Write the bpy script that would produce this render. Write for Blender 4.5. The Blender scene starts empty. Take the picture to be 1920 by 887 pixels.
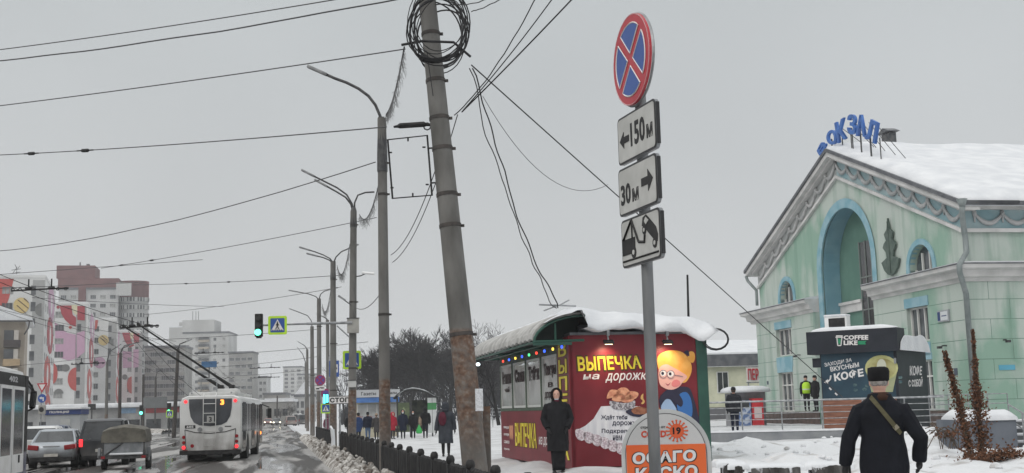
import bpy, bmesh, math, random
from mathutils import Vector, Matrix, Euler, noise as mnoise
SC = bpy.context.scene
TMP = bpy.data.scenes.new('workbench')                    # text and cloth are evaluated here, then linked as plain meshes
COL = SC.collection
V = Vector
rad = math.radians
random.seed(7)

# ------------------------------------------------------------------ camera
FPX, PITCH, ROLL, CAMZ = 2300.0, rad(8.08), rad(1.5), 1.75
CAM = V((0, 0, CAMZ))
FWD = V((0, math.cos(PITCH), math.sin(PITCH)))
_U0 = V((0, -math.sin(PITCH), math.cos(PITCH)))
UPV = _U0 * math.cos(ROLL) + V((1, 0, 0)) * math.sin(ROLL)
RGT = V((1, 0, 0)) * math.cos(ROLL) - _U0 * math.sin(ROLL)
cam_data = bpy.data.cameras.new('camera')
cam = bpy.data.objects.new('camera', cam_data)
COL.objects.link(cam)
_m = Matrix((RGT, UPV, -FWD)).transposed().to_4x4()
_m.translation = CAM
cam.matrix_world = _m
cam_data.sensor_width = 36
cam_data.lens = 36 * FPX / 1920
cam_data.clip_start = 0.1
cam_data.clip_end = 6000
SC.camera = cam

# ------------------------------------------------------------------ sky, sun, exposure
SC.view_settings.view_transform = 'Standard'
SC.view_settings.look = 'None'
SC.view_settings.exposure = 0.0
SC.view_settings.gamma = 1
SUN_EL, SUN_AZ = rad(40), rad(222)
world = bpy.data.worlds.new('World')
SC.world = world
world.use_nodes = True
nt = world.node_tree
nt.nodes.clear()
wo = nt.nodes.new('ShaderNodeOutputWorld')
bg = nt.nodes.new('ShaderNodeBackground')
sky = nt.nodes.new('ShaderNodeTexSky')
sky.sky_type = 'NISHITA'
sky.sun_disc = False
sky.sun_elevation = SUN_EL
sky.sun_rotation = SUN_AZ
sky.dust_density = 4
mix = nt.nodes.new('ShaderNodeMix')
mix.data_type = 'RGBA'
mix.inputs[0].default_value = 0.93                      # an overcast deck covers the blue sky
geo = nt.nodes.new('ShaderNodeTexCoord')
sep = nt.nodes.new('ShaderNodeSeparateXYZ')
ramp = nt.nodes.new('ShaderNodeValToRGB')
ramp.color_ramp.elements[0].position = 0.0
ramp.color_ramp.elements[0].color = (0.585, 0.588, 0.592, 1)
ramp.color_ramp.elements[1].position = 0.36
ramp.color_ramp.elements[1].color = (0.515, 0.542, 0.548, 1)
_e = ramp.color_ramp.elements.new(0.62); _e.color = (0.98, 1.0, 1.0, 1)
_e = ramp.color_ramp.elements.new(1.0); _e.color = (1.30, 1.32, 1.32, 1)   # an overcast sky is brightest overhead
nz = nt.nodes.new('ShaderNodeTexNoise')
nz.inputs['Scale'].default_value = 2.2
nz.inputs['Detail'].default_value = 3
nmap = nt.nodes.new('ShaderNodeMapRange')
nmap.inputs[1].default_value = 0.3
nmap.inputs[2].default_value = 0.7
nmap.inputs[3].default_value = 9.7
nmap.inputs[4].default_value = 11.2
sc_ = nt.nodes.new('ShaderNodeVectorMath')
sc_.operation = 'SCALE'
L = nt.links.new
L(geo.outputs['Generated'], sep.inputs[0])
L(sep.outputs['Z'], ramp.inputs[0])
L(geo.outputs['Generated'], nz.inputs['Vector'])
L(nz.outputs['Fac'], nmap.inputs[0])
L(ramp.outputs[0], sc_.inputs[0])
L(nmap.outputs[0], sc_.inputs['Scale'])
L(sky.outputs[0], mix.inputs[6])
L(sc_.outputs[0], mix.inputs[7])
L(mix.outputs[2], bg.inputs['Color'])
bg.inputs['Strength'].default_value = 0.1
L(bg.outputs[0], wo.inputs['Surface'])
sun_d = bpy.data.lights.new('sun', 'SUN')
sun_d.energy = 0.9
sun_d.angle = rad(40)
sun_d.color = (1, 0.97, 0.93)
sun = bpy.data.objects.new('sun', sun_d)
COL.objects.link(sun)
_sd = V((math.sin(SUN_AZ) * math.cos(SUN_EL), math.cos(SUN_AZ) * math.cos(SUN_EL), math.sin(SUN_EL)))
sun.rotation_euler = _sd.to_track_quat('Z', 'Y').to_euler()
SC.cycles.use_denoising = True
SC.cycles.max_bounces = 6
SC.cycles.volume_bounces = 1
SC.cycles.sample_clamp_indirect = 6

# ------------------------------------------------------------------ placing things
def ray(px, py): return FWD * FPX + RGT * (px - 960) + UPV * (443.5 - py)
def at(px, py, Y):
    d = ray(px, py)
    return CAM + d * (Y / d.y)
def xat(px, Y, py=770):
    return at(px, py, Y).x
RZ = math.atan2(0.19, 0.982)                           # heading of the street
RU = V((-math.sin(RZ), math.cos(RZ), 0))
RR = V((math.cos(RZ), math.sin(RZ), 0))
def road(s, t, z=0.0): return RU * s + RR * t + V((0, 0, z))
def st(x, y): return V((x, y, 0)).dot(RU), V((x, y, 0)).dot(RR)
class Fr:
    def __init__(s, loc, rz):
        s.o = V(loc); s.x = V((math.cos(rz), math.sin(rz), 0)); s.y = V((-math.sin(rz), math.cos(rz), 0))
    def hit(s, px, py, y=0.0):
        d = ray(px, py)
        k = (s.o + s.y * y - CAM).dot(s.y) / d.dot(s.y)
        p = CAM + d * k - s.o
        return p.dot(s.x), p.z
def sm(a, b, x):
    x = min(1, max(0, (x - a) / (b - a)))
    return x * x * (3 - 2 * x)
def nse(x, y, z=0.0): return mnoise.noise(V((x, y, z)))

# ------------------------------------------------------------------ materials
MATS = {}
def mat(name, c1, c2=None, scale=2.0, lo=0.4, hi=0.6, rough=0.7, metal=0.0, detail=5, bump=0.0, bscale=30.0,
        stretch=(1, 1, 1), emit=0.0, spec=0.5, coat=0.0, var=0.0, alpha=None):
    if name in MATS: return MATS[name]
    m = bpy.data.materials.new(name)
    m.use_nodes = True
    t = m.node_tree
    b = t.nodes['Principled BSDF']
    b.inputs['Roughness'].default_value = rough
    b.inputs['Metallic'].default_value = metal
    b.inputs['Specular IOR Level'].default_value = spec
    b.inputs['Coat Weight'].default_value = coat
    c1 = tuple(c1) + (1,)
    if c2 is None:
        v = var or 0.16
        c2 = tuple(min(1, x * (1 + v)) for x in c1[:3])
        c1 = tuple(x * (1 - v) for x in c1[:3]) + (1,)
        lo, hi = 0.3, 0.7
    c2 = tuple(c2)[:3] + (1,)
    co = t.nodes.new('ShaderNodeTexCoord')
    mp = t.nodes.new('ShaderNodeMapping')
    mp.inputs['Scale'].default_value = stretch
    n = t.nodes.new('ShaderNodeTexNoise')
    n.inputs['Scale'].default_value = scale
    n.inputs['Detail'].default_value = detail
    r = t.nodes.new('ShaderNodeValToRGB')
    r.color_ramp.elements[0].position = lo
    r.color_ramp.elements[0].color = c1
    r.color_ramp.elements[1].position = hi
    r.color_ramp.elements[1].color = c2
    K = t.links.new
    K(co.outputs['Object'], mp.inputs[0])
    K(mp.outputs[0], n.inputs['Vector'])
    K(n.outputs['Fac'], r.inputs[0])
    K(r.outputs[0], b.inputs['Base Color'])
    if bump:
        n2 = t.nodes.new('ShaderNodeTexNoise')
        n2.inputs['Scale'].default_value = bscale
        n2.inputs['Detail'].default_value = 6
        bp = t.nodes.new('ShaderNodeBump')
        bp.inputs['Strength'].default_value = bump
        bp.inputs['Distance'].default_value = 0.05
        K(mp.outputs[0], n2.inputs['Vector'])
        K(n2.outputs['Fac'], bp.inputs['Height'])
        K(bp.outputs[0], b.inputs['Normal'])
    if emit:
        b.inputs['Emission Color'].default_value = c1
        b.inputs['Emission Strength'].default_value = emit
    if alpha is not None:
        b.inputs['Alpha'].default_value = alpha
    m['r'] = 1
    MATS[name] = m
    return m

snow_m = mat('snow', (0.60, 0.615, 0.64), (0.71, 0.72, 0.735), 1.2, 0.35, 0.65, 0.6, bump=0.5, bscale=7)
bank_m = mat('grubby_snow', (0.36, 0.345, 0.33), (0.66, 0.67, 0.685), 1.3, 0.30, 0.46, 0.65, bump=1.0, bscale=5, detail=9)
tramp_m = mat('trampled_snow', (0.44, 0.44, 0.445), (0.62, 0.625, 0.635), 0.8, 0.32, 0.56, 0.6, bump=0.9, bscale=6, detail=8)
dirty_m = mat('dirty_snow', (0.15, 0.128, 0.108), (0.60, 0.58, 0.55), 3.0, 0.40, 0.64, 0.7, bump=0.9, bscale=11, detail=8)
kerb_m = mat('kerb_stone', (0.16, 0.155, 0.15), (0.26, 0.25, 0.24), 2)
steel_m = mat('galvanised_steel', (0.22, 0.23, 0.24), (0.36, 0.37, 0.38), 8, rough=0.45, metal=0.5)
dsteel_m = mat('dark_steel', (0.045, 0.045, 0.048), (0.08, 0.08, 0.08), 6, rough=0.55, metal=0.3)
black_m = mat('black_paint', (0.012, 0.012, 0.013), (0.028, 0.027, 0.027), 5, rough=0.6, spec=0.3)
rubber_m = mat('rubber', (0.013, 0.013, 0.013), (0.03, 0.03, 0.03), 8, rough=0.8)
cable_m = mat('cable', (0.014, 0.014, 0.016), var=0.3, rough=0.6)
wire_m = mat('wire', (0.06, 0.06, 0.062), var=0.2, rough=0.6)
glass_m = mat('window_glass', (0.045, 0.052, 0.06), (0.10, 0.11, 0.12), 1.5, rough=0.12, spec=0.7)
dglass_m = mat('dark_glass', (0.015, 0.017, 0.02), (0.035, 0.038, 0.042), 1.5, rough=0.08, spec=0.7)
white_m = mat('white_paint', (0.72, 0.72, 0.71), (0.80, 0.80, 0.80), 3, rough=0.5)
frame_m = mat('window_frame_white', (0.62, 0.62, 0.60), var=0.08)
skin_m = mat('skin', (0.56, 0.33, 0.25), var=0.08, rough=0.55)
tail_m = mat('tail_light_red', (0.25, 0.008, 0.012), var=0.1, rough=0.25)
tail_on = mat('tail_light_lit', (1.0, 0.035, 0.045), var=0.01, emit=1.3)
amber_on = mat('amber_lamp_lit', (1.0, 0.28, 0.04), var=0.01, emit=3.0)
green_on = mat('green_signal_lit', (0.12, 1.0, 0.55), var=0.01, emit=3.2)

def overlay(m, col, zr=None, scale=3.0, lo=.45, hi=.7, stretch=(1, 1, 1), amount=.6):
    """a second worn layer (road grime that climbs from z = zr[0] to zr[1], or water streaks) over a material's own colour"""
    t = m.node_tree; b = t.nodes['Principled BSDF']; K = t.links.new
    old = b.inputs['Base Color'].links[0].from_socket
    co = t.nodes.new('ShaderNodeTexCoord'); mp = t.nodes.new('ShaderNodeMapping'); mp.inputs['Scale'].default_value = stretch
    n = t.nodes.new('ShaderNodeTexNoise'); n.inputs['Scale'].default_value = scale; n.inputs['Detail'].default_value = 6
    K(co.outputs['Object'], mp.inputs[0]); K(mp.outputs[0], n.inputs['Vector'])
    r = t.nodes.new('ShaderNodeMapRange'); r.inputs[1].default_value = lo; r.inputs[2].default_value = hi; r.inputs[4].default_value = amount; K(n.outputs['Fac'], r.inputs[0]); f = r.outputs[0]
    if zr:
        s = t.nodes.new('ShaderNodeSeparateXYZ'); K(co.outputs['Object'], s.inputs[0])
        z = t.nodes.new('ShaderNodeMapRange'); z.inputs[1].default_value = zr[0]; z.inputs[2].default_value = zr[1]; z.inputs[3].default_value = 1; z.inputs[4].default_value = 0; K(s.outputs['Z'], z.inputs[0])
        a = t.nodes.new('ShaderNodeMath'); a.operation = 'MULTIPLY'; K(f, a.inputs[0]); K(z.outputs[0], a.inputs[1]); f = a.outputs[0]
    x = t.nodes.new('ShaderNodeMix'); x.data_type = 'RGBA'; x.inputs[7].default_value = tuple(col) + (1,)
    K(f, x.inputs[0]); K(old, x.inputs[6]); K(x.outputs[2], b.inputs['Base Color']); return m

# ------------------------------------------------------------------ mesh building
class MB:
    def __init__(s, *mats):
        s.bm = bmesh.new(); s.mats = list(mats); s.cur = 0
    def m(s, mt):
        if mt not in s.mats: s.mats.append(mt)
        s.cur = s.mats.index(mt); return s
    def face(s, vs):
        try:
            f = s.bm.faces.new(vs); f.material_index = s.cur; return f
        except ValueError: return None
    def poly(s, pts): return s.face([s.bm.verts.new(p) for p in pts])
    def box(s, c, size, rot=None, bev=0.0):
        c = V(c); hx, hy, hz = size[0] / 2, size[1] / 2, size[2] / 2
        R = rot.to_matrix() if isinstance(rot, Euler) else (Euler(rot).to_matrix() if rot else Matrix.Identity(3))
        vs = [s.bm.verts.new(c + R @ V((x * hx, y * hy, z * hz))) for x in (-1, 1) for y in (-1, 1) for z in (-1, 1)]
        fs = [s.face([vs[i] for i in q]) for q in ((0, 1, 3, 2), (4, 6, 7, 5), (0, 4, 5, 1), (2, 3, 7, 6), (0, 2, 6, 4), (1, 5, 7, 3))]
        if bev:
            es = list({e for f in fs for e in f.edges})
            r = bmesh.ops.bevel(s.bm, geom=es, offset=bev, segments=2, affect='EDGES', profile=0.6)
            for f in r['faces']: f.material_index = s.cur
        return s
    def b2(s, a, b, bev=0.0):
        a = V(a); b = V(b)
        return s.box((a + b) / 2, [abs(b[i] - a[i]) for i in range(3)], None, bev)
    def tube(s, pts, r, n=6, closed=False, cap=True):
        pts = [V(p) for p in pts]; k = len(pts)
        rs = r if isinstance(r, (list, tuple)) else [r] * k
        rings = []; prev = None
        for i, p in enumerate(pts):
            d = (pts[(i + 1) % k] - pts[i - 1]) if closed else (pts[min(i + 1, k - 1)] - pts[max(i - 1, 0)])
            if d.length < 1e-9: d = V((0, 0, 1))
            d.normalize()
            if prev is None:
                a = V((0, 0, 1)) if abs(d.z) < 0.9 else V((0, 1, 0))
                x = d.cross(a).normalized()
            else:
                x = prev - d * prev.dot(d)
                x = x.normalized() if x.length > 1e-6 else d.orthogonal().normalized()
            prev = x
            y = d.cross(x)
            rings.append([s.bm.verts.new(p + (x * math.cos(2 * math.pi * j / n) + y * math.sin(2 * math.pi * j / n)) * rs[i]) for j in range(n)])
        s._skin(rings, closed, cap and not closed)
        return s
    def _skin(s, rings, closed=False, cap=True):
        k = len(rings); n = len(rings[0])
        for i in range(k if closed else k - 1):
            a, b = rings[i], rings[(i + 1) % k]
            for j in range(n):
                s.face((a[j], a[(j + 1) % n], b[(j + 1) % n], b[j]))
        if cap:
            s.face(list(reversed(rings[0]))); s.face(rings[-1])
    def loft(s, rings, cap=True):
        s._skin([[s.bm.verts.new(p) for p in r] for r in rings], False, cap); return s
    def cyl(s, a, b, r, r2=None, n=12):
        return s.tube([a, b], [r, r if r2 is None else r2], n)
    def ell(s, c, r, n=10, m=7, R=None):
        c = V(c); rings = []
        for i in range(1, m):
            th = math.pi * i / m
            rings.append([V((r[0] * math.sin(th) * math.cos(2 * math.pi * j / n), r[1] * math.sin(th) * math.sin(2 * math.pi * j / n), -r[2] * math.cos(th))) for j in range(n)])
        if R is not None: rings = [[R @ p for p in q] for q in rings]
        return s.loft([[c + p for p in q] for q in rings])
    def prism(s, poly, y0, y1, holes=()):
        """outline (x,z) with holes, extruded from y0 to y1 (front is y0)"""
        loops = [list(poly)] + [list(h) for h in holes]
        for (yy, flip) in ((y0, False), (y1, True)):
            if not holes:
                f = s.poly([(x, yy, z) for x, z in (poly if not flip else list(reversed(poly)))])
            else:
                es = []
                for lp in loops:
                    vs = [s.bm.verts.new((x, yy, z)) for x, z in lp]
                    es += [s.bm.edges.new((vs[i], vs[(i + 1) % len(vs)])) for i in range(len(vs))]
                r = bmesh.ops.triangle_fill(s.bm, edges=es, use_beauty=True, normal=(0, -1 if not flip else 1, 0))
                for g in r['geom']:
                    if isinstance(g, bmesh.types.BMFace): g.material_index = s.cur
        for lp in loops:
            n = len(lp)
            for i in range(n):
                a, b = lp[i], lp[(i + 1) % n]
                s.poly([(a[0], y0, a[1]), (a[0], y1, a[1]), (b[0], y1, b[1]), (b[0], y0, b[1])])
        return s
    def build(s, name, parent=None, smooth=False, M=None, loc=None, rz=0, weld=False):
        if weld: bmesh.ops.remove_doubles(s.bm, verts=s.bm.verts, dist=1e-4)
        if M is not None: bmesh.ops.transform(s.bm, matrix=M, verts=s.bm.verts)
        bmesh.ops.recalc_face_normals(s.bm, faces=s.bm.faces)
        me = bpy.data.meshes.new(name)
        s.bm.to_mesh(me); s.bm.free()
        for mt in s.mats: me.materials.append(mt)
        if smooth:
            me.shade_smooth() if smooth is True else me.set_sharp_from_angle(angle=rad(smooth))
            if smooth is not True:
                pass
        return link(name, me, parent, loc, rz)
def link(name, me, parent=None, loc=None, rz=0):
    o = bpy.data.objects.new(name, me); COL.objects.link(o)
    if parent is not None: o.parent = parent
    if loc is not None: o.location = loc
    if rz: o.rotation_euler.z = rz
    return o
def tag(o, label=None, cat=None, group=None, kind=None):
    if label: o['label'] = label
    if cat: o['category'] = cat
    if group: o['group'] = group
    if kind: o['kind'] = kind
    return o
def thing(name, label, cat, loc=(0, 0, 0), rz=0, group=None):
    o = bpy.data.objects.new(name, None); COL.objects.link(o)
    o.empty_display_size = 0.3
    o.location = loc; o.rotation_euler.z = rz
    return tag(o, label, cat, group)
def dup(root, loc, rz, label=None, group=None, scale=None):
    r = root.copy(); COL.objects.link(r); r.location = loc; r.rotation_euler.z = rz
    if scale: r.scale = scale
    if label: r['label'] = label
    if group: r['group'] = group
    for ch in list(root.children):
        c = ch.copy(); COL.objects.link(c); c.parent = r
        for g in ch.children:
            d = g.copy(); COL.objects.link(d); d.parent = c
    return r
def structure(o): o['kind'] = 'structure'; return o

RX90 = Matrix(((1, 0, 0, 0), (0, 0, -1, 0), (0, 1, 0, 0), (0, 0, 0, 1)))
def text(name, s, mt, parent, x0, z0, x1, z1, y, bold=0.0, shear=0.0, depth=0.006, M=None, quad=None, rot=0.0):
    """writing that fills a box in the local XZ plane, read from -y"""
    c = bpy.data.curves.new(name, 'FONT'); c.body = s; c.offset = bold; c.shear = shear; c.resolution_u = 3
    c.extrude = 0.5; c.space_character = 1.0 + bold * 1.5; c.align_x = 'CENTER'
    t = bpy.data.objects.new(name, c); TMP.collection.objects.link(t)
    TMP.view_layers[0].update(); dg = TMP.view_layers[0].depsgraph
    me = bpy.data.meshes.new_from_object(t.evaluated_get(dg))
    bpy.data.objects.remove(t); bpy.data.curves.remove(c)
    xs = [v.co.x for v in me.vertices]; ys = [v.co.y for v in me.vertices]
    ax, bx, ay, by = min(xs), max(xs), min(ys), max(ys)
    for v in me.vertices:
        fx = (v.co.x - ax) / (bx - ax); fy = (v.co.y - ay) / (by - ay)
        if quad:
            (p00, p10, p01, p11) = quad
            X = (p00[0] * (1 - fx) + p10[0] * fx) * (1 - fy) + (p01[0] * (1 - fx) + p11[0] * fx) * fy
            Z = (p00[1] * (1 - fx) + p10[1] * fx) * (1 - fy) + (p01[1] * (1 - fx) + p11[1] * fx) * fy
        else:
            X = x0 + (x1 - x0) * fx; Z = z0 + (z1 - z0) * fy
        v.co = V((X, y - v.co.z * 2 * depth, Z))
    if rot:
        cx, cz = (x0 + x1) / 2, (z0 + z1) / 2
        Rm = Matrix.Rotation(rot, 4, 'Y')
        for v in me.vertices:
            q = Rm @ V((v.co.x - cx, 0, v.co.z - cz)); v.co.x = q.x + cx; v.co.z = q.z + cz
    if M is not None: me.transform(M)
    me.materials.clear(); me.materials.append(mt)
    me.name = name
    return link(name, me, parent)
def rrect(x0, z0, x1, z1, r, n=4):
    out = []
    for cx, cz, a in ((x1 - r, z1 - r, 0), (x0 + r, z1 - r, 90), (x0 + r, z0 + r, 180), (x1 - r, z0 + r, 270)):
        for i in range(n + 1):
            b = rad(a + 90 * i / n)
            out.append((cx + r * math.cos(b), cz + r * math.sin(b)))
    return out
def disc(cx, cz, r, n=24, rz=None):
    return [(cx + r * math.cos(2 * math.pi * i / n), cz + (rz or r) * math.sin(2 * math.pi * i / n)) for i in range(n)]
def sag(a, b, d, n=14, wob=0.0, seed=0):
    a = V(a); b = V(b); out = []
    for i in range(n + 1):
        k = i / n
        p = a.lerp(b, k); p.z -= d * 4 * k * (1 - k)
        if wob and 0 < i < n:
            p.z += wob * nse(k * 9, seed, 0.3); p.x += wob * nse(seed, k * 9, 0.7)
        out.append(p)
    return out
# ================================================================== the setting
def zt(x, y):
    """height of the trampled pavement and square"""
    s, t = st(x, y)
    if t < 2.0: return 0.0
    h = 0.13 + 0.30 * sm(2.8, 7.0, t) + 0.011 * max(0, min(t, 34) - 7)
    far = sm(34, 70, s) * (1 - sm(9, 16, t))
    return h * (1 - 0.5 * far)
MOUNDS = []
def mound_px(px, py, Y, rx, ry, h):
    p = at(px, py, Y); MOUNDS.append((p.x, p.y, rx, ry, h))
for q in ((1350, 830, 34, 1.3, 1.6, 0.16), (1430, 838, 33, 1.2, 1.6, 0.06), (1530, 835, 33, 1.6, 1.8, 0.10), (1640, 840, 34, 1.6, 1.8, 0.10),
          (1300, 830, 26.4, 0.5, .5, 0.0), (1752, 800, 31.5, .9, 1.4, .50), (1720, 810, 34, 1.0, 1.2, .30),
          (1470, 895, 21.0, 2.4, 1.3, -.22), (1420, 870, 26, 1.6, 1.2, .08), (1560, 860, 27, 1.6, 1.2, .08),
          (1100, 862, 26.5, .8, .45, .10), (1010, 868, 30.0, .45, 1.6, .10), (1900, 790, 36, 2, 3, .35)):
    mound_px(*q)
def zsurf(x, y, fine=True):
    z = zt(x, y)
    s, t = st(x, y)
    for mx, my, rx, ry, h in MOUNDS:
        d = ((x - mx) / rx) ** 2 + ((y - my) / ry) ** 2
        if d < 6: z += h * math.exp(-d * 0.9)
    if t > 2.0:
        w = sm(2.0, 3.2, t)
        z += w * (0.05 * nse(x * 0.5, y * 0.5) + 0.03 * nse(x * 1.7, y * 1.7, 4))
        big = sm(7, 10, t) * (1 - sm(38, 41, y))
        z += big * (0.20 * nse(x * 0.7, y * 0.35, 8) + 0.12 * nse(x * 1.8, y * 1.0, 2) + 0.07 * abs(nse(x * 4.5, y * 3.0, 6)))
    return z

g = MB(mat('far_snow_ground', (0.50, 0.51, 0.53), (0.70, 0.71, 0.73), 0.03, rough=0.8))
g.poly([(-1500, -60, -0.012), (1500, -60, -0.012), (1500, 2600, -0.012), (-1500, 2600, -0.012)])
structure(g.build('snow_ground'))

# wet asphalt: tyre-cleared dark lanes, grey slush between them, standing water
am = bpy.data.materials.new('wet_asphalt'); am.use_nodes = True
t = am.node_tree; b = t.nodes['Principled BSDF']; K = t.links.new
co = t.nodes.new('ShaderNodeTexCoord')
mp = t.nodes.new('ShaderNodeMapping'); mp.inputs['Scale'].default_value = (1, 0.07, 1)
K(co.outputs['Object'], mp.inputs[0])
def nz_(scale, detail, vec, dist=0.0):
    n = t.nodes.new('ShaderNodeTexNoise'); n.inputs['Scale'].default_value = scale; n.inputs['Detail'].default_value = detail
    n.inputs['Distortion'].default_value = dist; K(vec, n.inputs['Vector']); return n.outputs['Fac']
def rmp(fac, stops):
    r = t.nodes.new('ShaderNodeValToRGB')
    while len(r.color_ramp.elements) < len(stops): r.color_ramp.elements.new(0.5)
    for e, (p, c) in zip(r.color_ramp.elements, stops):
        e.position = p; e.color = (c, c, c, 1) if not isinstance(c, tuple) else c + (1,)
    K(fac, r.inputs[0]); return r.outputs[0]
slush = rmp(nz_(0.75, 7, mp.outputs[0], 0.6), [(0.50, 0.0), (0.57, 1.0)])
wet = rmp(nz_(0.55, 5, mp.outputs[0], 0.3), [(0.46, 0.0), (0.54, 1.0)])
base = rmp(nz_(9, 6, co.outputs['Object']), [(0.3, (0.036, 0.033, 0.031)), (0.7, (0.070, 0.064, 0.058))])
mx = t.nodes.new('ShaderNodeMix'); mx.data_type = 'RGBA'
sl = rmp(nz_(6, 8, co.outputs['Object']), [(0.3, (0.30, 0.288, 0.275)), (0.7, (0.52, 0.51, 0.50))])
mulf = t.nodes.new('ShaderNodeMath'); mulf.operation = 'MULTIPLY'; mulf.inputs[1].default_value = 0.75
K(slush, mulf.inputs[0])
K(mulf.outputs[0], mx.inputs[0]); K(base, mx.inputs[6]); K(sl, mx.inputs[7]); K(mx.outputs[2], b.inputs['Base Color'])
ro = t.nodes.new('ShaderNodeMix'); ro.data_type = 'FLOAT'
ro.inputs[2].default_value = 0.5; ro.inputs[3].default_value = 0.05
K(wet, ro.inputs[0])
ro2 = t.nodes.new('ShaderNodeMix'); ro2.data_type = 'FLOAT'; ro2.inputs[3].default_value = 0.75
K(slush, ro2.inputs[0]); K(ro.outputs[0], ro2.inputs[2]); K(ro2.outputs[0], b.inputs['Roughness'])
sp_m = t.nodes.new('ShaderNodeMapRange'); sp_m.inputs[3].default_value = 0.10; sp_m.inputs[4].default_value = 0.5; K(wet, sp_m.inputs[0]); K(sp_m.outputs[0], b.inputs['Specular IOR Level'])
bp = t.nodes.new('ShaderNodeBump'); bp.inputs['Strength'].default_value = 0.10; bp.inputs['Distance'].default_value = 0.02
K(nz_(4, 8, co.outputs['Object']), bp.inputs['Height']); K(bp.outputs[0], b.inputs['Normal'])

def sheet(name, pts, z, mt):
    m = MB(mt); m.poly([(p[1], p[0], z) for p in pts])     # (s,t) in the street's own frame
    return structure(m.build(name, rz=RZ))
sheet('road', [(-30, -75), (-30, 2.0), (158, 2.0), (158, -75)], 0.004, am)
sheet('far_road', [(158, -14), (158, 2.0), (900, 2.0), (900, -14)], 0.004, am)
wm = mat('road_marking', (0.35, 0.35, 0.34), (0.08, 0.08, 0.08), 3, 0.5, 0.62, 0.4)
for k in range(9):
    sheet('lane_marking', [(34 + k * 12, -1.6), (34 + k * 12, -1.48), (38 + k * 12, -1.48), (38 + k * 12, -1.6)], 0.008, wm)

# kerb and gutter slush along the pavement
k_ = MB(kerb_m)
for i in range(70):
    s0 = i * 2.0
    k_.box((2.09, s0 + 1.0, 0.065), (0.17, 1.985, 0.13), bev=0.012)
structure(k_.build('kerb', rz=RZ))
# far side verge with its own kerb
v_ = MB(dirty_m)
N = 60
rows = []
for i in range(N + 1):
    tt = -75 + i * (61.0 / N)
    rows.append([V((tt, 158 + j * 1.2, 0.0 if j in (0, 14) else 0.18 + 0.45 * sm(0, 3, j) * (0.6 + nse(tt * .2, j * .4)) )) for j in range(15)])
vr = [[v_.bm.verts.new(p) for p in r] for r in rows]
for i in range(N):
    for j in range(14): v_.face((vr[i][j], vr[i + 1][j], vr[i + 1][j + 1], vr[i][j + 1]))
tag(v_.build('snow_verge', smooth=True, rz=RZ), kind='structure')
fk = MB(white_m); fk.box((-44.5, 157.9, 0.08), (61, 0.2, 0.16)); structure(fk.build('far_kerb', rz=RZ))

# pavement and station square, one height field
p_ = MB(tramp_m, bank_m)
ts = [2.18 + 0.25 * i for i in range(100)] + [27.5 + 1.2 * i for i in range(40)]
ss = [4 + 0.33 * i for i in range(140)] + [50.5 + 1.0 * i for i in range(60)] + [112 + 8 * i for i in range(30)]
grid = []
for s_ in ss:
    row = []
    for t_ in ts:
        q = road(s_, t_); row.append(p_.bm.verts.new((t_, s_, zsurf(q.x, q.y))))
    grid.append(row)
for i in range(len(ss) - 1):
    for j in range(len(ts) - 1):
        q = road(ss[i], ts[j])
        path = (ts[j] < 7.5 or q.y > 40.5)
        p_.cur = 0 if path else 1
        p_.face((grid[i][j], grid[i][j + 1], grid[i + 1][j + 1], grid[i + 1][j]))
tag(p_.build('pavement', smooth=True, rz=RZ), kind='structure')

# frozen clods thrown up by the shovels
ck = MB(bank_m); R1 = random.Random(21)
for i in range(230):
    X_, Y_ = R1.uniform(2.2, 13.5), R1.uniform(19.5, 38)
    if st(X_, Y_)[1] < 7.6: continue
    r = R1.uniform(.02, .09) * (1.3 if R1.random() < .12 else 1)
    c_ = V((X_, Y_, zsurf(X_, Y_) + r * .25)); ck.loft([[c_ + V((r * k * math.cos(a) * (1 + .4 * nse(a, i, k)), r * k * math.sin(a) * (1 + .4 * nse(a, k, i)), r * z)) for a in [j * 1.047 for j in range(6)]] for k, z in ((.9, -.5), (1.1, 0), (.8, .5), (.3, .75))])
tag(ck.build('snow_rubble'), kind='stuff')
# ploughed dirty snow between kerb and fence
d_ = MB(dirty_m)
gs, gt = 520, 14
rows = []
for i in range(gs + 1):
    s_ = 8 + i * (92.0 / gs)
    row = []
    for j in range(gt + 1):
        t_ = 1.72 + j * (1.05 / gt)
        k = j / gt
        env = math.sin(math.pi * min(1, k * 1.02)) ** 0.7 if k < 0.98 else 0.0
        hgt = 0.30 + 0.10 * nse(s_ * 0.35, 1.3)
        z = env * (hgt + 0.16 * nse(s_ * 1.4, t_ * 2.6) + 0.13 * abs(nse(s_ * 4.0, t_ * 5.0, 3)) + 0.06 * nse(s_ * 9, t_ * 9, 5))
        row.append(d_.bm.verts.new((t_ + 0.05 * nse(s_ * 3, t_ * 3, 9), s_, max(0.002, z) if 0 < j else 0.002)))
    rows.append(row)
for i in range(gs):
    for j in range(gt): d_.face((rows[i][j], rows[i][j + 1], rows[i + 1][j + 1], rows[i + 1][j]))
tag(d_.build('dirty_snow_bank', rz=RZ), kind='stuff')
# loose frozen lumps on the bank
lm = MB(dirty_m)
for i in range(420):
    s_ = 12 + random.random() ** 1.4 * 60; t_ = 1.85 + random.random() * 0.75
    r = random.uniform(0.03, 0.11)
    lm.ell((t_, s_, 0.26 + random.uniform(-0.05, 0.16)), (r, r * random.uniform(.7, 1.3), r * random.uniform(.6, 1.5)), 6, 4,
           Euler((random.random(), random.random(), random.random())).to_matrix())
tag(lm.build('snow_rubble', rz=RZ), kind='stuff')
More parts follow.
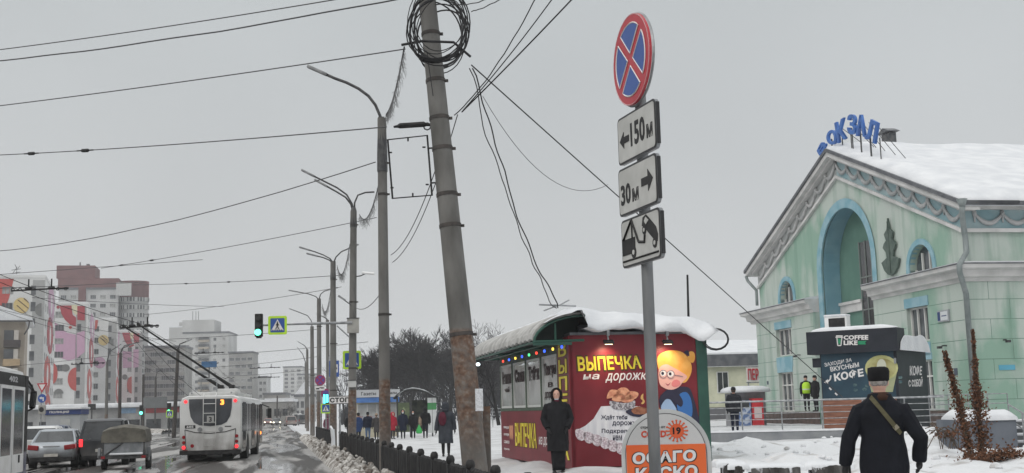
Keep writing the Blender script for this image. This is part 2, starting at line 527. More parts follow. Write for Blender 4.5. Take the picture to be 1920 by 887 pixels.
# ================================================================== railway station
green_m = mat('green_stucco', (0.255, 0.395, 0.315), (0.45, 0.51, 0.465), 0.28, 0.42, 0.50, 0.85, detail=6, stretch=(1, 1, 0.55), bump=0.1, bscale=20)
overlay(green_m, (.15, .27, .205), None, 1.5, .52, .72, (1, 1, .07), .75)
overlay(green_m, (.46, .50, .47), None, .5, .56, .66, (1, 1, 1), .5)
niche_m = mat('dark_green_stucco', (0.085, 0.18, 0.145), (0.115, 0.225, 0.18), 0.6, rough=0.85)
blue_m = mat('blue_trim', (0.18, 0.36, 0.43), (0.27, 0.43, 0.49), 1.5, rough=0.8)
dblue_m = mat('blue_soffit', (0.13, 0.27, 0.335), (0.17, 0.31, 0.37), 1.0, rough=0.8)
cream_m = mat('cornice_stucco', (0.46, 0.46, 0.45), (0.62, 0.61, 0.60), 1.1, 0.35, 0.65, 0.85)
greyroof_m = mat('roof_edge_metal', (0.075, 0.08, 0.09), (0.12, 0.125, 0.135), 2, rough=0.6)
sL = at(1428, 620, 72); SROT = rad(-79.97); SLEN = 22.85
SF = Fr((sL.x, sL.y, 0), SROT)
station = thing('railway_station', 'pale green railway station with a tall arched niche, blue trim and snow covered gable roof', 'station', (sL.x, sL.y, 0), SROT)
SZ = 0.4
EH, AH, AU = 9.40, 13.85, 11.42        # wall height at the eaves and apex
arch_u0, arch_u1 = 8.78, 14.96
ac, ar = (arch_u0 + arch_u1) / 2, (arch_u1 - arch_u0) / 2
asp = 11.55 - ar
def arch_loop(u0, u1, z0, zs, n=20, rise=None):
    c, r = (u0 + u1) / 2, (u1 - u0) / 2
    return [(u0, z0)] + [(c - r * math.cos(math.pi * i / n), zs + (rise or r) * math.sin(math.pi * i / n)) for i in range(n + 1)] + [(u1, z0)]
w = MB(green_m)
lun = [arch_loop(3.15, 5.05, 7.3, 7.55, 12), arch_loop(18.1, 20.15, 7.25, 7.45, 12)]
outer = [(0, SZ), (arch_u0, SZ)] + arch_loop(arch_u0, arch_u1, SZ + 0.01, asp) + [(arch_u1, SZ), (SLEN, SZ), (SLEN, EH), (AU, AH), (0, EH)]
w.prism(outer, 0.0, 0.6, lun)
w.b2((SLEN - 0.6, 0.604, SZ), (SLEN, 34, EH)); w.b2((0, 0.604, SZ), (0.5, 34, EH)); w.b2((0.5, 33.5, SZ), (SLEN - .6, 34, EH))
w.build('wall', station)
# ground floor wings stand 0.3 m proud of the gable wall
def face_box(mb, u0, u1, z0, z1, y0, y1): mb.b2((u0, y0, z0), (u1, y1, z1))
lw = MB(green_m)
def wing(u0, u1, holes):
    lw.prism([(u0, SZ), (u1, SZ), (u1, 6.45), (u0, 6.45)], -0.32, -0.004, [rrect(a, b, c, d, 0.01, 1) for a, b, c, d in holes])
WIN = [(2.95, 4.35, 5.1, 6.2 - .35), (18.1, 4.25, 19.95, 5.75)]
DOOR = [(3.0, 1.3, 5.0, 3.45), (18.15, 1.3, 20.0, 3.45)]
wing(0.0, 8.25, [WIN[0], DOOR[0]]); wing(15.0, SLEN + .0, [WIN[1], DOOR[1]])
lw.b2((SLEN + 0.004, -0.32, SZ), (SLEN + 0.32, 30, 6.45))
lw.build('ground_floor_wall', station)
# horizontal joints of the rusticated ground floor, thin dark green strips
jm = mat('joint_dark_green', (0.12, 0.21, 0.165), var=0.1, rough=0.9)
j = MB(jm)
for z in (1.7, 2.5, 3.3, 4.1, 4.9, 5.7):
    for a, c in ((0, 8.25), (15.0, SLEN)):
        segs = [(a, c)]
        for (h0, b0, h1, t0) in WIN + DOOR:
            if b0 - 0.25 < z < t0 + 0.4:
                segs = [x for sg in segs for x in ([(sg[0], min(sg[1], h0 - 0.12)), (max(sg[0], h1 + 0.12), sg[1])] if sg[0] < h0 < sg[1] else [sg])]
        for s0, s1 in segs: j.b2((s0 + .01, -0.3225, z - 0.012), (s1 - .01, -0.315, z + 0.012))
    j.b2((SLEN + .315, -0.3, z - 0.012), (SLEN + .3225, 30, z + 0.012))
    for k in range(12):
        y = 0.6 + k * 2.1 + (0.9 if int(z * 10) % 16 == 1 else 0)
        j.b2((SLEN + .315, y, z + .012), (SLEN + .3225, y + 0.02, z + 0.79))
j.build('stucco_joint', station)
# cornice between the floors, running round the corner
def molding(mb, path, prof):
    """profile (out,z) swept along a path of (u,y,nx,ny) mitred stations"""
    rings = [[(u + nx * o, y + ny * o, z) for o, z in prof] for u, y, nx, ny in path]
    mb.loft(rings)
c = MB(cream_m)
cp = [(0, 6.42), (0.36, 6.42), (0.40, 6.55), (0.55, 6.60), (0.60, 6.85), (0.82, 6.92), (0.86, 7.08), (0, 7.12)]
molding(c, [(-0.3, 1.5, -1, 0), (-0.3, -0.01, -1, -1), (8.25, -0.01, 0.1, -1)], cp)
molding(c, [(15.0, -0.01, -0.1, -1), (SLEN + .02, -0.01, 1, -1), (SLEN + .02, 30, 1, 0)], cp)
c.build('cornice', station)
cs = MB(snow_m)
csn = [(0, 7.125), (0.84, 7.09), (0.86, 7.15), (0.5, 7.22), (0, 7.26)]
molding(cs, [(-0.3, 1.5, -1, 0), (-0.3, -0.01, -1, -1), (8.25, -0.01, 0.1, -1)], csn)
molding(cs, [(15.0, -0.01, -0.1, -1), (SLEN + .02, -0.01, 1, -1), (SLEN + .02, 30, 1, 0)], csn)
cs.build('cornice_snow', station)
ce = MB(greyroof_m)
ced = [(0.80, 7.07), (0.885, 7.07), (0.885, 7.115), (0.80, 7.115)]
molding(ce, [(-0.3, 1.5, -1, 0), (-0.3, -0.01, -1, -1), (8.25, -0.01, 0.1, -1)], ced)
molding(ce, [(15.0, -0.01, -0.1, -1), (SLEN + .02, -0.01, 1, -1), (SLEN + .02, 30, 1, 0)], ced)
ce.build('cornice_edge', station)

# arched niche: blue soffit, dark back wall, glazed strip on its right
nb = MB(dblue_m)
prof = arch_loop(arch_u0 + .002, arch_u1 - .002, SZ, asp)
def band(mb, loop, y0, y1, th):
    c_u = (arch_u0 + arch_u1) / 2
    inner = [(ac + (u - ac) * (1 - th / ar), z if z <= asp else asp + (z - asp) * (1 - th / ar)) for u, z in loop]
    for i in range(len(loop) - 1):
        a, b2_, ci, di = loop[i], loop[i + 1], inner[i + 1], inner[i]
        mb.poly([(a[0], y0, a[1]), (b2_[0], y0, b2_[1]), (ci[0], y0, ci[1]), (di[0], y0, di[1])])
        mb.poly([(di[0], y0, di[1]), (ci[0], y0, ci[1]), (ci[0], y1, ci[1]), (di[0], y1, di[1])])
band(nb, prof, 0.10, 0.95, 0.14)
nb.build('arch_soffit', station)
tr = MB(blue_m)
band(tr, arch_loop(arch_u0 - 0.42, arch_u1 + 0.05, SZ, asp, 24), -0.06, 0.02, 0.44)
tr.build('arch_trim', station)
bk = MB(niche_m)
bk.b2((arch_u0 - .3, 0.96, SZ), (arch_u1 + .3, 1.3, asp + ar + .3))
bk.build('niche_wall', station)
nc = MB(cream_m); nc.b2((arch_u0 + .15, .84, 6.25), (11.4, .955, 6.65)); nc.b2((arch_u0 + .15, .76, 6.651), (11.4, .955, 6.8)); nc.build('niche_cornice', station)
gs_ = MB(dglass_m)
gs_.b2((11.55, .86, SZ), (12.75, .955, 9.6)); gs_.m(mat('stair_mullion', (.16, .18, .17), var=.1))
for z in (1.3, 3.0, 4.6, 6.2, 7.8): gs_.b2((11.55, .83, z), (12.75, .859, z + .07))
for u in (11.45, 12.1, 12.7): gs_.b2((u, .82, SZ), (u + .08, .858, 9.65))
gs_.build('stair_window', station)

# gable cornice: grey soffit boards, frieze with swags, metal edge, snow
slope = math.atan2(AH - EH, AU)
def rake(mb, d0, d1, y0, y1, over=0.9, sides=(-1, 1)):
    """a strip parallel to both slopes, d = height above the wall's top line"""
    for sgn in sides:
        e = AU - sgn * 0 ; 
        ue = -over if sgn < 0 else SLEN + over
        ze = EH - over * math.tan(slope)
        pts = [(AU, y0, AH + d0), (ue, y0, ze + d0), (ue, y0, ze + d1), (AU, y0, AH + d1)]
        pts2 = [(x, y1, z) for x, _, z in pts]
        mb.loft([[V(p) for p in pts], [V(p) for p in pts2]])
gc = MB(cream_m)
rake(gc, -0.95, -0.80, -0.16, -0.004, 0.0)
rake(gc, 0.02, 0.16, -0.30, 0.3, 0.35)
rake(gc, 0.161, 0.40, -0.52, 0.3, 0.75)
gc.build('gable_cornice', station)
fz = MB(mat('frieze_left', (.30, .32, .315), (.38, .39, .385), 1)); rake(fz, -0.80, 0.02, -0.05, -0.004, 0.0, (-1,)); fz.build('frieze', station)
fz = MB(mat('frieze_pale_blue', (.22, .35, .385), (.33, .42, .435), .8)); rake(fz, -0.80, 0.02, -0.05, -0.004, 0.0, (1,))
fz.b2((SLEN + .004, 0, EH - .8), (SLEN + 0.05, 30, EH - .02)); fz.build('frieze', station)
sw = MB(mat('swag_stucco', (.32, .33, .33), (.45, .45, .45), 1.5))
def swag(p0, p1, out, drop, r=0.075):
    p0 = V(p0); p1 = V(p1)
    pts = []; n = 9
    for i in range(n + 1):
        k = i / n; p = p0.lerp(p1, k) + V(out); p.z -= drop * 4 * k * (1 - k); pts.append(p)
    sw.tube(pts, [r * (0.55 + 0.9 * 4 * (i / n) * (1 - i / n)) for i in range(n + 1)], 6)
    q = p0 + V(out); sw.ell(q, (0.13, 0.08, 0.15), 8, 5)
    sw.tube([q, q - V((0, 0, 0.38))], [0.07, 0.03], 5)
for side in (-1, 1):
    for i in range(9):
        k0, k1 = i / 9.0, (i + 1) / 9.0
        ue = 0.1 if side < 0 else SLEN - .1
        a = (AU + (ue - AU) * k0, 0, AH + (EH - AH) * k0 - 0.12); b_ = (AU + (ue - AU) * k1, 0, AH + (EH - AH) * k1 - 0.12)
        swag(a, b_, (0, -0.1, 0), 0.42)
for i in range(12):
    swag((SLEN, 0.4 + i * 1.25, EH - .16), (SLEN, 0.4 + (i + 1) * 1.25, EH - .16), (0.1, 0, 0), 0.42)
sw.build('frieze_swag', station, smooth=True)
sc = MB(cream_m)
sc.b2((SLEN + .05, -.3, EH - .95), (SLEN + .18, 30, EH - .8)); sc.b2((SLEN + .004, -.3, EH - .02), (SLEN + .35, 30, EH + .12)); sc.b2((SLEN + .004, -.5, EH + .121), (SLEN + .72, 30, EH + .30))
sc.build('side_cornice', station)
me_ = MB(greyroof_m); rake(me_, 0.401, 0.57, -0.60, 2.0, 0.85)
me_.b2((SLEN + .7, -.59, EH + 0.06), (SLEN + .85, 30, EH + .23)); me_.build('roof_edge', station)
# roof and its blanket of snow
rf = MB(snow_m)
nu, ny = 40, 44
for sgn in (-1, 1):
    rows = []
    for i in range(nu + 1):
        k = i / nu
        u = AU + sgn * (AU + .8) * k
        row = []
        for jx in range(ny + 1):
            y = -.50 + jx * (35.0 / ny)
            z = AH + 0.57 - (AH - EH) / AU * (AU + .8) * k
            edge = sm(0, 0.06, 1 - k) * sm(-.50, 0.3, y)
            th = (0.06 + edge * (0.28 + 0.16 * nse(u * .25, y * .25, 5) + 0.06 * nse(u * 1.1, y * 1.1, 6)))
            row.append(rf.bm.verts.new((u, y, z + th)))
        rows.append(row)
    for i in range(nu):
        for jx in range(ny): rf.face((rows[i][jx], rows[i + 1][jx], rows[i + 1][jx + 1], rows[i][jx + 1]))
    for i in range(nu):
        a, b_ = rows[i][0], rows[i + 1][0]
        rf.poly([a.co, b_.co, b_.co - V((0, 0, .09)), a.co - V((0, 0, .09))])
    for jx in range(ny):
        a, b_ = rows[nu][jx], rows[nu][jx + 1]
        rf.poly([a.co, b_.co, b_.co - V((0, 0, .3)), a.co - V((0, 0, .3))])
rf.build('snowy_roof', station, smooth=True, weld=True)

# windows
def win_frame(u0, z0, u1, z1, y, mull=1, arched=False, name='window', bars=()):
    m = MB(frame_m)
    t_ = 0.07
    m.b2((u0, y, z0), (u1, y + .08, z0 + t_)); m.b2((u0, y, z1 - t_), (u1, y + .08, z1)) if not arched else None
    m.b2((u0, y, z0), (u0 + t_, y + .08, z1)); m.b2((u1 - t_, y, z0), (u1, y + .08, z1))
    for i in range(mull):
        x = u0 + (u1 - u0) * (i + 1) / (mull + 1); m.b2((x - t_ / 2, y - .01, z0 + .02), (x + t_ / 2, y + .075, z1 + (0.7 * (u1 - u0) / 2 if arched else -.02)))
    for z in bars: m.b2((u0 + .02, y - .012, z - t_ / 2), (u1 - .02, y + .07, z + t_ / 2))
    o = m.build(name, station)
    gl = MB(glass_m)
    if arched: gl.prism(arch_loop(u0, u1, z0, z1, 12), y + .081, y + .10)
    else: gl.b2((u0 + .01, y + .081, z0 + .01), (u1 - .01, y + .10, z1 - .01))
    gl.build('pane', o)
    return o
for (u0, z0, u1, z1) in WIN: win_frame(u0, z0, u1, z1, -0.14, 2)
for (u0, z0, u1, z1) in DOOR: win_frame(u0, z0, u1, z1, -0.14, 2, name='door', bars=(2.75,))
for (u0, u1, z0, z1) in ((3.15, 5.05, 7.3, 7.55), (18.1, 20.15, 7.25, 7.45)):
    win_frame(u0 + .04, z0, u1 - .04, z1, 0.22, 2, True, 'arched_window')
    tb = MB(blue_m)
    lo = arch_loop(u0 - .25, u1 + .25, z0, z1, 14); li = arch_loop(u0, u1, z0, z1, 14)
    for i in range(len(lo) - 1):
        a, b_, c_, d_2 = lo[i], lo[i + 1], li[i + 1], li[i]
        for yy in (-0.07,):
            tb.poly([(a[0], yy, a[1]), (b_[0], yy, b_[1]), (c_[0], yy, c_[1]), (d_2[0], yy, d_2[1])])
            tb.poly([(a[0], yy, a[1]), (b_[0], yy, b_[1]), (b_[0], -0.004, b_[1]), (a[0], -0.004, a[1])])
            tb.poly([(d_2[0], yy, d_2[1]), (c_[0], yy, c_[1]), (c_[0], 0.22, c_[1]), (d_2[0], 0.22, d_2[1])])
    tb.build('window_trim', station)
for (u0, z0, u1, z1) in WIN:
    lt = MB(blue_m); lt.b2((u0 - .12, -.36, z1 + .0), (u1 + .12, -.18, z1 + .42)); lt.build('lintel', station)
    lt = MB(blue_m); lt.b2((u0 - .05, -.36, z0 - .62), (u1 + .05, -.3, z0 - .06)); lt.build('window_apron', station)
for (u0, z0, u1, z1) in DOOR: lt = MB(blue_m); lt.b2((u0 - .05, -.36, z1), (u1 + .05, -.3, z1 + .28)); lt.build('lintel', station)
# rear glazing seen through the niche foot: dark plinth course and steps
pl = MB(mat('plinth_brown', (0.06, 0.04, 0.035), (0.10, 0.07, 0.06), 3)); pl.b2((-.03, -.36, SZ), (8.28, -.322, 1.3)); pl.build('plinth', station); pl = MB(MATS['plinth_brown']); pl.b2((14.97, -.36, SZ), (SLEN + .35, -.322, 1.3)); pl.build('plinth', station)
# dark spearhead emblem between the arch and the lunette
em = MB(mat('emblem_patina', (0.055, 0.085, 0.07), (0.09, 0.125, 0.105), 3, rough=0.6))
sh = [(0, 10.05), (.13, 9.55), (.42, 9.35), (.26, 9.05), (.50, 8.92), (.62, 8.75), (.35, 8.5), (.30, 8.25), (.85, 8.08), (.62, 7.7), (.30, 7.48), (0, 7.40)]
uc = 16.55
em.prism([(uc + x, z) for x, z in sh] + [(uc - x, z) for x, z in reversed(sh[1:-1])], -0.14, -0.05)
for z0_, z1_ in ((7.5, 9.9),): em.b2((uc - .03, -.165, z0_), (uc + .03, -.141, z1_))
em.build('emblem', station)
# downpipe at the street corner and one at the far eave
dp = MB(mat('downpipe_zinc', (0.17, 0.20, 0.20), (0.24, 0.27, 0.27), 2, rough=0.55))
X = SLEN + 0.08
dp.tube([(X + .7, -.5, EH + .05), (X + .5, -.42, EH - .35), (X + .12, -.14, EH - 1.2), (X + .12, -.14, 7.6), (X + .95, -.98, 7.0), (X + .95, -.98, 6.7), (X + .4, -.46, 5.9), (X + .4, -.46, 1.1)], 0.115, 8)
dp.cyl((X + .7, -.5, EH + .0), (X + .7, -.5, EH + .30), .12, .22, 8)
dp.build('downpipe', station, smooth=True); dp = MB(MATS['downpipe_zinc'])
dp.tube([(-.75, -.5, EH - .1), (-.6, -.45, EH - .4), (-.1, -.15, EH - 1.0), (-.1, -.15, 7.5)], .09, 7)
dp.build('downpipe', station, smooth=True)
# small plaques, floodlight and wall lamps
q = MB(mat('plaque_grey', (0.33, 0.35, 0.37), var=.1)); q.b2((20.85, -.40, 4.95), (21.75, -.325, 5.42)); o = q.build('street_plaque', station)
q = MB(mat('plaque_white', (0.6, 0.62, 0.64), var=.05)); q.b2((21.12, -.408, 5.0), (21.68, -.401, 5.36)); q.m(mat('plaque_blue', (0.02, 0.05, 0.16), var=.1)); q.b2((20.88, -.408, 5.0), (21.08, -.401, 5.36)); q.b2((21.2, -.411, 5.16), (21.6, -.4085, 5.2)); q.build('plaque_face', o)
q = MB(mat('plaque_slate', (0.07, 0.09, 0.12), var=.1)); q.b2((21.75, -.345, 2.72), (22.0, -.323, 3.0)); q.build('small_plaque', station); q = MB(MATS['plaque_slate']); q.b2((1.25, -.345, 2.85), (1.45, -.323, 3.05)); q.build('small_plaque', station)
q = MB(mat('plaque_cyan', (0.10, 0.35, 0.48), var=.1)); q.b2((SLEN + .323, .8, 2.85), (SLEN + .345, 1.5, 3.05)); q.build('small_plaque', station)
for (u, y, z, nx) in ((21.3, -.32, 3.95, 0), (6.2, -.32, 4.3, 0), (SLEN + .32, 1.1, 4.05, 1), (SLEN + .32, 4.2, 4.1, 1)):
    q = MB(dsteel_m)
    d = V((1, 0, 0)) if nx else V((0, -1, 0)); p = V((u, y, z))
    q.tube([p, p + d * .18, p + d * .3 - V((0, 0, .06))], .03, 5); q.box(p + d * .33 - V((0, 0, .07)), (.16, .16, .1)); q.build('wall_lamp', station)

# roof letters on their steel frame: each letter is a thing that could be lifted off, the sign is one thing
letter_m = mat('sign_blue', (0.020, 0.10, 0.36), (0.035, 0.14, 0.44), 2, rough=0.45)
sign = thing('roof_sign', 'blue block letter station sign standing in an arc on the gable ridge', 'sign', (sL.x, sL.y, 0), SROT)
for ch, bl, br, tl_, tr_ in (('В', (1538, 292), (1552, 271), (1533, 283), (1542, 264)), ('О', (1553, 272), (1572, 270), (1550, 249), (1566, 240)), ('К', (1572, 269), (1588, 259), (1566, 231), (1584, 220)),
                             ('З', (1590, 251), (1605, 253), (1590, 213), (1607, 216)), ('А', (1606, 255), (1624, 257), (1607, 215), (1623, 215)), ('Л', (1623, 260), (1642, 270), (1630, 221), (1648, 231))):
    q = [SF.hit(*p, -.1) for p in (bl, br, tl_, tr_)]
    text('letter', ch, letter_m, sign, 0, 0, 0, 0, -.1, bold=0.03, depth=0.06, quad=q); fr_ = MB(dsteel_m)
    for (u, z), (u2, z2) in ((q[0], q[2]), (q[1], q[3])):
        roofz = AH + .62 - abs(u - AU) * (AH - EH) / AU
        if z > roofz - .1: fr_.tube([(u, .12, z + .3), (u, .12, roofz)], .03, 5)
        if ch in 'ЗЛК': fr_.tube([(u, .12, z + .8), (u, 1.5, roofz + .1)], .018, 4)
    if fr_.bm.verts: fr_.build('letter_support', sign)
# vent box on the roof
u, z = SF.hit(1665, 258, 4.0)
vb = thing('roof_vent', 'small grey vent box with a tin hat on the snowy station roof', 'vent', (sL.x, sL.y, 0), SROT)
q = MB(mat('vent_grey', (0.06, 0.065, 0.07), (0.12, 0.12, 0.12), 4)); q.b2((u - .42, 3.85, z - .42), (u + .42, 4.25, z + .2))
for dx in (-.35, .35): q.tube([(u + dx, 3.7, z - .4), (u + dx, 3.7, z - 1.4)], .03, 4)
q.build('vent_body', vb)
q = MB(greyroof_m); q.prism([(u - .62, z + .25), (u + .62, z + .25), (u, z + .5)], 3.7, 4.4); q.build('vent_cap', vb)

# ------------------------------------------------------------------ platform building left of the station
pb_o = at(1330, 770, 92); PB = Fr((pb_o.x, pb_o.y, 0), rad(6))
pb = thing('platform_building', 'low pale yellow building with a snowy roof between bakery stall and station', 'building', (pb_o.x, pb_o.y, 0), rad(6))
yel = mat('pale_yellow_stucco', (0.48, 0.49, 0.36), (0.58, 0.58, 0.44), 1, rough=.85)
m = MB(yel); m.b2((-3, 0, 0), (16, 10, 4.6)); m.m(mat('grey_base', (.12, .12, .13), var=.1)); m.b2((-3, -.05, 0), (16, -.004, 1.6)); m.build('wall', pb)
m = MB(yel); m.b2((-4, 12, 0), (2.6, 18, 8.0)); m.build('upper_wall', pb)
m = MB(greyroof_m); m.b2((-3.3, -.5, 4.62), (16.2, -.006, 5.5)); m.b2((-4.4, 11.4, 8.0), (3.4, 18, 8.45)); m.build('eaves', pb)
m = MB(snow_m)
m.loft([[V((-3.3, -.5, 5.5)), V((16, -.5, 5.5)), V((16, -.5, 5.62)), V((-3.3, -.5, 5.62))], [V((-3.3, 10, 6.7)), V((14, 10, 6.7)), V((14, 10, 7.0)), V((-3.3, 10, 7.2))]])
m.b2((-4.3, 11.5, 8.45), (3.3, 18, 8.75)); m.build('roof_snow', pb)
for px in (1355,):
    u, z = PB.hit(px, 717)
    m = MB(frame_m); m.b2((u - .45, -.06, z - .8), (u + .45, -.006, z + .8)); o = m.build('window', pb)
    m = MB(dglass_m); m.b2((u - .38, -.075, z - .73), (u - .03, -.061, z + .73)); m.b2((u + .03, -.075, z - .73), (u + .38, -.061, z + .73)); m.build('pane', o)
u0, z0 = PB.hit(1403, 713); u1, z1 = PB.hit(1436, 689)
red_sign = mat('sign_red', (0.36, 0.02, 0.03), var=.1)
# the red word stands on the eaves line of a porch
sg = thing('platform_sign', 'red block letter sign on a thin frame at the corner of the station', 'sign', (pb_o.x, pb_o.y, 0), rad(6))
ul, zl = PB.hit(1403, 713, -8); uh, zh = PB.hit(1447, 690, -8)
text('lettering', 'ПЕРРОН', red_sign, sg, ul, zl, uh - .1, zh, -8.0, bold=0.02, depth=.03)
m = MB(steel_m); m.b2((ul - .1, -7.9, zl - .2), (uh, -7.82, zl - .12)); m.b2((ul - .1, -7.9, zh + .08), (uh, -7.82, zh + .16)); m.b2((ul, -7.9, 0.5), (ul + .08, -7.82, zl)); m.b2((uh + .5, -7.9, .5), (uh + .58, -7.82, zl)); m.build('sign_frame', sg); m = MB(MATS['window_frame_white']); m.b2((ul - .08, -7.93, zl - .1), (uh, -7.905, zh + .06)); m.build('sign_board', sg)

# vending shelter in front of it
vs_o = at(1372, 800, 66); VS = Fr((vs_o.x, vs_o.y, 0), rad(4)); gz = zt(vs_o.x, vs_o.y) - .2
vs = thing('vending_shelter', 'grey shelter with a thick snow cap beside the station corner', 'shelter', (vs_o.x, vs_o.y, gz), rad(4))
m = MB(mat('shelter_grey', (.16, .165, .17), (.22, .22, .23), 2)); m.b2((0, 0, 0), (1.9, 1.2, 1.95)); m.b2((0, -.03, 1.75), (1.9, -.005, 2.0)); m.build('wall', vs)
m = MB(snow_m); m.loft([[V((x * k + .95 * (1 - k), y * k + .4 * (1 - k), z)) for x, y in ((-.2, -.5), (2.05, -.5), (2.1, 1.3), (-.2, 1.3))] for z, k in ((1.98, 1.0), (2.1, 1.02), (2.22, .93), (2.30, .7), (2.33, .3))]); m.build('snow_cap', vs, smooth=True)
vm = thing('vending_machine', 'blue and white vending machine inside the grey shelter', 'vending machine', vs.location, rad(4))
m = MB(mat('vend_blue', (.10, .16, .32), (.45, .5, .6), 5, .45, .55)); m.b2((.25, -.55, .05), (.95, -.035, 1.55)); m.build('cabinet', vm)
m = MB(dglass_m); m.b2((.3, -.57, 1.2), (.85, -.552, 1.45)); m.build('display', vm)
vm = thing('vending_machine', 'red drinks machine standing right of the blue one', 'vending machine', vs.location, rad(4))
m = MB(mat('vend_red', (.45, .02, .03), (.55, .03, .04), 3)); m.b2((1.0, -.6, .05), (1.6, -.035, 1.65)); m.build('cabinet', vm)
m = MB(mat('vend_white', (.6, .5, .5), var=.1)); m.b2((1.1, -.62, .6), (1.5, -.602, 1.2)); m.build('display', vm)
# ================================================================== bakery stall
KW, KL, KH = 3.2, 8.7, 2.9
kc = at(1075, 868, 27.4); KZ = 0.42
KB = thing('bakery_kiosk', 'dark red bakery stall with yellow lettering and a snow laden roof', 'kiosk', (kc.x, kc.y, KZ), RZ)
KF = Fr((kc.x, kc.y, KZ), RZ)
SD = Matrix.Rotation(rad(-90), 4, 'Z')                # frame of the window side: x' = towards the street corner
KS = Fr((kc.x, kc.y, KZ), RZ - math.pi / 2)
red_m = mat('burgundy_panel', (0.150, 0.012, 0.019), (0.185, 0.017, 0.026), 1.0, rough=0.42, spec=.35)
ksg = mat('dark_green_metal', (0.012, 0.06, 0.045), (0.02, 0.085, 0.06), 2, rough=0.5)
yel_m = mat('sign_yellow', (0.72, 0.58, 0.03), (0.80, 0.68, 0.06), 3, rough=.5)
ol_m = mat('sign_outline_brown', (0.05, 0.03, 0.008), var=.2)
wt_m = mat('sign_white', (0.72, 0.70, 0.69), var=.04)
m = MB(mat('stall_core', (.05, .06, .055), var=.1)); m.b2((0.06, 0.06, 0.0), (KW - .06, KL, KH)); m.build('core', KB)
m = MB(red_m); m.b2((0.0, 0.0, 0.05), (KW - .26, .055, KH + .06)); m.build('front_panel', KB)
m = MB(ksg); m.b2((KW - .255, -.01, 0), (KW, .2, KH + .04)); m.b2((KW - .05, .21, 0), (KW + .01, KL, KH)); m.build('corner_panel', KB)
# window side
def sbox(mb, x0, x1, z0, z1, out0, out1): mb.b2((-out1, -x1, z0), (-out0, -x0, z1))      # x' along the side
m = MB(red_m); sbox(m, -KL, -1.15, .02, 1.315, -.06, .02); sbox(m, -1.145, 0, .02, KH + .05, -.06, .03); m.build('side_panel', KB)
m = MB(mat('stall_frame_green', (.05, .075, .05), (.08, .11, .075), 3)); sbox(m, -KL, -1.15, 1.32, 1.39, -.06, .03); sbox(m, -KL, -1.15, 2.63, KH, -.06, .02)
nw = 4
for i in range(nw + 1):
    x = -KL + (KL - 1.15) * i / nw; sbox(m, max(-KL, x - .09), min(-1.15, x + .09), 1.39, 2.63, -.06, .026)
m.build('window_frame', KB)
pane_reflect_m = mat('stall_window', (0.30, 0.305, 0.30), (0.50, 0.51, 0.50), 0.9, .35, .6, rough=.15, spec=.7)  # pale mottled grey paints reflections into the panes
lt_m = mat('window_lettering', (0.03, 0.012, 0.012), var=.2)
wm_ = mat('window_sash_white', (.55, .56, .54), var=.06)
words = ('Напитки', 'Соки', 'Табак', 'Товары')
for i in range(nw):
    x0 = -KL + (KL - 1.15) * i / nw + .1; x1 = -KL + (KL - 1.15) * (i + 1) / nw - .1
    m = MB(wm_)
    for a in ((x0, x1, 1.40, 1.46), (x0, x1, 2.56, 2.62), (x0, x0 + .07, 1.46, 2.56), (x1 - .07, x1, 1.46, 2.56)): sbox(m, *a, -.06, .015)
    o = m.build('window', KB)
    m = MB(pane_reflect_m); sbox(m, x0 + .07, x1 - .07, 1.46, 2.56, -.06, -.01); m.build('pane', o)
    text('lettering', words[i], lt_m, o, x0 + .18, 2.08, x1 - .18, 2.44, -.004, bold=.05, shear=0, depth=.002, M=SD)
    if i == 3:
        text('lettering', 'в', lt_m, o, x0 + .6, 1.86, x1 - .6, 1.98, -.004, bold=.01, depth=.002, M=SD)
        text('lettering', 'дорогу', lt_m, o, x0 + .2, 1.56, x1 - .2, 1.76, -.004, bold=.01, depth=.002, M=SD)
    if i == 0: text('lettering', 'чай', lt_m, o, x0 + .5, 1.85, x1 - .5, 2.0, -.004, bold=.01, depth=.002, M=SD)
for i, ch in enumerate('ВЫПЕЧКА'):
    z1 = 2.84 - i * .385
    text('lettering', ch, ol_m, KB, -1.02, z1 - .335, -.16, z1 + .015, -.031, bold=.05, depth=.003, M=SD)
    text('lettering', ch, yel_m, KB, -.98, z1 - .32, -.20, z1, -.038, bold=.02, depth=.004, M=SD)
text('lettering', 'ВЫПЕЧКА', ol_m, KB, -6.6, .36, -3.7, 1.02, -.021, bold=.03, depth=.003, M=SD)
text('lettering', 'ВЫПЕЧКА', yel_m, KB, -6.55, .38, -3.75, 1.0, -.028, bold=.012, depth=.004, M=SD)
text('lettering', 'на дорожку', wt_m, KB, -3.5, .42, -1.25, .68, -.022, shear=.25, depth=.003, M=SD)
for z, wd in ((.86, 'пицца'), (.66, 'хачапури'), (.46, 'самса'), (.26, 'булочки')):
    text('lettering', wd, wt_m, KB, -8.3, z - .04, -7.5, z + .04, -.022, depth=.003, M=SD)
# steaming pastries printed beside it
m = MB(mat('print_pastry', (.55, .22, .12), (.66, .32, .18), 4))
for k, (dx, a) in enumerate(((-.18, .4), (0, 0), (.18, -.4))):
    for q in [[V((-.0225, 7.15 - dx - .1 * math.cos(b) , .78 + .2 * math.sin(b) + .05 * math.cos(b * 2))) for b in [i * .5236 for i in range(12)]]]: m.poly(q)
m.build('printed_pastry', KB)

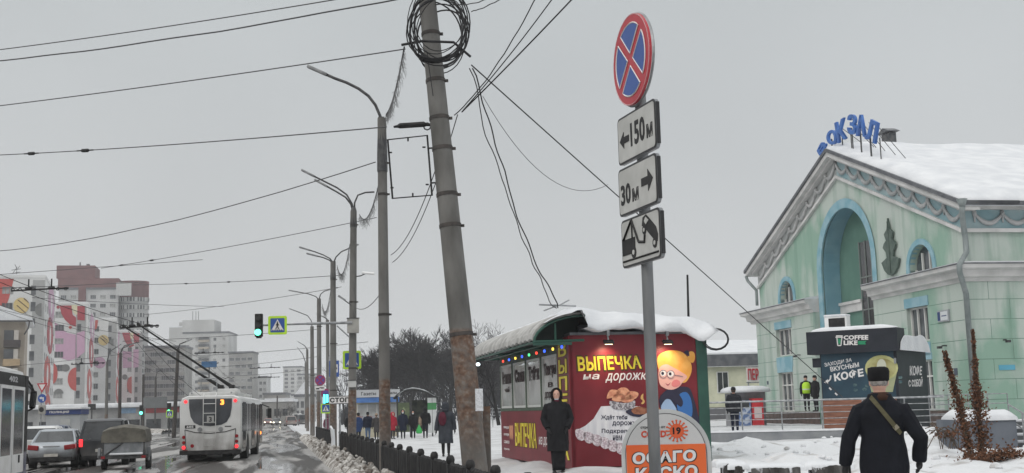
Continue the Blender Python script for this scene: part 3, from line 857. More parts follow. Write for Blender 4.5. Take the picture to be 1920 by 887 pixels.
# front print: headline
def qd(p00, p10, p01, p11, y=0): return (KF.hit(*p00, y), KF.hit(*p10, y), KF.hit(*p01, y), KF.hit(*p11, y))
text('lettering', 'ВЫПЕЧКА', ol_m, KB, 0, 0, 0, 0, -.002, bold=.05, depth=.003, quad=qd((1081, 699), (1206, 694), (1080, 666), (1203, 664)))
text('lettering', 'ВЫПЕЧКА', yel_m, KB, 0, 0, 0, 0, -.009, bold=.028, depth=.004, quad=qd((1084, 696), (1203, 691), (1082, 669), (1200, 667)))
text('lettering', 'на', wt_m, KB, 0, 0, 0, 0, -.002, shear=.12, bold=.015, depth=.003, quad=qd((1093, 712), (1124, 711), (1093, 702), (1124, 701)))
text('lettering', 'дорожку', wt_m, KB, 0, 0, 0, 0, -.002, shear=.25, bold=.01, depth=.003, quad=qd((1135, 719), (1224, 716), (1135, 700), (1224, 698)))
# printed picture, every colour a thin vinyl layer
def vinyl(name, pts, mt, y, sm_=True):
    P = [KF.hit(x, yy) for x, yy in pts]
    if sm_:
        n = len(P); Q = []
        for i in range(n):
            a, b_, c_, d_2 = P[i - 1], P[i], P[(i + 1) % n], P[(i + 2) % n]
            for k in (0, .33, .67):
                k2, k3 = k * k, k * k * k
                Q.append(tuple(.5 * (2 * b_[e] + (c_[e] - a[e]) * k + (2 * a[e] - 5 * b_[e] + 4 * c_[e] - d_2[e]) * k2 + (3 * b_[e] - a[e] - 3 * c_[e] + d_2[e]) * k3) for e in (0, 1)))
        P = Q
    mm = MB(mt); mm.prism(P, y - .003, y); return mm.build(name, KB)
cloth_m = mat('print_cloth', (.60, .60, .64), (.74, .74, .76), 2.2, .35, .65, stretch=(5, 1, .6))
vinyl('printed_tablecloth', [(1127, 762), (1165, 760), (1200, 762), (1228, 780), (1228, 850), (1200, 852), (1170, 846), (1140, 836), (1112, 824), (1086, 812), (1083, 806), (1098, 798), (1113, 785), (1122, 770)], cloth_m, -.001, False)
lace = mat('print_lace', (.45, .36, .40), (.70, .64, .67), 22, .45, .55)
def zpx(x, y, dx, dy): return (x + dx, y + dy)
for i in range(8):
    x = 1089 + i * 15; y = 814 + i * 5.2
    vinyl('printed_lace', [(x - 9, y - 9), (x + 5, y - 8), (x + 10, y + 3), (x + 4, y + 12), (x - 5, y + 10), (x - 10, y + 1)], lace, -.004)
bas = mat('print_basket', (.16, .15, .17), (.50, .49, .52), 30, .45, .55)
vinyl('printed_basket', [(1143, 752), (1170, 756), (1190, 751), (1187, 766), (1168, 769), (1149, 766)], bas, -.008)
pas = mat('print_pastry_front', (.52, .20, .12), (.68, .34, .20), 9)
for x, y, a in ((1150, 739, -.5), (1168, 735, .3), (1184, 742, -.3), (1160, 746, .1), (1176, 748, .2)):
    vinyl('printed_pastry', [(x - 13, y + 4 - a * 8), (x - 7, y - 7), (x + 5, y - 8), (x + 13, y - 2 + a * 6), (x + 8, y + 5), (x - 4, y + 7)], pas, -.012)
nav = mat('print_navy', (.018, .018, .045), var=.15)
vinyl('printed_tray', [(1174, 770), (1200, 764), (1240, 770), (1240, 782), (1195, 782), (1178, 777)], nav, -.016)
vinyl('printed_buns', [(1184, 768), (1196, 762), (1212, 765), (1228, 762), (1240, 768), (1238, 775), (1196, 777), (1186, 774)], mat('print_buns', (.20, .07, .035), (.32, .13, .07), 12), -.020)
stm = mat('print_steam', (.60, .36, .12), var=.1)
vinyl('printed_steam', [(1202, 742), (1206, 738), (1206, 747), (1209, 753), (1205, 758), (1202, 756), (1205, 752), (1201, 747)], stm, -.004)
vinyl('printed_shawl', [(1238, 742), (1262, 728), (1290, 726), (1300, 745), (1308, 775), (1312, 795), (1290, 800), (1262, 790), (1240, 772)], nav, -.004)
vinyl('printed_sleeve', [(1272, 742), (1285, 735), (1294, 745), (1298, 765), (1296, 782), (1284, 776), (1270, 768)], mat('print_blue', (.035, .15, .42), var=.1), -.008)
vinyl('printed_blouse', [(1240, 760), (1252, 746), (1262, 757), (1268, 770), (1250, 772), (1241, 770)], mat('print_pale_blue', (.30, .42, .60), var=.1), -.008)
hair = mat('print_hair', (.72, .32, .05), (.80, .42, .10), 3)
vinyl('printed_bun', [(1292, 660), (1300, 660), (1303, 668), (1301, 678), (1296, 680), (1289, 673)], hair, -.008)
vinyl('printed_hair', [(1232, 672), (1244, 660), (1262, 657), (1280, 661), (1293, 676), (1297, 692), (1292, 708), (1282, 718), (1262, 712), (1238, 700)], hair, -.008)
vinyl('printed_tie', [(1282, 660), (1290, 657), (1292, 668), (1286, 664)], nav, -.012)
face = mat('print_face', (.70, .36, .30), (.76, .42, .36), 2)
vinyl('printed_face', [(1235, 692), (1248, 683), (1262, 689), (1276, 697), (1288, 706), (1280, 716), (1272, 726), (1258, 731), (1244, 727), (1236, 718)], face, -.012)
chk = mat('print_cheek', (.66, .20, .20), var=.08)
vinyl('printed_cheek', [(1259, 718), (1265, 712), (1273, 714), (1275, 721), (1267, 726), (1260, 724)], chk, -.016)
for x, y, r in ((1243, 700, 5.5), (1257, 701, 6)):
    vinyl('printed_eye', [(x + r * math.cos(i * .785), y + r * math.sin(i * .785)) for i in range(8)], wt_m, -.016)
    vinyl('printed_pupil', [(x - 1 + 2.6 * math.cos(i * .785), y + 3 * math.sin(i * .785)) for i in range(8)], nav, -.020)
mm = MB(mat('print_glasses', (.30, .22, .25), var=.1))
for x, y in ((1243, 700), (1257, 701)):
    mm.tube([(p_[0], -.022, p_[1]) for p_ in [KF.hit(x + 7 * math.cos(i * .5236), y + 1 + 7.5 * math.sin(i * .5236)) for i in range(12)]], .008, 4, closed=True)
mm.tube([(KF.hit(1264, 703)[0], -.022, KF.hit(1264, 703)[1]), (KF.hit(1280, 706)[0], -.022, KF.hit(1280, 706)[1])], .008, 4)
mm.build('printed_glasses', KB)
vinyl('printed_mouth', [(1247, 718), (1252, 721), (1257, 717), (1252, 723.5)], mat('print_mouth', (.35, .05, .08), var=.1), -.016)
vinyl('printed_scarf', [(1236, 748), (1250, 731), (1268, 735), (1280, 752), (1276, 763), (1262, 752), (1250, 748), (1238, 756)], nav, -.012)
for s_, x0, x1, y in (('Ждёт тебя', 1127, 1176, 783), ('дорожка,', 1148, 1202, 795), ('Подкрепись', 1128, 1196, 809), ('нем', 1149, 1166, 821)):
    text('lettering', s_, nav, KB, 0, 0, 0, 0, -.006, bold=.02, depth=.002, quad=qd((x0, y + 5), (x1, y + 5), (x0, y - 5), (x1, y - 5)))

# arched canopy over the windows and its snow
can = mat('canopy_polycarbonate', (.30, .29, .275), (.46, .45, .43), 3, rough=.45)
m = MB(can)
prof = [(-.88 + 1.18 * (1 - math.cos(a)), 2.86 + .60 * math.sin(a)) for a in [i * (math.pi / 2) / 8 for i in range(9)]]
def cano(y, k=0.0): return [V((x, y, z + k)) for x, z in prof] + [V((x + .05, y, z - .04 + k)) for x, z in reversed(prof)]
rings = []
for i in range(73):
    y = -.12 + i * (KL + .3) / 72
    rings.append(cano(y, (0.0, .035, .045, .035)[i % 4]))
m.loft(rings); m.build('canopy', KB)
m = MB(ksg)
for y in (-.15, 2.8, 5.6, KL + .1):
    m.tube([(x + .04, y, z - .07) for x, z in prof], .03, 5)
    m.tube([(-.84, y, 2.82), (.3, y, 2.84)], .03, 5)
m.tube([(-.35, -.15, 2.84), (-.35, -.15, 3.22)], .025, 5)
for x in (-.84, -.42): m.tube([(x, -.15, 2.81), (x, KL + .1, 2.81)], .028, 5)
m.b2((-.86, -.16, 2.74), (.02, -.12, 2.80))
m.build('canopy_frame', KB)
m = MB(mat('canopy_dark_inside', (.01, .018, .016), var=.1)); m.prism([(-.78, 2.84)] + [(x + .08, z - .06) for x, z in prof[1:]] + [(.3, 2.84)], .5, .53); m.build('canopy_inner_shade', KB)  # near-black sheet standing for the shade inside the canopy
m = MB(snow_m)
nx, ny = 34, 44
rows = []
for i in range(nx + 1):
    k = i / nx
    x = -.62 + (KW + .77) * k
    row = []
    for jx in range(ny + 1):
        y = -.35 + (KL + .5) * jx / ny
        if x < .3:
            c_ = max(-1, min(1, 1 - (x + .88) / 1.18)); zb = 2.86 + .60 * math.sin(math.acos(c_))
        else: zb = 3.46 - .24 * (x - .3) / 2.9
        e = sm(-.35, .1, y) * sm(0, .22, k + .04 + .08 * nse(y * 1.3, 3)) * sm(0, .12, 1 - k)
        front = 1 - sm(-.35, .25, y)
        th = -.04 * (k < .16) + .03 + e * (.08 + .08 * nse(x * 1.1, y * .7, 3) + .05 * nse(x * 3, y * 3, 1))
        if x < .25: th *= 1 if jx else 1
        drop = front * (.16 + .34 * max(0, nse(x * 1.5, 7.7) + .25)) if x > .3 else 0
        yy = y - front * .08 * (1 + nse(x * 2, 1.2)) + (1 - sm(.15, .5, x)) * max(0, .0)
        row.append(m.bm.verts.new((x, yy, zb + th - drop)))
    rows.append(row)
for i in range(nx):
    for jx in range(ny): m.face((rows[i][jx], rows[i + 1][jx], rows[i + 1][jx + 1], rows[i][jx + 1]))
for i in range(nx):
    a, b_ = rows[i][0].co, rows[i + 1][0].co
    if a.x > .25:
        za = 3.0 + .13 * max(0, nse(a.x * 1.9, 5.5)) * 2; zb_ = 3.0 + .13 * max(0, nse(b_.x * 1.9, 5.5)) * 2
        m.poly([a, b_, V((b_.x, b_.y + .02, min(b_.z - .04, zb_))), V((a.x, a.y + .02, min(a.z - .04, za)))])
        m.poly([V((a.x, a.y + .02, min(a.z - .04, za))), V((b_.x, b_.y + .02, min(b_.z - .04, zb_))), V((b_.x, .3, zb_)), V((a.x, .3, za))])
for jx in range(ny):
    a, b_ = rows[nx][jx].co, rows[nx][jx + 1].co
    m.poly([a, b_, V((b_.x - .02, b_.y, 3.0)), V((a.x - .02, a.y, 3.0))])
m.build('roof_snow', KB, smooth=True, weld=True)
m = MB(greyroof_m); m.b2((.0, -.05, KH + .06), (KW + .05, KL, KH + .12)); m.b2((.3, .32, KH + .12), (KW - .05, KL - .1, 3.2)); m.build('roof', KB)
# spotlights on brackets, lit
for px in (1141, 1252):
    x, z = KF.hit(px, 641, -.35)
    o = thing('sign_spotlight', 'lit spotlight on a bracket over the %s' % ('yellow headline' if px < 1200 else "printed woman's hair"), 'spotlight', tuple(V((kc.x, kc.y, KZ)) + RR * x - RU * .35 + V((0, 0, z))), RZ, 'spotlights over the bakery panel')
    m = MB(steel_m); m.tube([(0, .36, .26), (0, .12, .26), (0, 0, .04)], .018, 5); m.box((0, .02, .2), (.06, .06, .12)); m.build('bracket', o)
    m = MB(black_m); m.box((0, 0, 0), (.22, .13, .05), (rad(28), 0, 0)); m.build('lamp_body', o)
    m = MB(mat('warm_lamp_lit', (1, .78, .5), var=.01, emit=5)); m.box((0, .02, -.034), (.17, .09, .012), (rad(28), 0, 0)); m.build('lamp_glass', o)
    ld = bpy.data.lights.new('spot_lamp', 'SPOT'); ld.energy = 34; ld.color = (1, .74, .5); ld.spot_size = rad(120); ld.spot_blend = .9; ld.shadow_soft_size = .06
    lo = bpy.data.objects.new('spot_lamp', ld); COL.objects.link(lo); lo.parent = o; lo.location = (0, .03, -.06)
    lo.rotation_euler = V((0, -.55, .9)).to_track_quat('Z', 'Y').to_euler()
# string of coloured bulbs under the canopy
gl = thing('bulb_garland', 'string of coloured glowing bulbs under the bakery canopy', 'garland', (kc.x, kc.y, KZ), RZ)
m = MB(cable_m); pts = []
bl = []
cols = ((.05, .12, 1), (1, .7, .1), (.05, .15, 1), (1, .08, .05), (.1, .9, .3))
for i in range(9):
    y = .25 + i * .92; pts.append((-.12, y, 2.78)); pts.append((-.12, y + .46, 2.70)); bl.append((-.12, y, 2.72))
m.tube(pts, .008, 4); m.build('cord', gl)
for i, p in enumerate(bl):
    c_ = cols[i % 5]; m = MB(mat('bulb_%d_lit' % (i % 5), c_, var=.01, emit=1.8)); m.ell(p, (.030, .030, .042), 8, 5); m.build('bulb', gl, smooth=True)
fl = thing('canopy_floodlight', 'small cold white lamp lit at the far end of the bakery canopy', 'lamp', tuple(V((kc.x, kc.y, KZ)) - RR * .7 + RU * (KL - .2) + V((0, 0, 2.66))), RZ)
m = MB(black_m); m.box((0, .05, .05), (.16, .1, .12)); m.build('lamp_body', fl)
m = MB(mat('cold_lamp_lit', (.85, .95, 1), var=.01, emit=6)); m.ell((0, -.03, .02), (.06, .03, .05), 8, 5); m.build('lamp_glass', fl)
# antenna and vent on the roof, cable ring at the right corner
u, z = KF.hit(1291, 605, 4.0)
a_ = thing('roof_antenna', 'thin black rod standing up from the bakery roof snow', 'antenna', tuple(V((kc.x, kc.y, KZ)) + RR * u + RU * 4.0 + V((0, 0, 3.4))), RZ)
m = MB(black_m); m.tube([(0, 0, 0), (.03, 0, 1.35)], [.035, .028], 6); m.build('rod', a_); m = MB(dsteel_m); m.b2((-.1, -.1, -.05), (.1, .1, .1)); m.build('foot', a_)
rg = MB(cable_m); c_ = V((kc.x, kc.y, KZ)) + RR * (KW + .2) - RU * .1 + V((0, 0, 2.82))
for k in range(3):
    rg.tube([c_ + RR * (.28 + .02 * k) * math.cos(i * .393) + V((0, 0, (.22 + .015 * k) * math.sin(i * .393))) + RU * (.02 * k) for i in range(16)], .012, 4, closed=True)
tag(rg.build('cable_ring'), 'ring of spare black cable hung at the green corner of the bakery stall', 'cable')
rg = MB(steel_m); b0 = V((kc.x, kc.y, KZ)) + RU * .3 - RR * .1 + V((0, 0, 3.66))
rg.tube([b0 - RR * .5 + V((0, 0, .02)), b0 + RR * .35 - V((0, 0, .02))], .02, 5); rg.tube([b0 - RR * .4 - V((0, 0, .12)), b0 + V((0, 0, .02)), b0 + RR * .2 + V((0, 0, .12))], .016, 5)
tag(rg.build('cable_bracket'), 'bent metal bracket with a cable on the front of the bakery canopy', 'bracket')

# ================================================================== coffee stall
CK = at(1690, 800, 44.5); CR = rad(-33); CZ = zt(CK.x, CK.y) - .1
CF = Fr((CK.x, CK.y, CZ), CR)
cf = thing('coffee_kiosk', 'dark blue coffee stall with white hand lettering in front of the station', 'kiosk', (CK.x, CK.y, CZ), CR)
# origin is the near right corner; the front runs to -x
cw = -CF.hit(1540, 700)[0]
hz = CF.hit(1690, 655)[1]; bz = CF.hit(1600, 748)[1]; tz = CF.hit(1683, 614)[1]
blk = mat('stall_dark_navy', (.012, .015, .022), (.018, .021, .030), 2, rough=.5, spec=.3)
teal = mat('print_teal', (.012, .030, .052), (.028, .070, .100), 0.8, .35, .65, rough=.45, spec=.3)
brick = mat('wood_plank_red', (.16, .06, .035), (.26, .11, .065), 4, rough=.6, stretch=(.5, 1, 7))
DP = 3.9
m = MB(blk); m.b2((-cw, .02, 0), (0, DP, hz)); m.b2((-cw - .02, 0.0, bz), (0.0, .018, hz)); m.b2((-.02, -.02, 0), (.02, DP, hz + .02)); m.build('body', cf)
m = MB(teal); m.b2((-cw + .02, -.012, bz), (-.1, -.002, hz)); m.build('print_panel', cf)
m = MB(brick)
for i in range(6): m.b2((-cw, -.05, .0 + i * bz / 6), (-.1, .015, (i + 1) * bz / 6 - .015))
m.build('wood_plinth', cf)
m = MB(blk); hx0 = CF.hit(1512, 640, -.25)[0]; hx1 = CF.hit(1683, 640, -.25)[0]
m.b2((hx0, -.25, hz - .05), (hx1, .7, tz)); m.build('header', cf)
m = MB(blk); m.b2((-cw - .32, .0, CF.hit(1540, 680)[1] - .17), (-cw - .021, .4, CF.hit(1540, 680)[1] + .17)); m.build('side_lamp', cf)
hq = lambda a, b_, c_, d_2, y=-.25: (CF.hit(*a, y), CF.hit(*b_, y), CF.hit(*c_, y), CF.hit(*d_2, y))
text('lettering', 'COFFEE', wt_m, cf, 0, 0, 0, 0, -.252, bold=.04, depth=.01, quad=hq((1582, 637), (1628, 637), (1582, 629), (1628, 628)))
text('lettering', 'LIKE', wt_m, cf, 0, 0, 0, 0, -.252, bold=.04, depth=.01, quad=hq((1582, 647), (1608, 647), (1582, 638.5), (1608, 638.5)))
gre = mat('logo_green', (.01, .22, .10), var=.1)
m = MB(gre); P = lambda x, y: CF.hit(x, y, -.25)
m.prism([P(1609, 646), P(1624, 646), P(1622, 642.5), P(1625, 639), P(1609, 639.5)], -.262, -.252); m.build('logo_ribbon', cf); m = MB(gre); m.prism([P(1571, 635), P(1576.5, 635), P(1576, 645), P(1572, 645)], -.262, -.252); m.build('logo_green', cf)
m = MB(wt_m)
for a, b_ in (((1568, 630), (1580, 630)), ((1569, 630), (1571, 648)), ((1579, 630), (1577, 648)), ((1571, 648), (1577, 648)), ((1567, 632.5), (1581, 632.5))):
    p0, p1 = P(*a), P(*b_); m.tube([(p0[0], -.262, p0[1]), (p1[0], -.262, p1[1])], .02, 4)
m.build('logo_cup', cf)
h2 = lambda a, b_, c_, d_2: hq(a, b_, c_, d_2, -.012)
text('lettering', 'ЗАХОДИ ЗА', wt_m, cf, 0, 0, 0, 0, -.016, bold=.015, depth=.003, quad=h2((1547, 689), (1597, 679), (1545, 681), (1597, 671)))
text('lettering', 'ВКУСНЫМ', wt_m, cf, 0, 0, 0, 0, -.016, bold=.02, depth=.003, quad=h2((1558, 697), (1611, 688), (1556, 688), (1610, 679)))
text('lettering', 'КОФЕ', wt_m, cf, 0, 0, 0, 0, -.016, bold=.04, depth=.003, quad=h2((1565, 716), (1620, 706), (1563, 700), (1618, 690)))
m = MB(wt_m); ap = [CF.hit(x, y, -.012) for x, y in ((1558, 704), (1557, 711), (1553, 715), (1547, 717))]
m.tube([(x, -.018, z) for x, z in ap], .03, 5)
a = [CF.hit(x, y, -.012) for x, y in ((1552, 711), (1545, 717), (1553, 720))]; m.prism(a, -.024, -.016)
for x, y in ((1555, 727), (1566, 737)):
    p0, p1 = CF.hit(x, y, -.012), CF.hit(x + 4, y + 4, -.012); m.tube([(p0[0], -.018, p0[1]), (p1[0], -.018, p1[1])], .03, 5)
m.build('arrow_mark', cf)
def cvinyl(name, pts, mt, y):
    mm = MB(mt); mm.prism([CF.hit(px, py, -.012) for px, py in pts], y - .003, y); return mm.build(name, cf)
cup = mat('print_cup', (.40, .40, .16), (.55, .54, .26), 2); cup2 = mat('print_coffee', (.26, .22, .07), (.42, .40, .18), 1.5)
def epts(cx, cy, rx, ry): return [(cx + rx * math.cos(i * .2618), cy + ry * math.sin(i * .2618)) for i in range(24)]
cvinyl('printed_cup', [(1623, 692), (1683, 692), (1674, 735), (1634, 735)], mat('print_cup_side', (.28, .31, .18), (.36, .38, .22), 2), -.014)
cvinyl('printed_rim', epts(1653, 690, 31, 24), cup, -.018)
cvinyl('printed_coffee', epts(1653, 691, 27, 19), cup2, -.022)
cvinyl('printed_foam', epts(1653, 688, 9, 15), mat('print_foam', (.55, .56, .45), var=.1), -.026)
be = mat('print_bean', (.02, .06, .08), (.10, .16, .15), 6)
for x, y in ((1603, 722), (1604, 731), (1621, 730), (1626, 723), (1688, 708), (1688, 716)): cvinyl('printed_bean', epts(x, y, 4, 3), be, -.014)
# right side lettering, in the side's own frame
CS2 = Matrix.Rotation(rad(90), 4, 'Z')
CSF = Fr((CK.x, CK.y, CZ), CR + math.pi / 2)
sq = lambda a, b_, c_, d_2: (CSF.hit(*a, -.02), CSF.hit(*b_, -.02), CSF.hit(*c_, -.02), CSF.hit(*d_2, -.02))
text('lettering', 'КОФЕ', wt_m, cf, 0, 0, 0, 0, -.021, bold=.02, depth=.004, quad=sq((1706, 705), (1728, 704), (1706, 685), (1729, 686)), M=CS2)
text('lettering', 'С СОБОЙ', wt_m, cf, 0, 0, 0, 0, -.021, bold=.02, depth=.004, quad=sq((1704, 725), (1729, 725), (1703, 710), (1730, 706)), M=CS2)
m = MB(steel_m); m.b2((-.08, -.09, CF.hit(1690, 676)[1] - .1), (-.01, -.021, CF.hit(1690, 676)[1] + .1)); m.build('wall_lamp', cf)
# roof snow and air conditioner
m = MB(snow_m)

N = 26
def drift(x0, x1, y0, y1, zb, h, sd):
    g_ = [[m.bm.verts.new((x0 + (x1 - x0) * i / N, y0 + (y1 - y0) * j_ / N + (.04 * nse(i * .6, sd) if j_ in (0, N) else 0), zb + h * (min(1, 6 * min(i, N - i) / N) * min(1, 6 * min(j_, N - j_) / N)) ** .5 * (.85 + .25 * nse((x0 + (x1 - x0) * i / N) * .9, (y0 + (y1 - y0) * j_ / N) * .9, sd)) - (.05 if i in (0, N) or j_ in (0, N) else 0))) for j_ in range(N + 1)] for i in range(N + 1)]
    for i in range(N):
        for j_ in range(N): m.face((g_[i][j_], g_[i + 1][j_], g_[i + 1][j_ + 1], g_[i][j_ + 1]))
drift(hx1 + .02, .20, -.12, 3.95, hz + .03, .62, 1.0); drift(-2.9, hx1 + .02, .72, 3.8, hz + .05, .5, 4.0); drift(hx0 + .1, hx1 - .1, -.22, .68, tz + .02, .15, 7.0); m.build('roof_snow', cf, smooth=True)
u, z = CF.hit(1568, 603, .6)
ac_ = thing('air_conditioner', 'boxy air conditioner with a dark fan grille on the coffee stall roof', 'air conditioner', tuple(V((CK.x, CK.y, CZ)) + CF.x * u + CF.y * .6 + V((0, 0, tz))), CR)
hh = CF.hit(1568, 594, .6)[1] - tz
m = MB(white_m); m.b2((-.42, -.1, -.3), (.42, .35, hh)); m.build('casing', ac_)
m = MB(black_m); m.b2((-.26, -.12, .06), (.36, -.102, hh - .06)); m.build('fan_grille', ac_)
m = MB(snow_m); m.box((0, .12, hh + .04), (.88, .5, .09), bev=.035); m.build('snow_cap', ac_)
m = MB(black_m); m.tube([(-.5, 0, .02), (-.62, .02, .12), (-.66, .02, -.1)], .035, 6); m.build('pipe', ac_)
# ================================================================== poles
def pole_material(name, rust_z, fade=.5):
    m = mat(name, (.085, .082, .076), (.19, .185, .175), 2.2, .3, .7, .85, stretch=(1, 1, .35), bump=.35, bscale=14)
    t = m.node_tree; b = t.nodes['Principled BSDF']; K = t.links.new
    old = b.inputs['Base Color'].links[0].from_socket
    co = [n for n in t.nodes if n.type == 'TEX_COORD'][0]
    sp = t.nodes.new('ShaderNodeSeparateXYZ'); K(co.outputs['Object'], sp.inputs[0])
    n = t.nodes.new('ShaderNodeTexNoise'); n.inputs['Scale'].default_value = 5; n.inputs['Detail'].default_value = 6; K(co.outputs['Object'], n.inputs['Vector'])
    # torn paper, glue and rust-brown paint remains on the lower pole
    mr = t.nodes.new('ShaderNodeMapRange'); mr.inputs[1].default_value = rust_z - .05; mr.inputs[2].default_value = rust_z + .05
    mr.inputs[3].default_value = 1; mr.inputs[4].default_value = 0; K(sp.outputs['Z'], mr.inputs[0])
    lo = t.nodes.new('ShaderNodeMapRange'); lo.inputs[1].default_value = 0.9; lo.inputs[2].default_value = 1.6; K(sp.outputs['Z'], lo.inputs[0])
    th = t.nodes.new('ShaderNodeMapRange'); th.inputs[1].default_value = .32; th.inputs[2].default_value = .55; th.inputs[3].default_value = .2; K(n.outputs['Fac'], th.inputs[0])
    mu = t.nodes.new('ShaderNodeMath'); mu.operation = 'MULTIPLY'; K(mr.outputs[0], mu.inputs[0]); K(th.outputs[0], mu.inputs[1])
    mu2 = t.nodes.new('ShaderNodeMath'); mu2.operation = 'MULTIPLY'; K(mu.outputs[0], mu2.inputs[0])
    a = t.nodes.new('ShaderNodeMath'); a.operation = 'MULTIPLY_ADD'; a.inputs[1].default_value = .75; a.inputs[2].default_value = .25; K(lo.outputs[0], a.inputs[0]); K(a.outputs[0], mu2.inputs[1])
    n3 = t.nodes.new('ShaderNodeTexNoise'); n3.inputs['Scale'].default_value = 11; n3.inputs['Detail'].default_value = 5; K(co.outputs['Object'], n3.inputs['Vector'])
    r = t.nodes.new('ShaderNodeValToRGB'); els = r.color_ramp.elements
    els[0].position = .30; els[0].color = (.075, .042, .028, 1); els[1].position = .52; els[1].color = (.15, .090, .062, 1)
    e = els.new(.74); e.color = (.25, .22, .19, 1); K(n3.outputs['Fac'], r.inputs[0])
    mx = t.nodes.new('ShaderNodeMix'); mx.data_type = 'RGBA'; K(mu2.outputs[0], mx.inputs[0]); K(old, mx.inputs[6]); K(r.outputs[0], mx.inputs[7])
    K(mx.outputs[2], b.inputs['Base Color'])
    return m
conc_a = pole_material('pole_concrete', 2.6)
conc_b = pole_material('leaning_pole_concrete', 3.1)
band_m = mat('steel_band', (.03, .026, .024), (.06, .05, .045), 6, rough=.7)
lamp_m = mat('lamp_head_grey', (.18, .185, .19), (.28, .285, .29), 4, rough=.5)
def concrete_pole(name, label, base, top, r0, r1, mt, group=None, bands=(), cat='pole'):
    """base/top in world; the pole keeps its own frame at the base"""
    base = V(base); d = V(top) - base
    p = thing(name, label, cat, base, 0, group)
    m = MB(mt); n = 14
    m.tube([d * (i / 8) for i in range(9)], [r0 + (r1 - r0) * i / 8 for i in range(9)], 16); m.build('shaft', p, smooth=35)
    for k in bands:
        m = MB(band_m); q = d * k; r = r0 + (r1 - r0) * k + .012
        m.tube([q - d.normalized() * .035, q + d.normalized() * .035], r, 14); m.box(q + V((r + .02, 0, 0)), (.07, .05, .05)); m.build('steel_band', p)
    return p, d
LAMP = 'street lamps along the pavement'
def lamp_arm(parent, pts, name='arm', r=.035, head=True):
    m = MB(dsteel_m); m.tube(pts, [r * 1.2] + [r] * (len(pts) - 1), 6); o = m.build(name, parent, smooth=True)
    if head:
        a, b = V(pts[-2]), V(pts[-1]); d = (b - a).normalized()
        m = MB(lamp_m); R = d.to_track_quat('X', 'Z').to_matrix().to_euler()
        m.box(b + d * .26, (.62, .17, .085), R, bev=.03); m.m(dsteel_m); m.box(b + d * .02, (.16, .1, .07), R); m.build('lamp_head', o)
    return o
def curve_px(px, Y, base):
    """street-side bracket: its bend read off at the pole's own distance"""
    out = []
    for i, (x, y) in enumerate(px): out.append(at(x, y, Y - 0.19 * (0)) - base)
    return out
def arm_pts(dx, up, n=8, bend=.55):
    """quarter bend then a long shallow run towards the carriageway"""
    pts = []
    L_ = dx
    for i in range(n + 1):
        k = i / n
        x = L_ * (k ** 1.35); z = up * (1 - (1 - k) ** 2.6)
        pts.append(-RR * x + V((0, 0, z)))
    return pts
PA = at(722, 830, 34); PA.z = .1
topA = at(716, 222, 34)
pA, dA = concrete_pole('lamp_pole', 'tall grey concrete lamp pole, its base painted rusty brown, next to the leaning pole', PA, topA, .165, .125, conc_a, LAMP, (.44, .78, .87))
m = MB(dsteel_m); m.tube([dA * .845, dA * .90, dA * 1.0], [.15, .145, .11], 10); m.b2(dA * 1.0 - V((.1, .05, .75)), dA * 1.0 + V((.06, .05, .04))); m.build('sleeve', pA)
lamp_arm(pA, [at(x, y, 34) - PA for x, y in ((716, 240), (713, 218), (704, 197), (691, 180), (672, 166), (650, 155), (628, 147), (610, 139))], r=.042)
pB_b = at(660, 848, 49.5); pB_b.z = .15; tB = at(663, 395, 49.5)
pB, dB = concrete_pole('lamp_pole', 'concrete pole carrying the pedestrian signal arm and a grey box', pB_b, tB, .17, .13, conc_a, LAMP, (.35, .62, .94))
m = MB(dsteel_m); m.tube([dB * .93, dB * 1.0, dB * 1.0 + V((0, 0, .15))], [.15, .12, .08], 8); m.build('sleeve', pB)
lamp_arm(pB, [at(x, y, 49.5) - pB_b for x, y in ((663, 396), (660, 382), (650, 365), (632, 352), (610, 341), (588, 330))])
lamp_arm(pB, [at(x, y, 49.5) - pB_b for x, y in ((662, 398), (658, 383), (648, 370), (630, 359), (612, 349))])
lamp_arm(pB, [at(x, y, 49.6) - pB_b for x, y in ((664, 398), (665, 380), (671, 366), (685, 361), (702, 360))], head=False)
pC_b = at(625, 830, 65); pC_b.z = .12; tC = at(624.5, 490, 65)
pC, dC = concrete_pole('lamp_pole', 'dark stained concrete lamp pole with two arms over the road, behind the signal pole', pC_b, tC, .19, .14, conc_a, LAMP, (.3, .55, .9))
m = MB(dsteel_m); m.tube([dC * .9, dC * 1.0], [.16, .12], 8); m.build('sleeve', pC)
lamp_arm(pC, [at(x, y, 65) - pC_b for x, y in ((624, 492), (619, 485), (606, 478), (590, 472), (580, 469))])
lamp_arm(pC, [at(x, y, 65) - pC_b for x, y in ((624, 494), (618, 488), (606, 483), (594, 480))])
lamp_arm(pC, [at(x, y, 65.1) - pC_b for x, y in ((625, 494), (630, 482), (640, 472), (654, 466))])
pD_b = at(599, 822, 86); pD_b.z = .1; tD = at(598, 560, 86)
pD, dD = concrete_pole('lamp_pole', 'concrete lamp pole with an icicle garland, third from the signal arm', pD_b, tD, .19, .14, conc_a, LAMP, (.4, .8))
lamp_arm(pD, [at(x, y, 86) - pD_b for x, y in ((598, 562), (592, 556), (578, 551), (556, 547))])
lamp_arm(pD, [at(x, y, 86.1) - pD_b for x, y in ((598, 562), (601, 552), (608, 546), (619, 543))])
pE_b = at(586, 815, 104); pE_b.z = .1; tE = at(585, 612, 104)
pE, dE = concrete_pole('lamp_pole', 'slim concrete lamp pole at the kerb with one long arm, left of the garland poles', pE_b, tE, .2, .15, conc_a, LAMP, (.55,))
lamp_arm(pE, [at(x, y, 104) - pE_b for x, y in ((585, 614), (584, 602), (577, 592), (562, 586), (554, 583))])
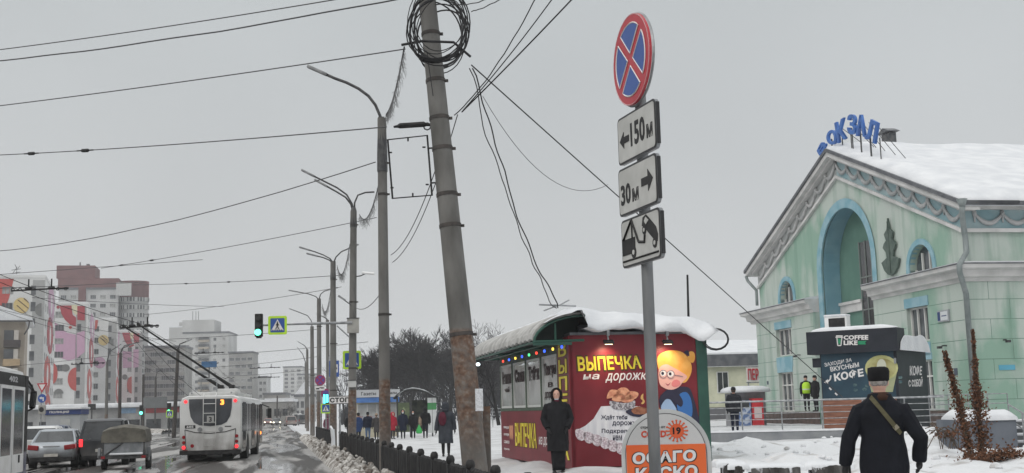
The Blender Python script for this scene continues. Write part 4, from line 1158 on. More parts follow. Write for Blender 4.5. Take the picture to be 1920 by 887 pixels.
for (bx, by, tx, ty, Y, lx, ly, lab) in ((577, 806, 576, 655, 138, 566, 645, 'far lamp pole with a short arm behind the slim kerb pole'), (574, 802, 573, 680, 170, 562, 657, 'distant lamp pole, smallest of the row along the kerb'),
                                         (616, 812, 614, 600, 96, 606, 594, 'thin grey metal lamp pole behind the bus stop sign')):
    b_ = at(bx, by, Y); b_.z = .1; t_ = at(tx, ty, Y)
    p, d_ = concrete_pole('lamp_pole', lab, b_, t_, .17, .13, conc_a, LAMP)
    lamp_arm(p, [t_ - b_, at((tx + lx) / 2, (ty * .3 + ly * .7), Y) - b_, at(lx, ly, Y) - b_], r=.05)
# the leaning pole in front
LB = at(896, 900, 22.6); LB.z = .15; LT = at(797, -40, 23.2)
pL, dL = concrete_pole('leaning_pole', 'thick leaning concrete pole with a coil of black cable at its top', LB, LT, .235, .165, conc_b, None, (.30, .505, .565, .655, .715, .79, .885), 'pole')
lx = dL.normalized()
m = MB(mat('paper', (.55, .56, .58), (.68, .69, .72), 30, .45, .55))
q = at(896, 750, 22.6) - LB
r_ = .225
ang = [(-1.75 + .16 * i) for i in range(5)]
m.loft([[q + V((r_ * math.cos(a), r_ * math.sin(a), dz)) for a in ang] + [q + V(((r_ - .004) * math.cos(a), (r_ - .004) * math.sin(a), dz)) for a in reversed(ang)] for dz in (-.2, .2)])
m.build('paper_notice', pL)
# stub post strapped beside it
sb = at(912, 905, 22.9); sb.z = .1; tb_ = at(911, 762, 22.9)
o = thing('stub_post', 'short square concrete post standing against the leaning pole', 'post', sb)
m = MB(conc_b); m.loft([[V((-.07, -.09, 0)), V((.09, -.09, 0)), V((.09, .09, 0)), V((-.07, .09, 0))], [V((-.06, -.08, 0)) + tb_ - sb, V((.08, -.08, 0)) + tb_ - sb, V((.08, .08, 0)) + tb_ - sb, V((-.06, .08, 0)) + tb_ - sb]]); m.build('post_body', o)
# coil of spare cable
cc = at(822, 62, 22.9); co_ = thing('cable_coil', 'big black coil of spare cable hung on the leaning pole', 'cable coil', cc)
rnd = random.Random(3)
for k in range(15):
    rx = rnd.uniform(.42, .6); rz_ = rnd.uniform(.52, .78); ox, oz = rnd.uniform(-.06, .06), rnd.uniform(-.05, .1)
    yo = (-.26 if k % 3 else .22) + rnd.uniform(-.05, .05)
    ph = rnd.uniform(0, 6); tl = rnd.uniform(-.12, .12)
    m = MB(cable_m)
    m.tube([V((ox + rx * math.cos(a), yo + .04 * math.sin(2 * a + ph), oz + rz_ * math.sin(a) + tl * math.cos(a) + .02 * math.sin(3 * a + ph))) for a in [i * 2 * math.pi / 28 for i in range(28)]], rnd.uniform(.009, .017), 5, closed=True)
    m.build('loop', co_, smooth=True)
m = MB(cable_m); m.tube([(-.36, -.25, -.55), (-.1, -.27, -.62), (.12, -.27, -.6), (.4, -.24, -.48)], .04, 6); m.tube([(-.7, -.2, -.28), (-.3, -.22, -.22), (.3, -.22, -.26), (.62, -.2, -.55)], .026, 6); m.build('binding', co_)

# empty banner frame between the two poles
fo = at(770, 315, 23.5); fr2 = thing('banner_frame', 'empty thin black metal frame bracketed to the leaning pole', 'frame', fo)
m = MB(black_m)
Yf = 23.5; pf = [at(x, y, Yf) - fo for x, y in ((727, 262), (801, 254), (810, 366), (736, 372))]
m.tube(pf, .022, 4, closed=True)
m.build('frame', fr2)
m = MB(black_m)
for a, b in (((803, 278), (822, 277)), ((808, 343), (828, 342))): m.tube([at(*a, Yf) - fo, at(*b, 23.0) - fo], .017, 4)
m.build('bracket', fr2)
for x, y, dx, dy in ((765, 258, 0, 7), (730, 286, 5, 0), (798, 276, -6, 0), (732, 352, 6, 0), (774, 368, 0, -6), (804, 346, -6, 0)): m = MB(black_m); m.tube([at(x, y, Yf) - fo, at(x + dx, y + dy, Yf) - fo], .016, 4); m.build('clip', fr2)
# the small boxes, camera
def box_thing(name, label, cat, px, py, Y, size, mt, rz=RZ):
    o = thing(name, label, cat, at(px, py, Y), rz)
    m = MB(mt); m.box((0, 0, 0), size, bev=.015); m.build('case', o)
    m = MB(dsteel_m); m.b2((-size[0] / 2 - .02, -size[1] / 2 - .02, size[2] / 2), (size[0] / 2 + .02, size[1] / 2, size[2] / 2 + .025)); m.build('lid', o)
    return o
boxm = mat('equipment_box', (.30, .29, .27), (.38, .37, .34), 3, rough=.6)
box_thing('junction_box', 'beige control box high on the pedestrian signal pole', 'box', 662, 611, 49.2, (.46, .3, .58), boxm)
box_thing('junction_box', 'small white box low on the pedestrian signal pole', 'box', 660, 720, 49.25, (.32, .2, .26), mat('white_box', (.5, .5, .49), var=.08))
o = thing('surveillance_camera', 'white surveillance camera on a bracket near the top of the signal pole', 'camera', at(688, 512, 49.3))
m = MB(white_m); m.tube([(-.18, 0, .02), (.3, -.05, -.04)], .055, 8); m.build('camera_body', o); m = MB(dsteel_m); m.tube([(-.45, .1, -.12), (-.25, .05, -.1), (-.05, 0, -.02)], .025, 5); m.build('bracket', o)
o = thing('surveillance_camera', 'grey floodlight on a short arm in the middle of the signal pole', 'lamp', at(641, 559, 49.3))
m = MB(lamp_m); m.box((0, 0, 0), (.34, .12, .08), (0, rad(35), 0)); m.build('lamp_head', o); o.name = 'floodlight'; m = MB(dsteel_m); m.tube([(.12, 0, -.1), (.36, 0, -.28)], .022, 5); m.build('bracket', o)

# signal arm with lit green lamp and crossing sign
sY = 49.0
so = at(650, 606, sY); sg_arm = thing('signal_arm', 'long grey arm reaching over the road with a lit traffic signal', 'traffic light', so, 0)
m = MB(steel_m); P_ = lambda x, y, Y=sY: at(x, y, Y) - so
m.tube([P_(660, 605), P_(575, 607)], .055, 7); m.tube([P_(577, 607), P_(492, 610)], .04, 7); m.tube([P_(632, 611), P_(655, 632)], .03, 6); m.build('arm', sg_arm)
m = MB(black_m); c_ = P_(485.5, 610); m.box(c_, (.31, .18, .92), bev=.03)
for dz in (.29, 0, -.29): m.tube([c_ + V((0, -.09, dz + .0)), c_ + V((0, -.2, dz - .01))], [.125, .12], 10)
m.box(c_ + V((0, 0, -.48)), (.2, .12, .07)); hd = m.build('signal_head', sg_arm)
m = MB(mat('signal_lens_off', (.02, .02, .02), var=.2, rough=.3))
for dz in (.29, 0): m.tube([c_ + V((0, -.202, dz)), c_ + V((0, -.206, dz))], .105, 10)
m.build('dark_lens', hd)
m = MB(green_on); m.tube([c_ + V((0, -.202, -.29)), c_ + V((0, -.21, -.29))], .128, 14); m.build('green_lens', hd)
fluo = mat('fluorescent_border', (.45, .72, .02), (.5, .78, .04), 3, rough=.5)
sblue = mat('sign_face_blue', (.02, .075, .30), (.03, .09, .34), 2, rough=.4)
def crossing_sign(name, label, px, py, Y, rz, w=.74, group=None, cat='sign', flip=False):
    o = thing(name, label, cat, at(px, py, Y), rz, group)
    h = w / 2
    m = MB(fluo); m.prism(rrect(-h, -h, h, h, .06), -.03, 0); m.build('border', o)
    m = MB(sblue); m.prism(rrect(-h * .76, -h * .76, h * .76, h * .76, .03), -.036, -.0305); m.build('face', o)
    m = MB(wt_m); m.prism([(-h * .66, -h * .56), (h * .66, -h * .56), (0, h * .64)], -.042, -.0365); m.build('triangle', o)
    m = MB(black_m); f = -1 if flip else 1
    def lb(a, b, r): m.tube([(f * a[0] * h, -.046, a[1] * h), (f * b[0] * h, -.046, b[1] * h)], r * h, 5)
    m.ell((f * .0, -.046, .34 * h), (.085 * h, .006, .085 * h), 8, 4)
    lb((0, .25), (-.02, -.08), .085); lb((-.02, -.08), (.16, -.42), .05); lb((-.02, -.08), (-.2, -.42), .05); lb((0, .2), (.18, -.02), .04); lb((0, .2), (-.17, 0), .04)
    for i in range(5): m.b2((-h * .56 + i * h * .24, -.049, -h * .55), (-h * .56 + i * h * .24 + h * .13, -.043, -h * .47))
    m.build('walking_figure', o)
    m = MB(steel_m); m.b2((-.05, .002, -h), (.05, .03, h)); m.build('back_rail', o)
    return o
crossing_sign('crossing_sign', 'square blue crossing sign with a yellow border on the signal arm', 520.5, 610, sY - .1, rad(2))
crossing_sign('crossing_sign', 'blue crossing sign with a yellow border wrapped behind the signal pole', 660, 675, 49.9, rad(2))
# ------------------------------------------------------------------ roadside signs
def post(name, label, bx, Y, topy, r=.035, z0=None, mt=steel_m, cat='post'):
    t_ = at(bx, topy, Y); z = zt(t_.x, t_.y) if z0 is None else z0
    o = thing(name, label, cat, (t_.x, t_.y, z)); m = MB(mt); m.cyl((0, 0, 0), (0, 0, t_.z - z), r, n=10); m.build('pipe', o); m = MB(black_m); m.cyl((0, 0, t_.z - z), (0, 0, t_.z - z + .03), r + .006, n=8); m.build('cap', o); return o
def plate(name, label, px, py, Y, w, h, rz=RZ * .3, face=None, border=None, cat='sign', r=.03):
    o = thing(name, label, cat, at(px, py, Y), rz)
    m = MB(steel_m); m.prism(rrect(-w / 2, -h / 2, w / 2, h / 2, r), -.02, 0); m.build('backing', o)
    if border: m = MB(border); m.prism(rrect(-w / 2 + .004, -h / 2 + .004, w / 2 - .004, h / 2 - .004, r), -.0235, -.0205); m.build('border', o)
    m = MB(face or wt_m); bb = .03 if border else .01; m.prism(rrect(-w / 2 + bb, -h / 2 + bb, w / 2 - bb, h / 2 - bb, r * .7), -.027, -.0238); m.build('face', o)
    return o
# bus stop plate
post('sign_post', 'thin post carrying the blue bus stop plate', 617, 74, 668)
o = plate('bus_stop_sign', 'blue bus stop plate with a white panel and black bus', 626.5, 691.5, 73.8, .6, .98, face=sblue)
m = MB(wt_m); m.prism(rrect(-.22, -.22, .22, .26, .02), -.032, -.0275); m.build('panel', o)
m = MB(black_m); m.prism(rrect(-.18, -.04, .18, .1, .03), -.037, -.0325); m.prism(disc(-.1, -.05, .035, 8), -.0375, -.0324); m.prism(disc(.1, -.05, .035, 8), -.0375, -.0324); m.build('bus_symbol', o)
m = MB(wt_m); m.prism(rrect(-.2, .06, .2, .075, .005, 1), -.041, -.0375); m.build('bus_window_line', o)
# round no stopping sign with tow plate, further along
nred = mat('sign_face_red', (.42, .02, .035), (.47, .03, .045), 3, rough=.4)
def no_stop(o, R):
    m = MB(nred); m.prism(disc(0, 0, R, 40), -.022, 0); m.build('rim', o)
    m = MB(sblue)
    for k in range(4):
        a0 = math.pi / 4 + k * math.pi / 2
        ri = R * .78; w_ = R * .115
        pts = []
        for i in range(11):
            a = a0 + (i / 10) * math.pi / 2; a = a0 + .15 + (math.pi / 2 - .30) * i / 10
            pts.append((ri * math.cos(a), ri * math.sin(a)))
        mid = a0 + math.pi / 4; q = w_ * 1.41
        pts.append((q * math.cos(mid), q * math.sin(mid)))
        m.prism(pts, -.0265, -.0225)
    m.build('blue_field', o)
    m = MB(wt_m)
    for rr_ in (R * .985, ):
        m.tube([(rr_ * math.cos(i * .1571), -.018, rr_ * math.sin(i * .1571)) for i in range(40)], .0055 * R / .35, 4, closed=True)
    for k in range(4):
        a0 = math.pi / 4 + k * math.pi / 2; ri = R * .80; w_ = R * .1
        pts = [(ri * math.cos(a0 + .14 + (math.pi / 2 - .28) * i / 10), ri * math.sin(a0 + .14 + (math.pi / 2 - .28) * i / 10)) for i in range(11)]
        mid = a0 + math.pi / 4; q = w_ * 1.41; pts.append((q * math.cos(mid), q * math.sin(mid)))
        m.tube([(x, -.0255, z) for x, z in pts], .006 * R / .35, 4, closed=True)
    m.build('white_line', o)
o = thing('no_stopping_sign', 'small round no stopping sign faded to violet above a tow plate', 'sign', at(600.5, 713, 79), rad(4))
nfade = mat('faded_red', (.28, .03, .10), var=.1)
m = MB(nfade); m.prism(disc(0, 0, .34, 28), -.022, 0); m.build('rim', o)
m = MB(mat('faded_blue', (.10, .06, .28), var=.1))
for k in range(4): a = k * math.pi / 2; m.prism([(.07 * math.cos(a), .07 * math.sin(a))] + [(.26 * math.cos(a + b), .26 * math.sin(a + b)) for b in (-.55, -.25, 0, .25, .55)], -.027, -.0225)
m.build('blue_field', o); post('sign_post', 'thin post under the faded round sign', 601, 79.2, 700)
tow_blk = black_m
o = plate('tow_plate', 'small white tow truck plate under the faded round sign', 600, 728, 79, .62, .3); m = MB(black_m); m.b2((-.25, -.032, -.07), (-.05, -.0275, .02)); m.b2((.05, -.032, -.02), (.25, -.0275, .05)); m.tube([(-.1, -.03, 0), (.08, -.03, .06)], .02, 4); m.build('tow_symbol', o)
o = thing('no_stopping_sign', 'second faded round sign just above the glowing crossing panel', 'sign', at(611, 738, 84), rad(4))
m = MB(nfade); m.prism(disc(0, 0, .33, 28), -.022, 0); m.build('rim', o); m = MB(MATS['faded_blue']); m.prism(disc(0, 0, .22, 20), -.027, -.0225); m.build('blue_field', o)
m = MB(steel_m); m.b2((-.03, .002, -2.6), (.03, .05, .3)); m.build('post', o)
# lit countdown panel and little crossing sign
o = thing('countdown_signal', 'glowing turquoise pedestrian signal panel beside the STOP board', 'traffic light', at(611, 748, 70), rad(4))
m = MB(black_m); m.b2((-.17, -.06, -.28), (.17, .06, .28)); m.build('case', o)
m = MB(mat('turquoise_lit', (.12, .85, .95), var=.01, emit=2.2)); m.b2((-.14, -.07, -.25), (-.02, -.062, .25)); m.b2((.02, -.07, -.2), (.14, -.062, .25)); m.build('lit_figure', o)
crossing_sign('crossing_sign', 'small yellow bordered crossing sign beneath the glowing turquoise panel', 611, 766, 70, rad(4), .55)
post('sign_post', 'thin post under the glowing turquoise panel', 611, 70.3, 742, .04)
# STOP board
post('sign_post', 'steel post under the white STOP board', 637, 56, 740, .045)
o = plate('stop_board', 'white board reading STOP line in black letters in front of the rusty pole', 637, 750, 55.9, 1.02, .36, face=wt_m, border=black_m)
text('lettering', 'СТОП', black_m, o, -.44, -.11, .44, .11, -.028, bold=.05, depth=.003)
# left island signs
post('sign_post', 'grey post on the left carrying yield and turn signs', 78.5, 100, 716, .05, 0)
o = thing('yield_sign', 'red bordered white yield triangle above the blue arrow disc', 'sign', at(79, 727, 99.8), rad(-4))
m = MB(nred); m.prism([(-.45, .36), (.45, .36), (0, -.42)], -.02, 0); m.build('border', o); m = MB(wt_m); m.prism([(-.28, .26), (.28, .26), (0, -.22)], -.026, -.0205); m.build('face', o)
o = thing('turn_left_sign', 'round blue sign with a white left turn arrow', 'sign', at(79, 747, 99.8), rad(-4))
m = MB(sblue); m.prism(disc(0, 0, .35, 28), -.02, 0); m.build('face', o); m = MB(wt_m); m.prism([(.05, -.22), (.15, -.22), (.15, .08), (-.05, .08), (-.05, .15), (-.24, .03), (-.05, -.09), (-.05, -.02), (.05, -.02)], -.027, -.0205); m.build('arrow', o)
o = thing('control_cabinet', 'small grey loudspeaker box under the left turn sign', 'box', at(79, 768, 99.8), rad(-4)); m = MB(boxm); m.box((0, 0, 0), (.52, .25, .72), bev=.02); m.build('case', o); m = MB(black_m); m.prism(disc(0, 0, .2, 16), -.15, -.126); m.build('loudspeaker_cone', o)

# ------------------------------------------------------------------ the big no stopping sign in front
SP = at(1228, 880, 9.15); spz = zt(SP.x, SP.y)
spo = thing('sign_post', 'thick grey steel pipe carrying the big round sign and three white plates', 'post', (SP.x, SP.y, spz))
ptop = at(1200, 172, 9.15)
pipe_m = mat('weathered_pipe', (.13, .135, .14), (.24, .245, .25), 5, .35, .65, .55, metal=.35, stretch=(1, 1, .25))
pm = MB(pipe_m); pm.tube([(0, 0, -.05), (ptop.x - SP.x, 0, ptop.z - spz)], .044, 14); pm.build('pipe', spo, smooth=35)
pm = MB(black_m); pm.cyl((ptop.x - SP.x, 0, ptop.z - spz), (ptop.x - SP.x, 0, ptop.z - spz + .015), .046, n=12); pm.build('cap', spo)
SROTZ = rad(-72.5)
def sgn(name, label, px, py, cat='sign'):
    return thing(name, label, cat, at(px, py, 9.06), SROTZ)
grey_face = mat('sign_face_grey', (.42, .42, .40), (.52, .52, .50), 4, rough=.45)
dk_edge = mat('sign_edge_black', (.025, .025, .027), var=.2, rough=.5)
o = sgn('no_stopping_sign', 'big round red and blue no stopping sign topmost on the steel pipe', 1187.5, 112)
no_stop(o, .35)
m = MB(steel_m); m.tube([(.352 * math.cos(i * .1571), .012, .352 * math.sin(i * .1571)) for i in range(40)], .011, 4, closed=True); m.b2((-.03, .002, -.3), (.03, .03, .3)); m.build('back_rim', o)
def big_plate(label, px, py, name='sign_plate', hh=.37):
    o = sgn(name, label, px, py)
    w, h = .72, hh
    m = MB(steel_m); m.prism(rrect(-w / 2, -h / 2, w / 2, h / 2, .04), -.004, .02, [rrect(-w / 2 + .01, -h / 2 + .01, w / 2 - .01, h / 2 - .01, .03)]); m.prism(rrect(-w / 2, -h / 2, w / 2, h / 2, .04), -.008, -.0045); m.build('backing', o)
    m = MB(dk_edge); m.prism(rrect(-w / 2, -h / 2, w / 2, h / 2, .04), -.0115, -.0085); m.b2((w / 2 + .001, -.005, -h / 2 + .03), (w / 2 + .010, .02, h / 2 - .03)); m.build('border', o)
    m = MB(grey_face); m.prism(rrect(-w / 2 + .017, -h / 2 + .017, w / 2 - .017, h / 2 - .017, .03), -.015, -.012); m.build('face', o)
    return o
o = big_plate('white plate with arrow pointing left and 150 m', 1195.5, 250)
text('lettering', '150', black_m, o, -.10, -.085, .17, .10, -.0155, bold=.03, depth=.002); text('lettering', 'м', black_m, o, .20, -.085, .31, .02, -.0155, bold=.03, depth=.002)
m = MB(black_m); m.prism([(-.31, -.005), (-.23, .06), (-.23, .02), (-.13, .02), (-.13, -.03), (-.23, -.03), (-.23, -.07)], -.019, -.0155); m.build('arrow', o)
o = big_plate('white plate with 30 m and arrow pointing right', 1197.5, 349)
text('lettering', '30', black_m, o, -.31, -.105, -.12, .055, -.0155, bold=.03, depth=.002); text('lettering', 'м', black_m, o, -.09, -.105, .03, -.005, -.0155, bold=.03, depth=.002)
m = MB(black_m); m.prism([(.30, .01), (.21, .09), (.21, .038), (.09, .038), (.09, -.022), (.21, -.022), (.21, -.075)], -.019, -.0155); m.build('arrow', o)
o = big_plate('white plate with a black tow truck symbol, lowest on the steel pipe', 1203.5, 448)
m = MB(black_m)
def tl(pts, r): m.tube([(x, -.0175, z) for x, z in pts], r, 4)
m.prism([(-.335, -.09), (-.335, .03), (-.09, .03), (-.09, -.09)], -.019, -.0155); m.prism(disc(-.12, -.085, .045, 14), -.0195, -.0154)
tl([(-.31, .03), (-.14, .165), (-.02, -.02)], .012); tl([(-.14, .165), (-.14, .02)], .008); tl([(-.02, -.02), (.09, -.035), (.10, .02)], .011); tl([(-.33, -.135), (.33, -.135)], .008)
m.prism([(.05, .09), (.07, .15), (.13, .165), (.20, .12), (.30, .05), (.33, -.01), (.32, -.06), (.28, -.055), (.2, 0), (.1, .07)], -.019, -.0155)
m.prism(disc(.09, .055, .035, 12), -.0195, -.0154); m.prism(disc(.27, -.065, .038, 12), -.0195, -.0154); m.build('tow_symbol', o)
m = MB(grey_face)
for (x, z, r) in ((-.12, -.085, .02), (.09, .055, .015), (.27, -.065, .017)): m.prism(disc(x, z, r, 10), -.0225, -.0198)
m.prism([(.10, .12), (.13, .145), (.18, .115), (.13, .09)], -.0225, -.0193); m.build('symbol_cutout', o)
# round topped advertising board behind the pipe
AB = at(1249, 887, 10.9); abz = zt(AB.x, AB.y)
ab = thing('pavement_board', 'round topped pavement board, grey above and orange below, behind the sign pipe', 'board', (AB.x, AB.y, abz), rad(-9)); AF = Fr((AB.x, AB.y, abz), rad(-9))
xl = AF.hit(1166, 860)[0]; xr = AF.hit(1334, 860)[0]; zt_ = AF.hit(1249, 767)[1]
Rw = (xr - xl) / 2; cx_ = (xl + xr) / 2
def dome(R, zb, top): return [(cx_ - R, zb)] + [(cx_ - R * math.cos(math.pi * i / 24), top - R + R * math.sin(math.pi * i / 24)) for i in range(25)] + [(cx_ + R, zb)]
m = MB(mat('board_frame_grey', (.40, .41, .41), (.5, .51, .51), 3)); m.prism(dome(Rw, .06, zt_), -.04, .04); m.build('frame', ab, smooth=30)
m = MB(mat('board_dark_rim', (.10, .10, .105), var=.1)); m.prism(dome(Rw - .035, .1, zt_ - .035), -.0445, -.0405); m.build('rim', ab)
m = MB(mat('board_grey', (.44, .44, .44), (.52, .52, .52), 2)); m.prism(dome(Rw - .042, .12, zt_ - .042), -.0485, -.045); m.build('top_panel', ab)
orange = mat('board_orange', (.62, .10, .022), (.70, .13, .03), 2, rough=.45)
oz = AF.hit(1172, 838)[1]; oz = AF.hit(1250, 833)[1]
m = MB(orange); m.prism([(cx_ - Rw + .045, .12), (cx_ + Rw - .045, .12), (cx_ + Rw - .045, oz + .0), (cx_ - Rw + .045, oz)], -.0525, -.049); m.build('orange_panel', ab)
aq = lambda x0, x1, yb, yt, tilt=.055: tuple(AF.hit(x, y - (x - 1249) * tilt, -.055) for x, y in ((x0, yb), (x1, yb), (x0, yt), (x1, yt)))
gw = mat('board_lettering', (.62, .63, .64), var=.05)
text('lettering', 'ОСАГО', black_m, ab, 0, 0, 0, 0, -.053, bold=.075, depth=.002, quad=aq(1184, 1307, 869, 844)); text('lettering', 'ОСАГО', gw, ab, 0, 0, 0, 0, -.0572, bold=.045, depth=.002, quad=aq(1186, 1305, 867.5, 845.5))
text('lettering', 'КАСКО', black_m, ab, 0, 0, 0, 0, -.053, bold=.075, depth=.002, quad=aq(1190, 1310, 899, 873)); text('lettering', 'КАСКО', gw, ab, 0, 0, 0, 0, -.0572, bold=.045, depth=.002, quad=aq(1192, 1308, 897.5, 874.5))
cred = mat('covid_red', (.50, .06, .03), var=.1)
text('lettering', 'COVID', cred, ab, 0, 0, 0, 0, -.0495, bold=.05, depth=.002, quad=aq(1202, 1249, 820, 807, .02))
text('lettering', 'страховка от', black_m, ab, 0, 0, 0, 0, -.0495, bold=.02, depth=.002, quad=aq(1201, 1247, 804, 799, .02))
m = MB(mat('covid_orange', (.60, .10, .03), var=.1)); px_, pz_ = AF.hit(1269, 808, -.05); r = .062
m.prism(disc(px_, pz_, r, 24), -.0525, -.049)
for i in range(16):
    a = i * .3927; m.tube([(px_ + r * .9 * math.cos(a), -.0507, pz_ + r * .9 * math.sin(a)), (px_ + r * 1.42 * math.cos(a), -.0507, pz_ + r * 1.42 * math.sin(a))], .0055, 4); m.ell((px_ + r * 1.45 * math.cos(a), -.0507, pz_ + r * 1.45 * math.sin(a)), (.010, .003, .010), 6, 4)
m.build('virus_emblem', ab); text('lettering', '19', black_m, ab, px_ - .035, pz_ - .03, px_ + .035, pz_ + .032, -.053, bold=.04, depth=.001)
m = MB(dsteel_m)
for x in (cx_ - Rw * .8, cx_ + Rw * .8): m.b2((x - .03, -.25, 0), (x + .03, .25, .07))
m.build('foot', ab)

# ------------------------------------------------------------------ wires
WN = [0]
def wire(label, a, b, d=0.0, r=.011, name='overhead_wire', ins=(), wob=0.0, mt=None, n=18):
    """a, b = (px, py, Y) ends; ins = positions of insulators along it"""
    WN[0] += 1
    pa, pb_ = at(*a), at(*b)
    o = thing(name, label, 'wire', pa, 0, 'overhead wires')
    pts = [p - pa for p in sag(pa, pb_, d, n, wob, WN[0])]
    m = MB(mt or wire_m); m.tube(pts, r, 5); m.build('strand', o)
    for k in ins:
        i = k * n; j_ = min(n - 1, int(i)); p = pts[j_].lerp(pts[j_ + 1], i - j_); dr = (pts[j_ + 1] - pts[j_]).normalized()
        m = MB(black_m); m.tube([p - dr * .22, p - dr * .14, p + dr * .14, p + dr * .22], [.02, .05, .05, .02], 7); m.tube([p - dr * .45, p - dr * .2], .02, 5); m.tube([p + dr * .2, p + dr * .45], .02, 5); m.build('insulator', o)
    return o
wire('top thin wire crossing the left corner of the sky', (-30, 97, 30), (660, -6, 24), .05, .013)
wire('second thick cable from the left, sagging a little under the top wire', (-30, 117, 30), (770, -6, 23.3), .12, .017, wob=.02)
wire('span wire from the left to the coil on the leaning pole', (-30, 202, 30), (760, 92, 23.2), .04, .013)
wire('span wire with two insulators, ending at the big turnbuckle', (-30, 292, 36), (725, 238, 23.4), .06, .013, ins=(.17, .34))
wire('sagging cable from the left to the top of the grey lamp pole', (-30, 473, 55), (704, 304, 34), .45, .016, wob=.02)
wire('span wire with two insulators to the signal pole', (190, 503, 70), (706, 408, 49.5), .1, .016, ins=(.10, .24))
wire('span wire with two insulators to the dark stained lamp pole', (250, 534, 90), (640, 516, 65), .1, .018, ins=(.32, .54))
wire('thin lone wire under the insulator wires', (270, 590, 95), (640, 538, 70), .15, .016)
wire('low contact span over the mural building', (-20, 541, 48), (270, 529, 80), .02, .016)
wire('upper wire passing above the mural building to the signal pole', (-20, 516, 60), (380, 487, 60), .0, .014)
wire('thin span in front of the brown tower', (60, 558, 80), (420, 575, 110), .1, .018)
wire('thin span in front of the grey tower', (230, 640, 100), (600, 617, 110), .1, .02)
wire('thin span over the far crossing, higher one', (330, 668, 130), (690, 641, 100), .2, .022)
wire('thin span over the far crossing, middle one', (360, 690, 150), (600, 668, 120), .2, .022)
wire('thin span over the far crossing, lower one', (420, 705, 170), (600, 690, 140), .2, .024)
wire('thin span in front of the pink mural', (-20, 575, 120), (330, 640, 120), .3, .02)
wire('thin span just over the low shops', (-20, 690, 140), (330, 650, 150), .2, .024)
# turnbuckle insulator at the leaning pole
tq = at(772, 236, 23.3); o = thing('strain_insulator', 'thick black strain insulator between wire and leaning pole', 'insulator', tq)
m = MB(black_m); Q = lambda x, y: at(x, y, 23.3) - tq
m.tube([Q(738, 238), Q(745, 237), Q(750, 236), Q(795, 233), Q(800, 234), Q(815, 235)], [.02, .03, .055, .055, .03, .02], 8); m.build('insulator_body', o)
m = MB(dsteel_m); c2 = Q(801, 237); m.tube([c2 + V((.07 * math.cos(i * .785), 0, .07 * math.sin(i * .785))) for i in range(8)], .014, 4, closed=True); m.build('ring', o)
# contact wires: they come in from the left over the lanes, pass the bus's poles and run up the street
for i, (p0, p1, lab) in enumerate((((-40, 512, 42), (232, 610, 52), 'left strand of the pair the trolleybus poles touch'), ((-40, 498, 42), (260, 606, 52), 'right strand of the pair the trolleybus poles touch'), ((-40, 566, 60), (150, 628, 80), 'left strand of the second pair, in front of the pink mural'), ((-40, 558, 60), (172, 624, 80), 'right strand of the second pair, in front of the pink mural'))):
    q = [at(*p0), at(*p1)]
    t_ = -5.2 + .6 * i if i < 2 else -11.5 + .6 * i
    q += [road(s_, t_, 5.75) for s_ in ((95, 130, 170, 220, 280) if i < 2 else (130, 180, 240, 300))]
    o = thing('contact_wire', 'trolley contact wire, ' + lab, 'wire', q[0], 0, 'trolley contact wires'); m = MB(black_m); pts = []
    for a, b_ in zip(q, q[1:]): pts += [p - q[0] for p in sag(a, b_, .12, 6)[:-1]]
    m.tube(pts + [q[-1] - q[0]], .012, 4); m.build('strand', o); m = MB(black_m)
    for p in q[2:]: p = p - q[0]; m.tube([p + V((-.3, 0, .14)), p + V((0, 0, .03)), p + V((.3, 0, .14))], .035, 5)
    m.build('hanger', o)
# span insulator bars over the left lanes
for (px, py, Y, w, lab) in ((75, 543, 48, 1.1, 'black insulator bar with two hooks over the mural building'), (262, 613, 52, .8, 'insulator bar where the trolley poles touch the wire'), (165, 682, 90, 1.2, 'small insulator bar in front of the pink mural'), (392, 662, 110, 1.3, 'insulator bar in front of the grey tower'),
                            (497, 690, 130, 1.6, 'higher insulator bar over the far end of the street'), (497, 708, 150, 1.8, 'lower insulator bar over the far end of the street')):
    p = at(px, py, Y); o = thing('span_insulator', lab, 'insulator', p, rad(4))
    m = MB(black_m); m.tube([(-w, 0, -.03), (-w * .3, 0, 0), (w * .3, 0, .02), (w, 0, .04)], .035, 5)
    for dx in (-.4, .4): m.ell((w * dx, 0, .06), (.16, .06, .07), 8, 4); m.tube([(w * dx, 0, .1), (w * dx, 0, .42)], .03, 5)
    m.build('bar', o)
    m = MB(black_m)
    for dx in (-.95, -.7, .62, .9): m.tube([(w * dx + .06 * math.cos(i * 1.047), 0, .02 + .06 * math.sin(i * 1.047)) for i in range(6)], .02, 4, closed=True)
    m.build('ring', o)
# right hand cables
wire('straight black cable rising from the leaning pole to the upper right, lowest of three', (866, 210, 22.9), (1090, -20, 20), .02, .014, mt=cable_m)
wire('black cable rising to the upper right, middle of three', (868, 207, 22.9), (1047, -18, 20), .06, .011, mt=cable_m)
wire('black cable rising to the upper right, leftmost of three', (852, 216, 22.9), (1010, -14, 20), .2, .011, mt=cable_m, wob=.015)
wire('thin cable leaving the coil towards the top edge', (884, 22, 22.9), (965, -15, 21), .03, .010, mt=cable_m, wob=.02)
wire('thin cable with a kink at the top of the coil', (835, 8, 22.9), (930, -10, 21), .08, .010, mt=cable_m, wob=.03)
wire('long guy cable from the coil down to the coffee stall', (884, 122, 22.9), (1580, 745, 43.0), .0, .014, mt=cable_m)
wire('twisted black cable hanging from the coil to the bakery canopy, right strand', (886, 128, 22.9), (1046, 577, 27.3), .40, .014, mt=cable_m, wob=.07, n=40)
wire('twisted black cable hanging from the coil to the bakery canopy, left strand', (880, 128, 22.9), (1044, 578, 27.3), .60, .011, mt=cable_m, wob=.08, n=40)
wire('hair thin loop of wire hanging in front of the sky right of the pole', (905, 180, 22.9), (1140, 346, 26), .75, .006)
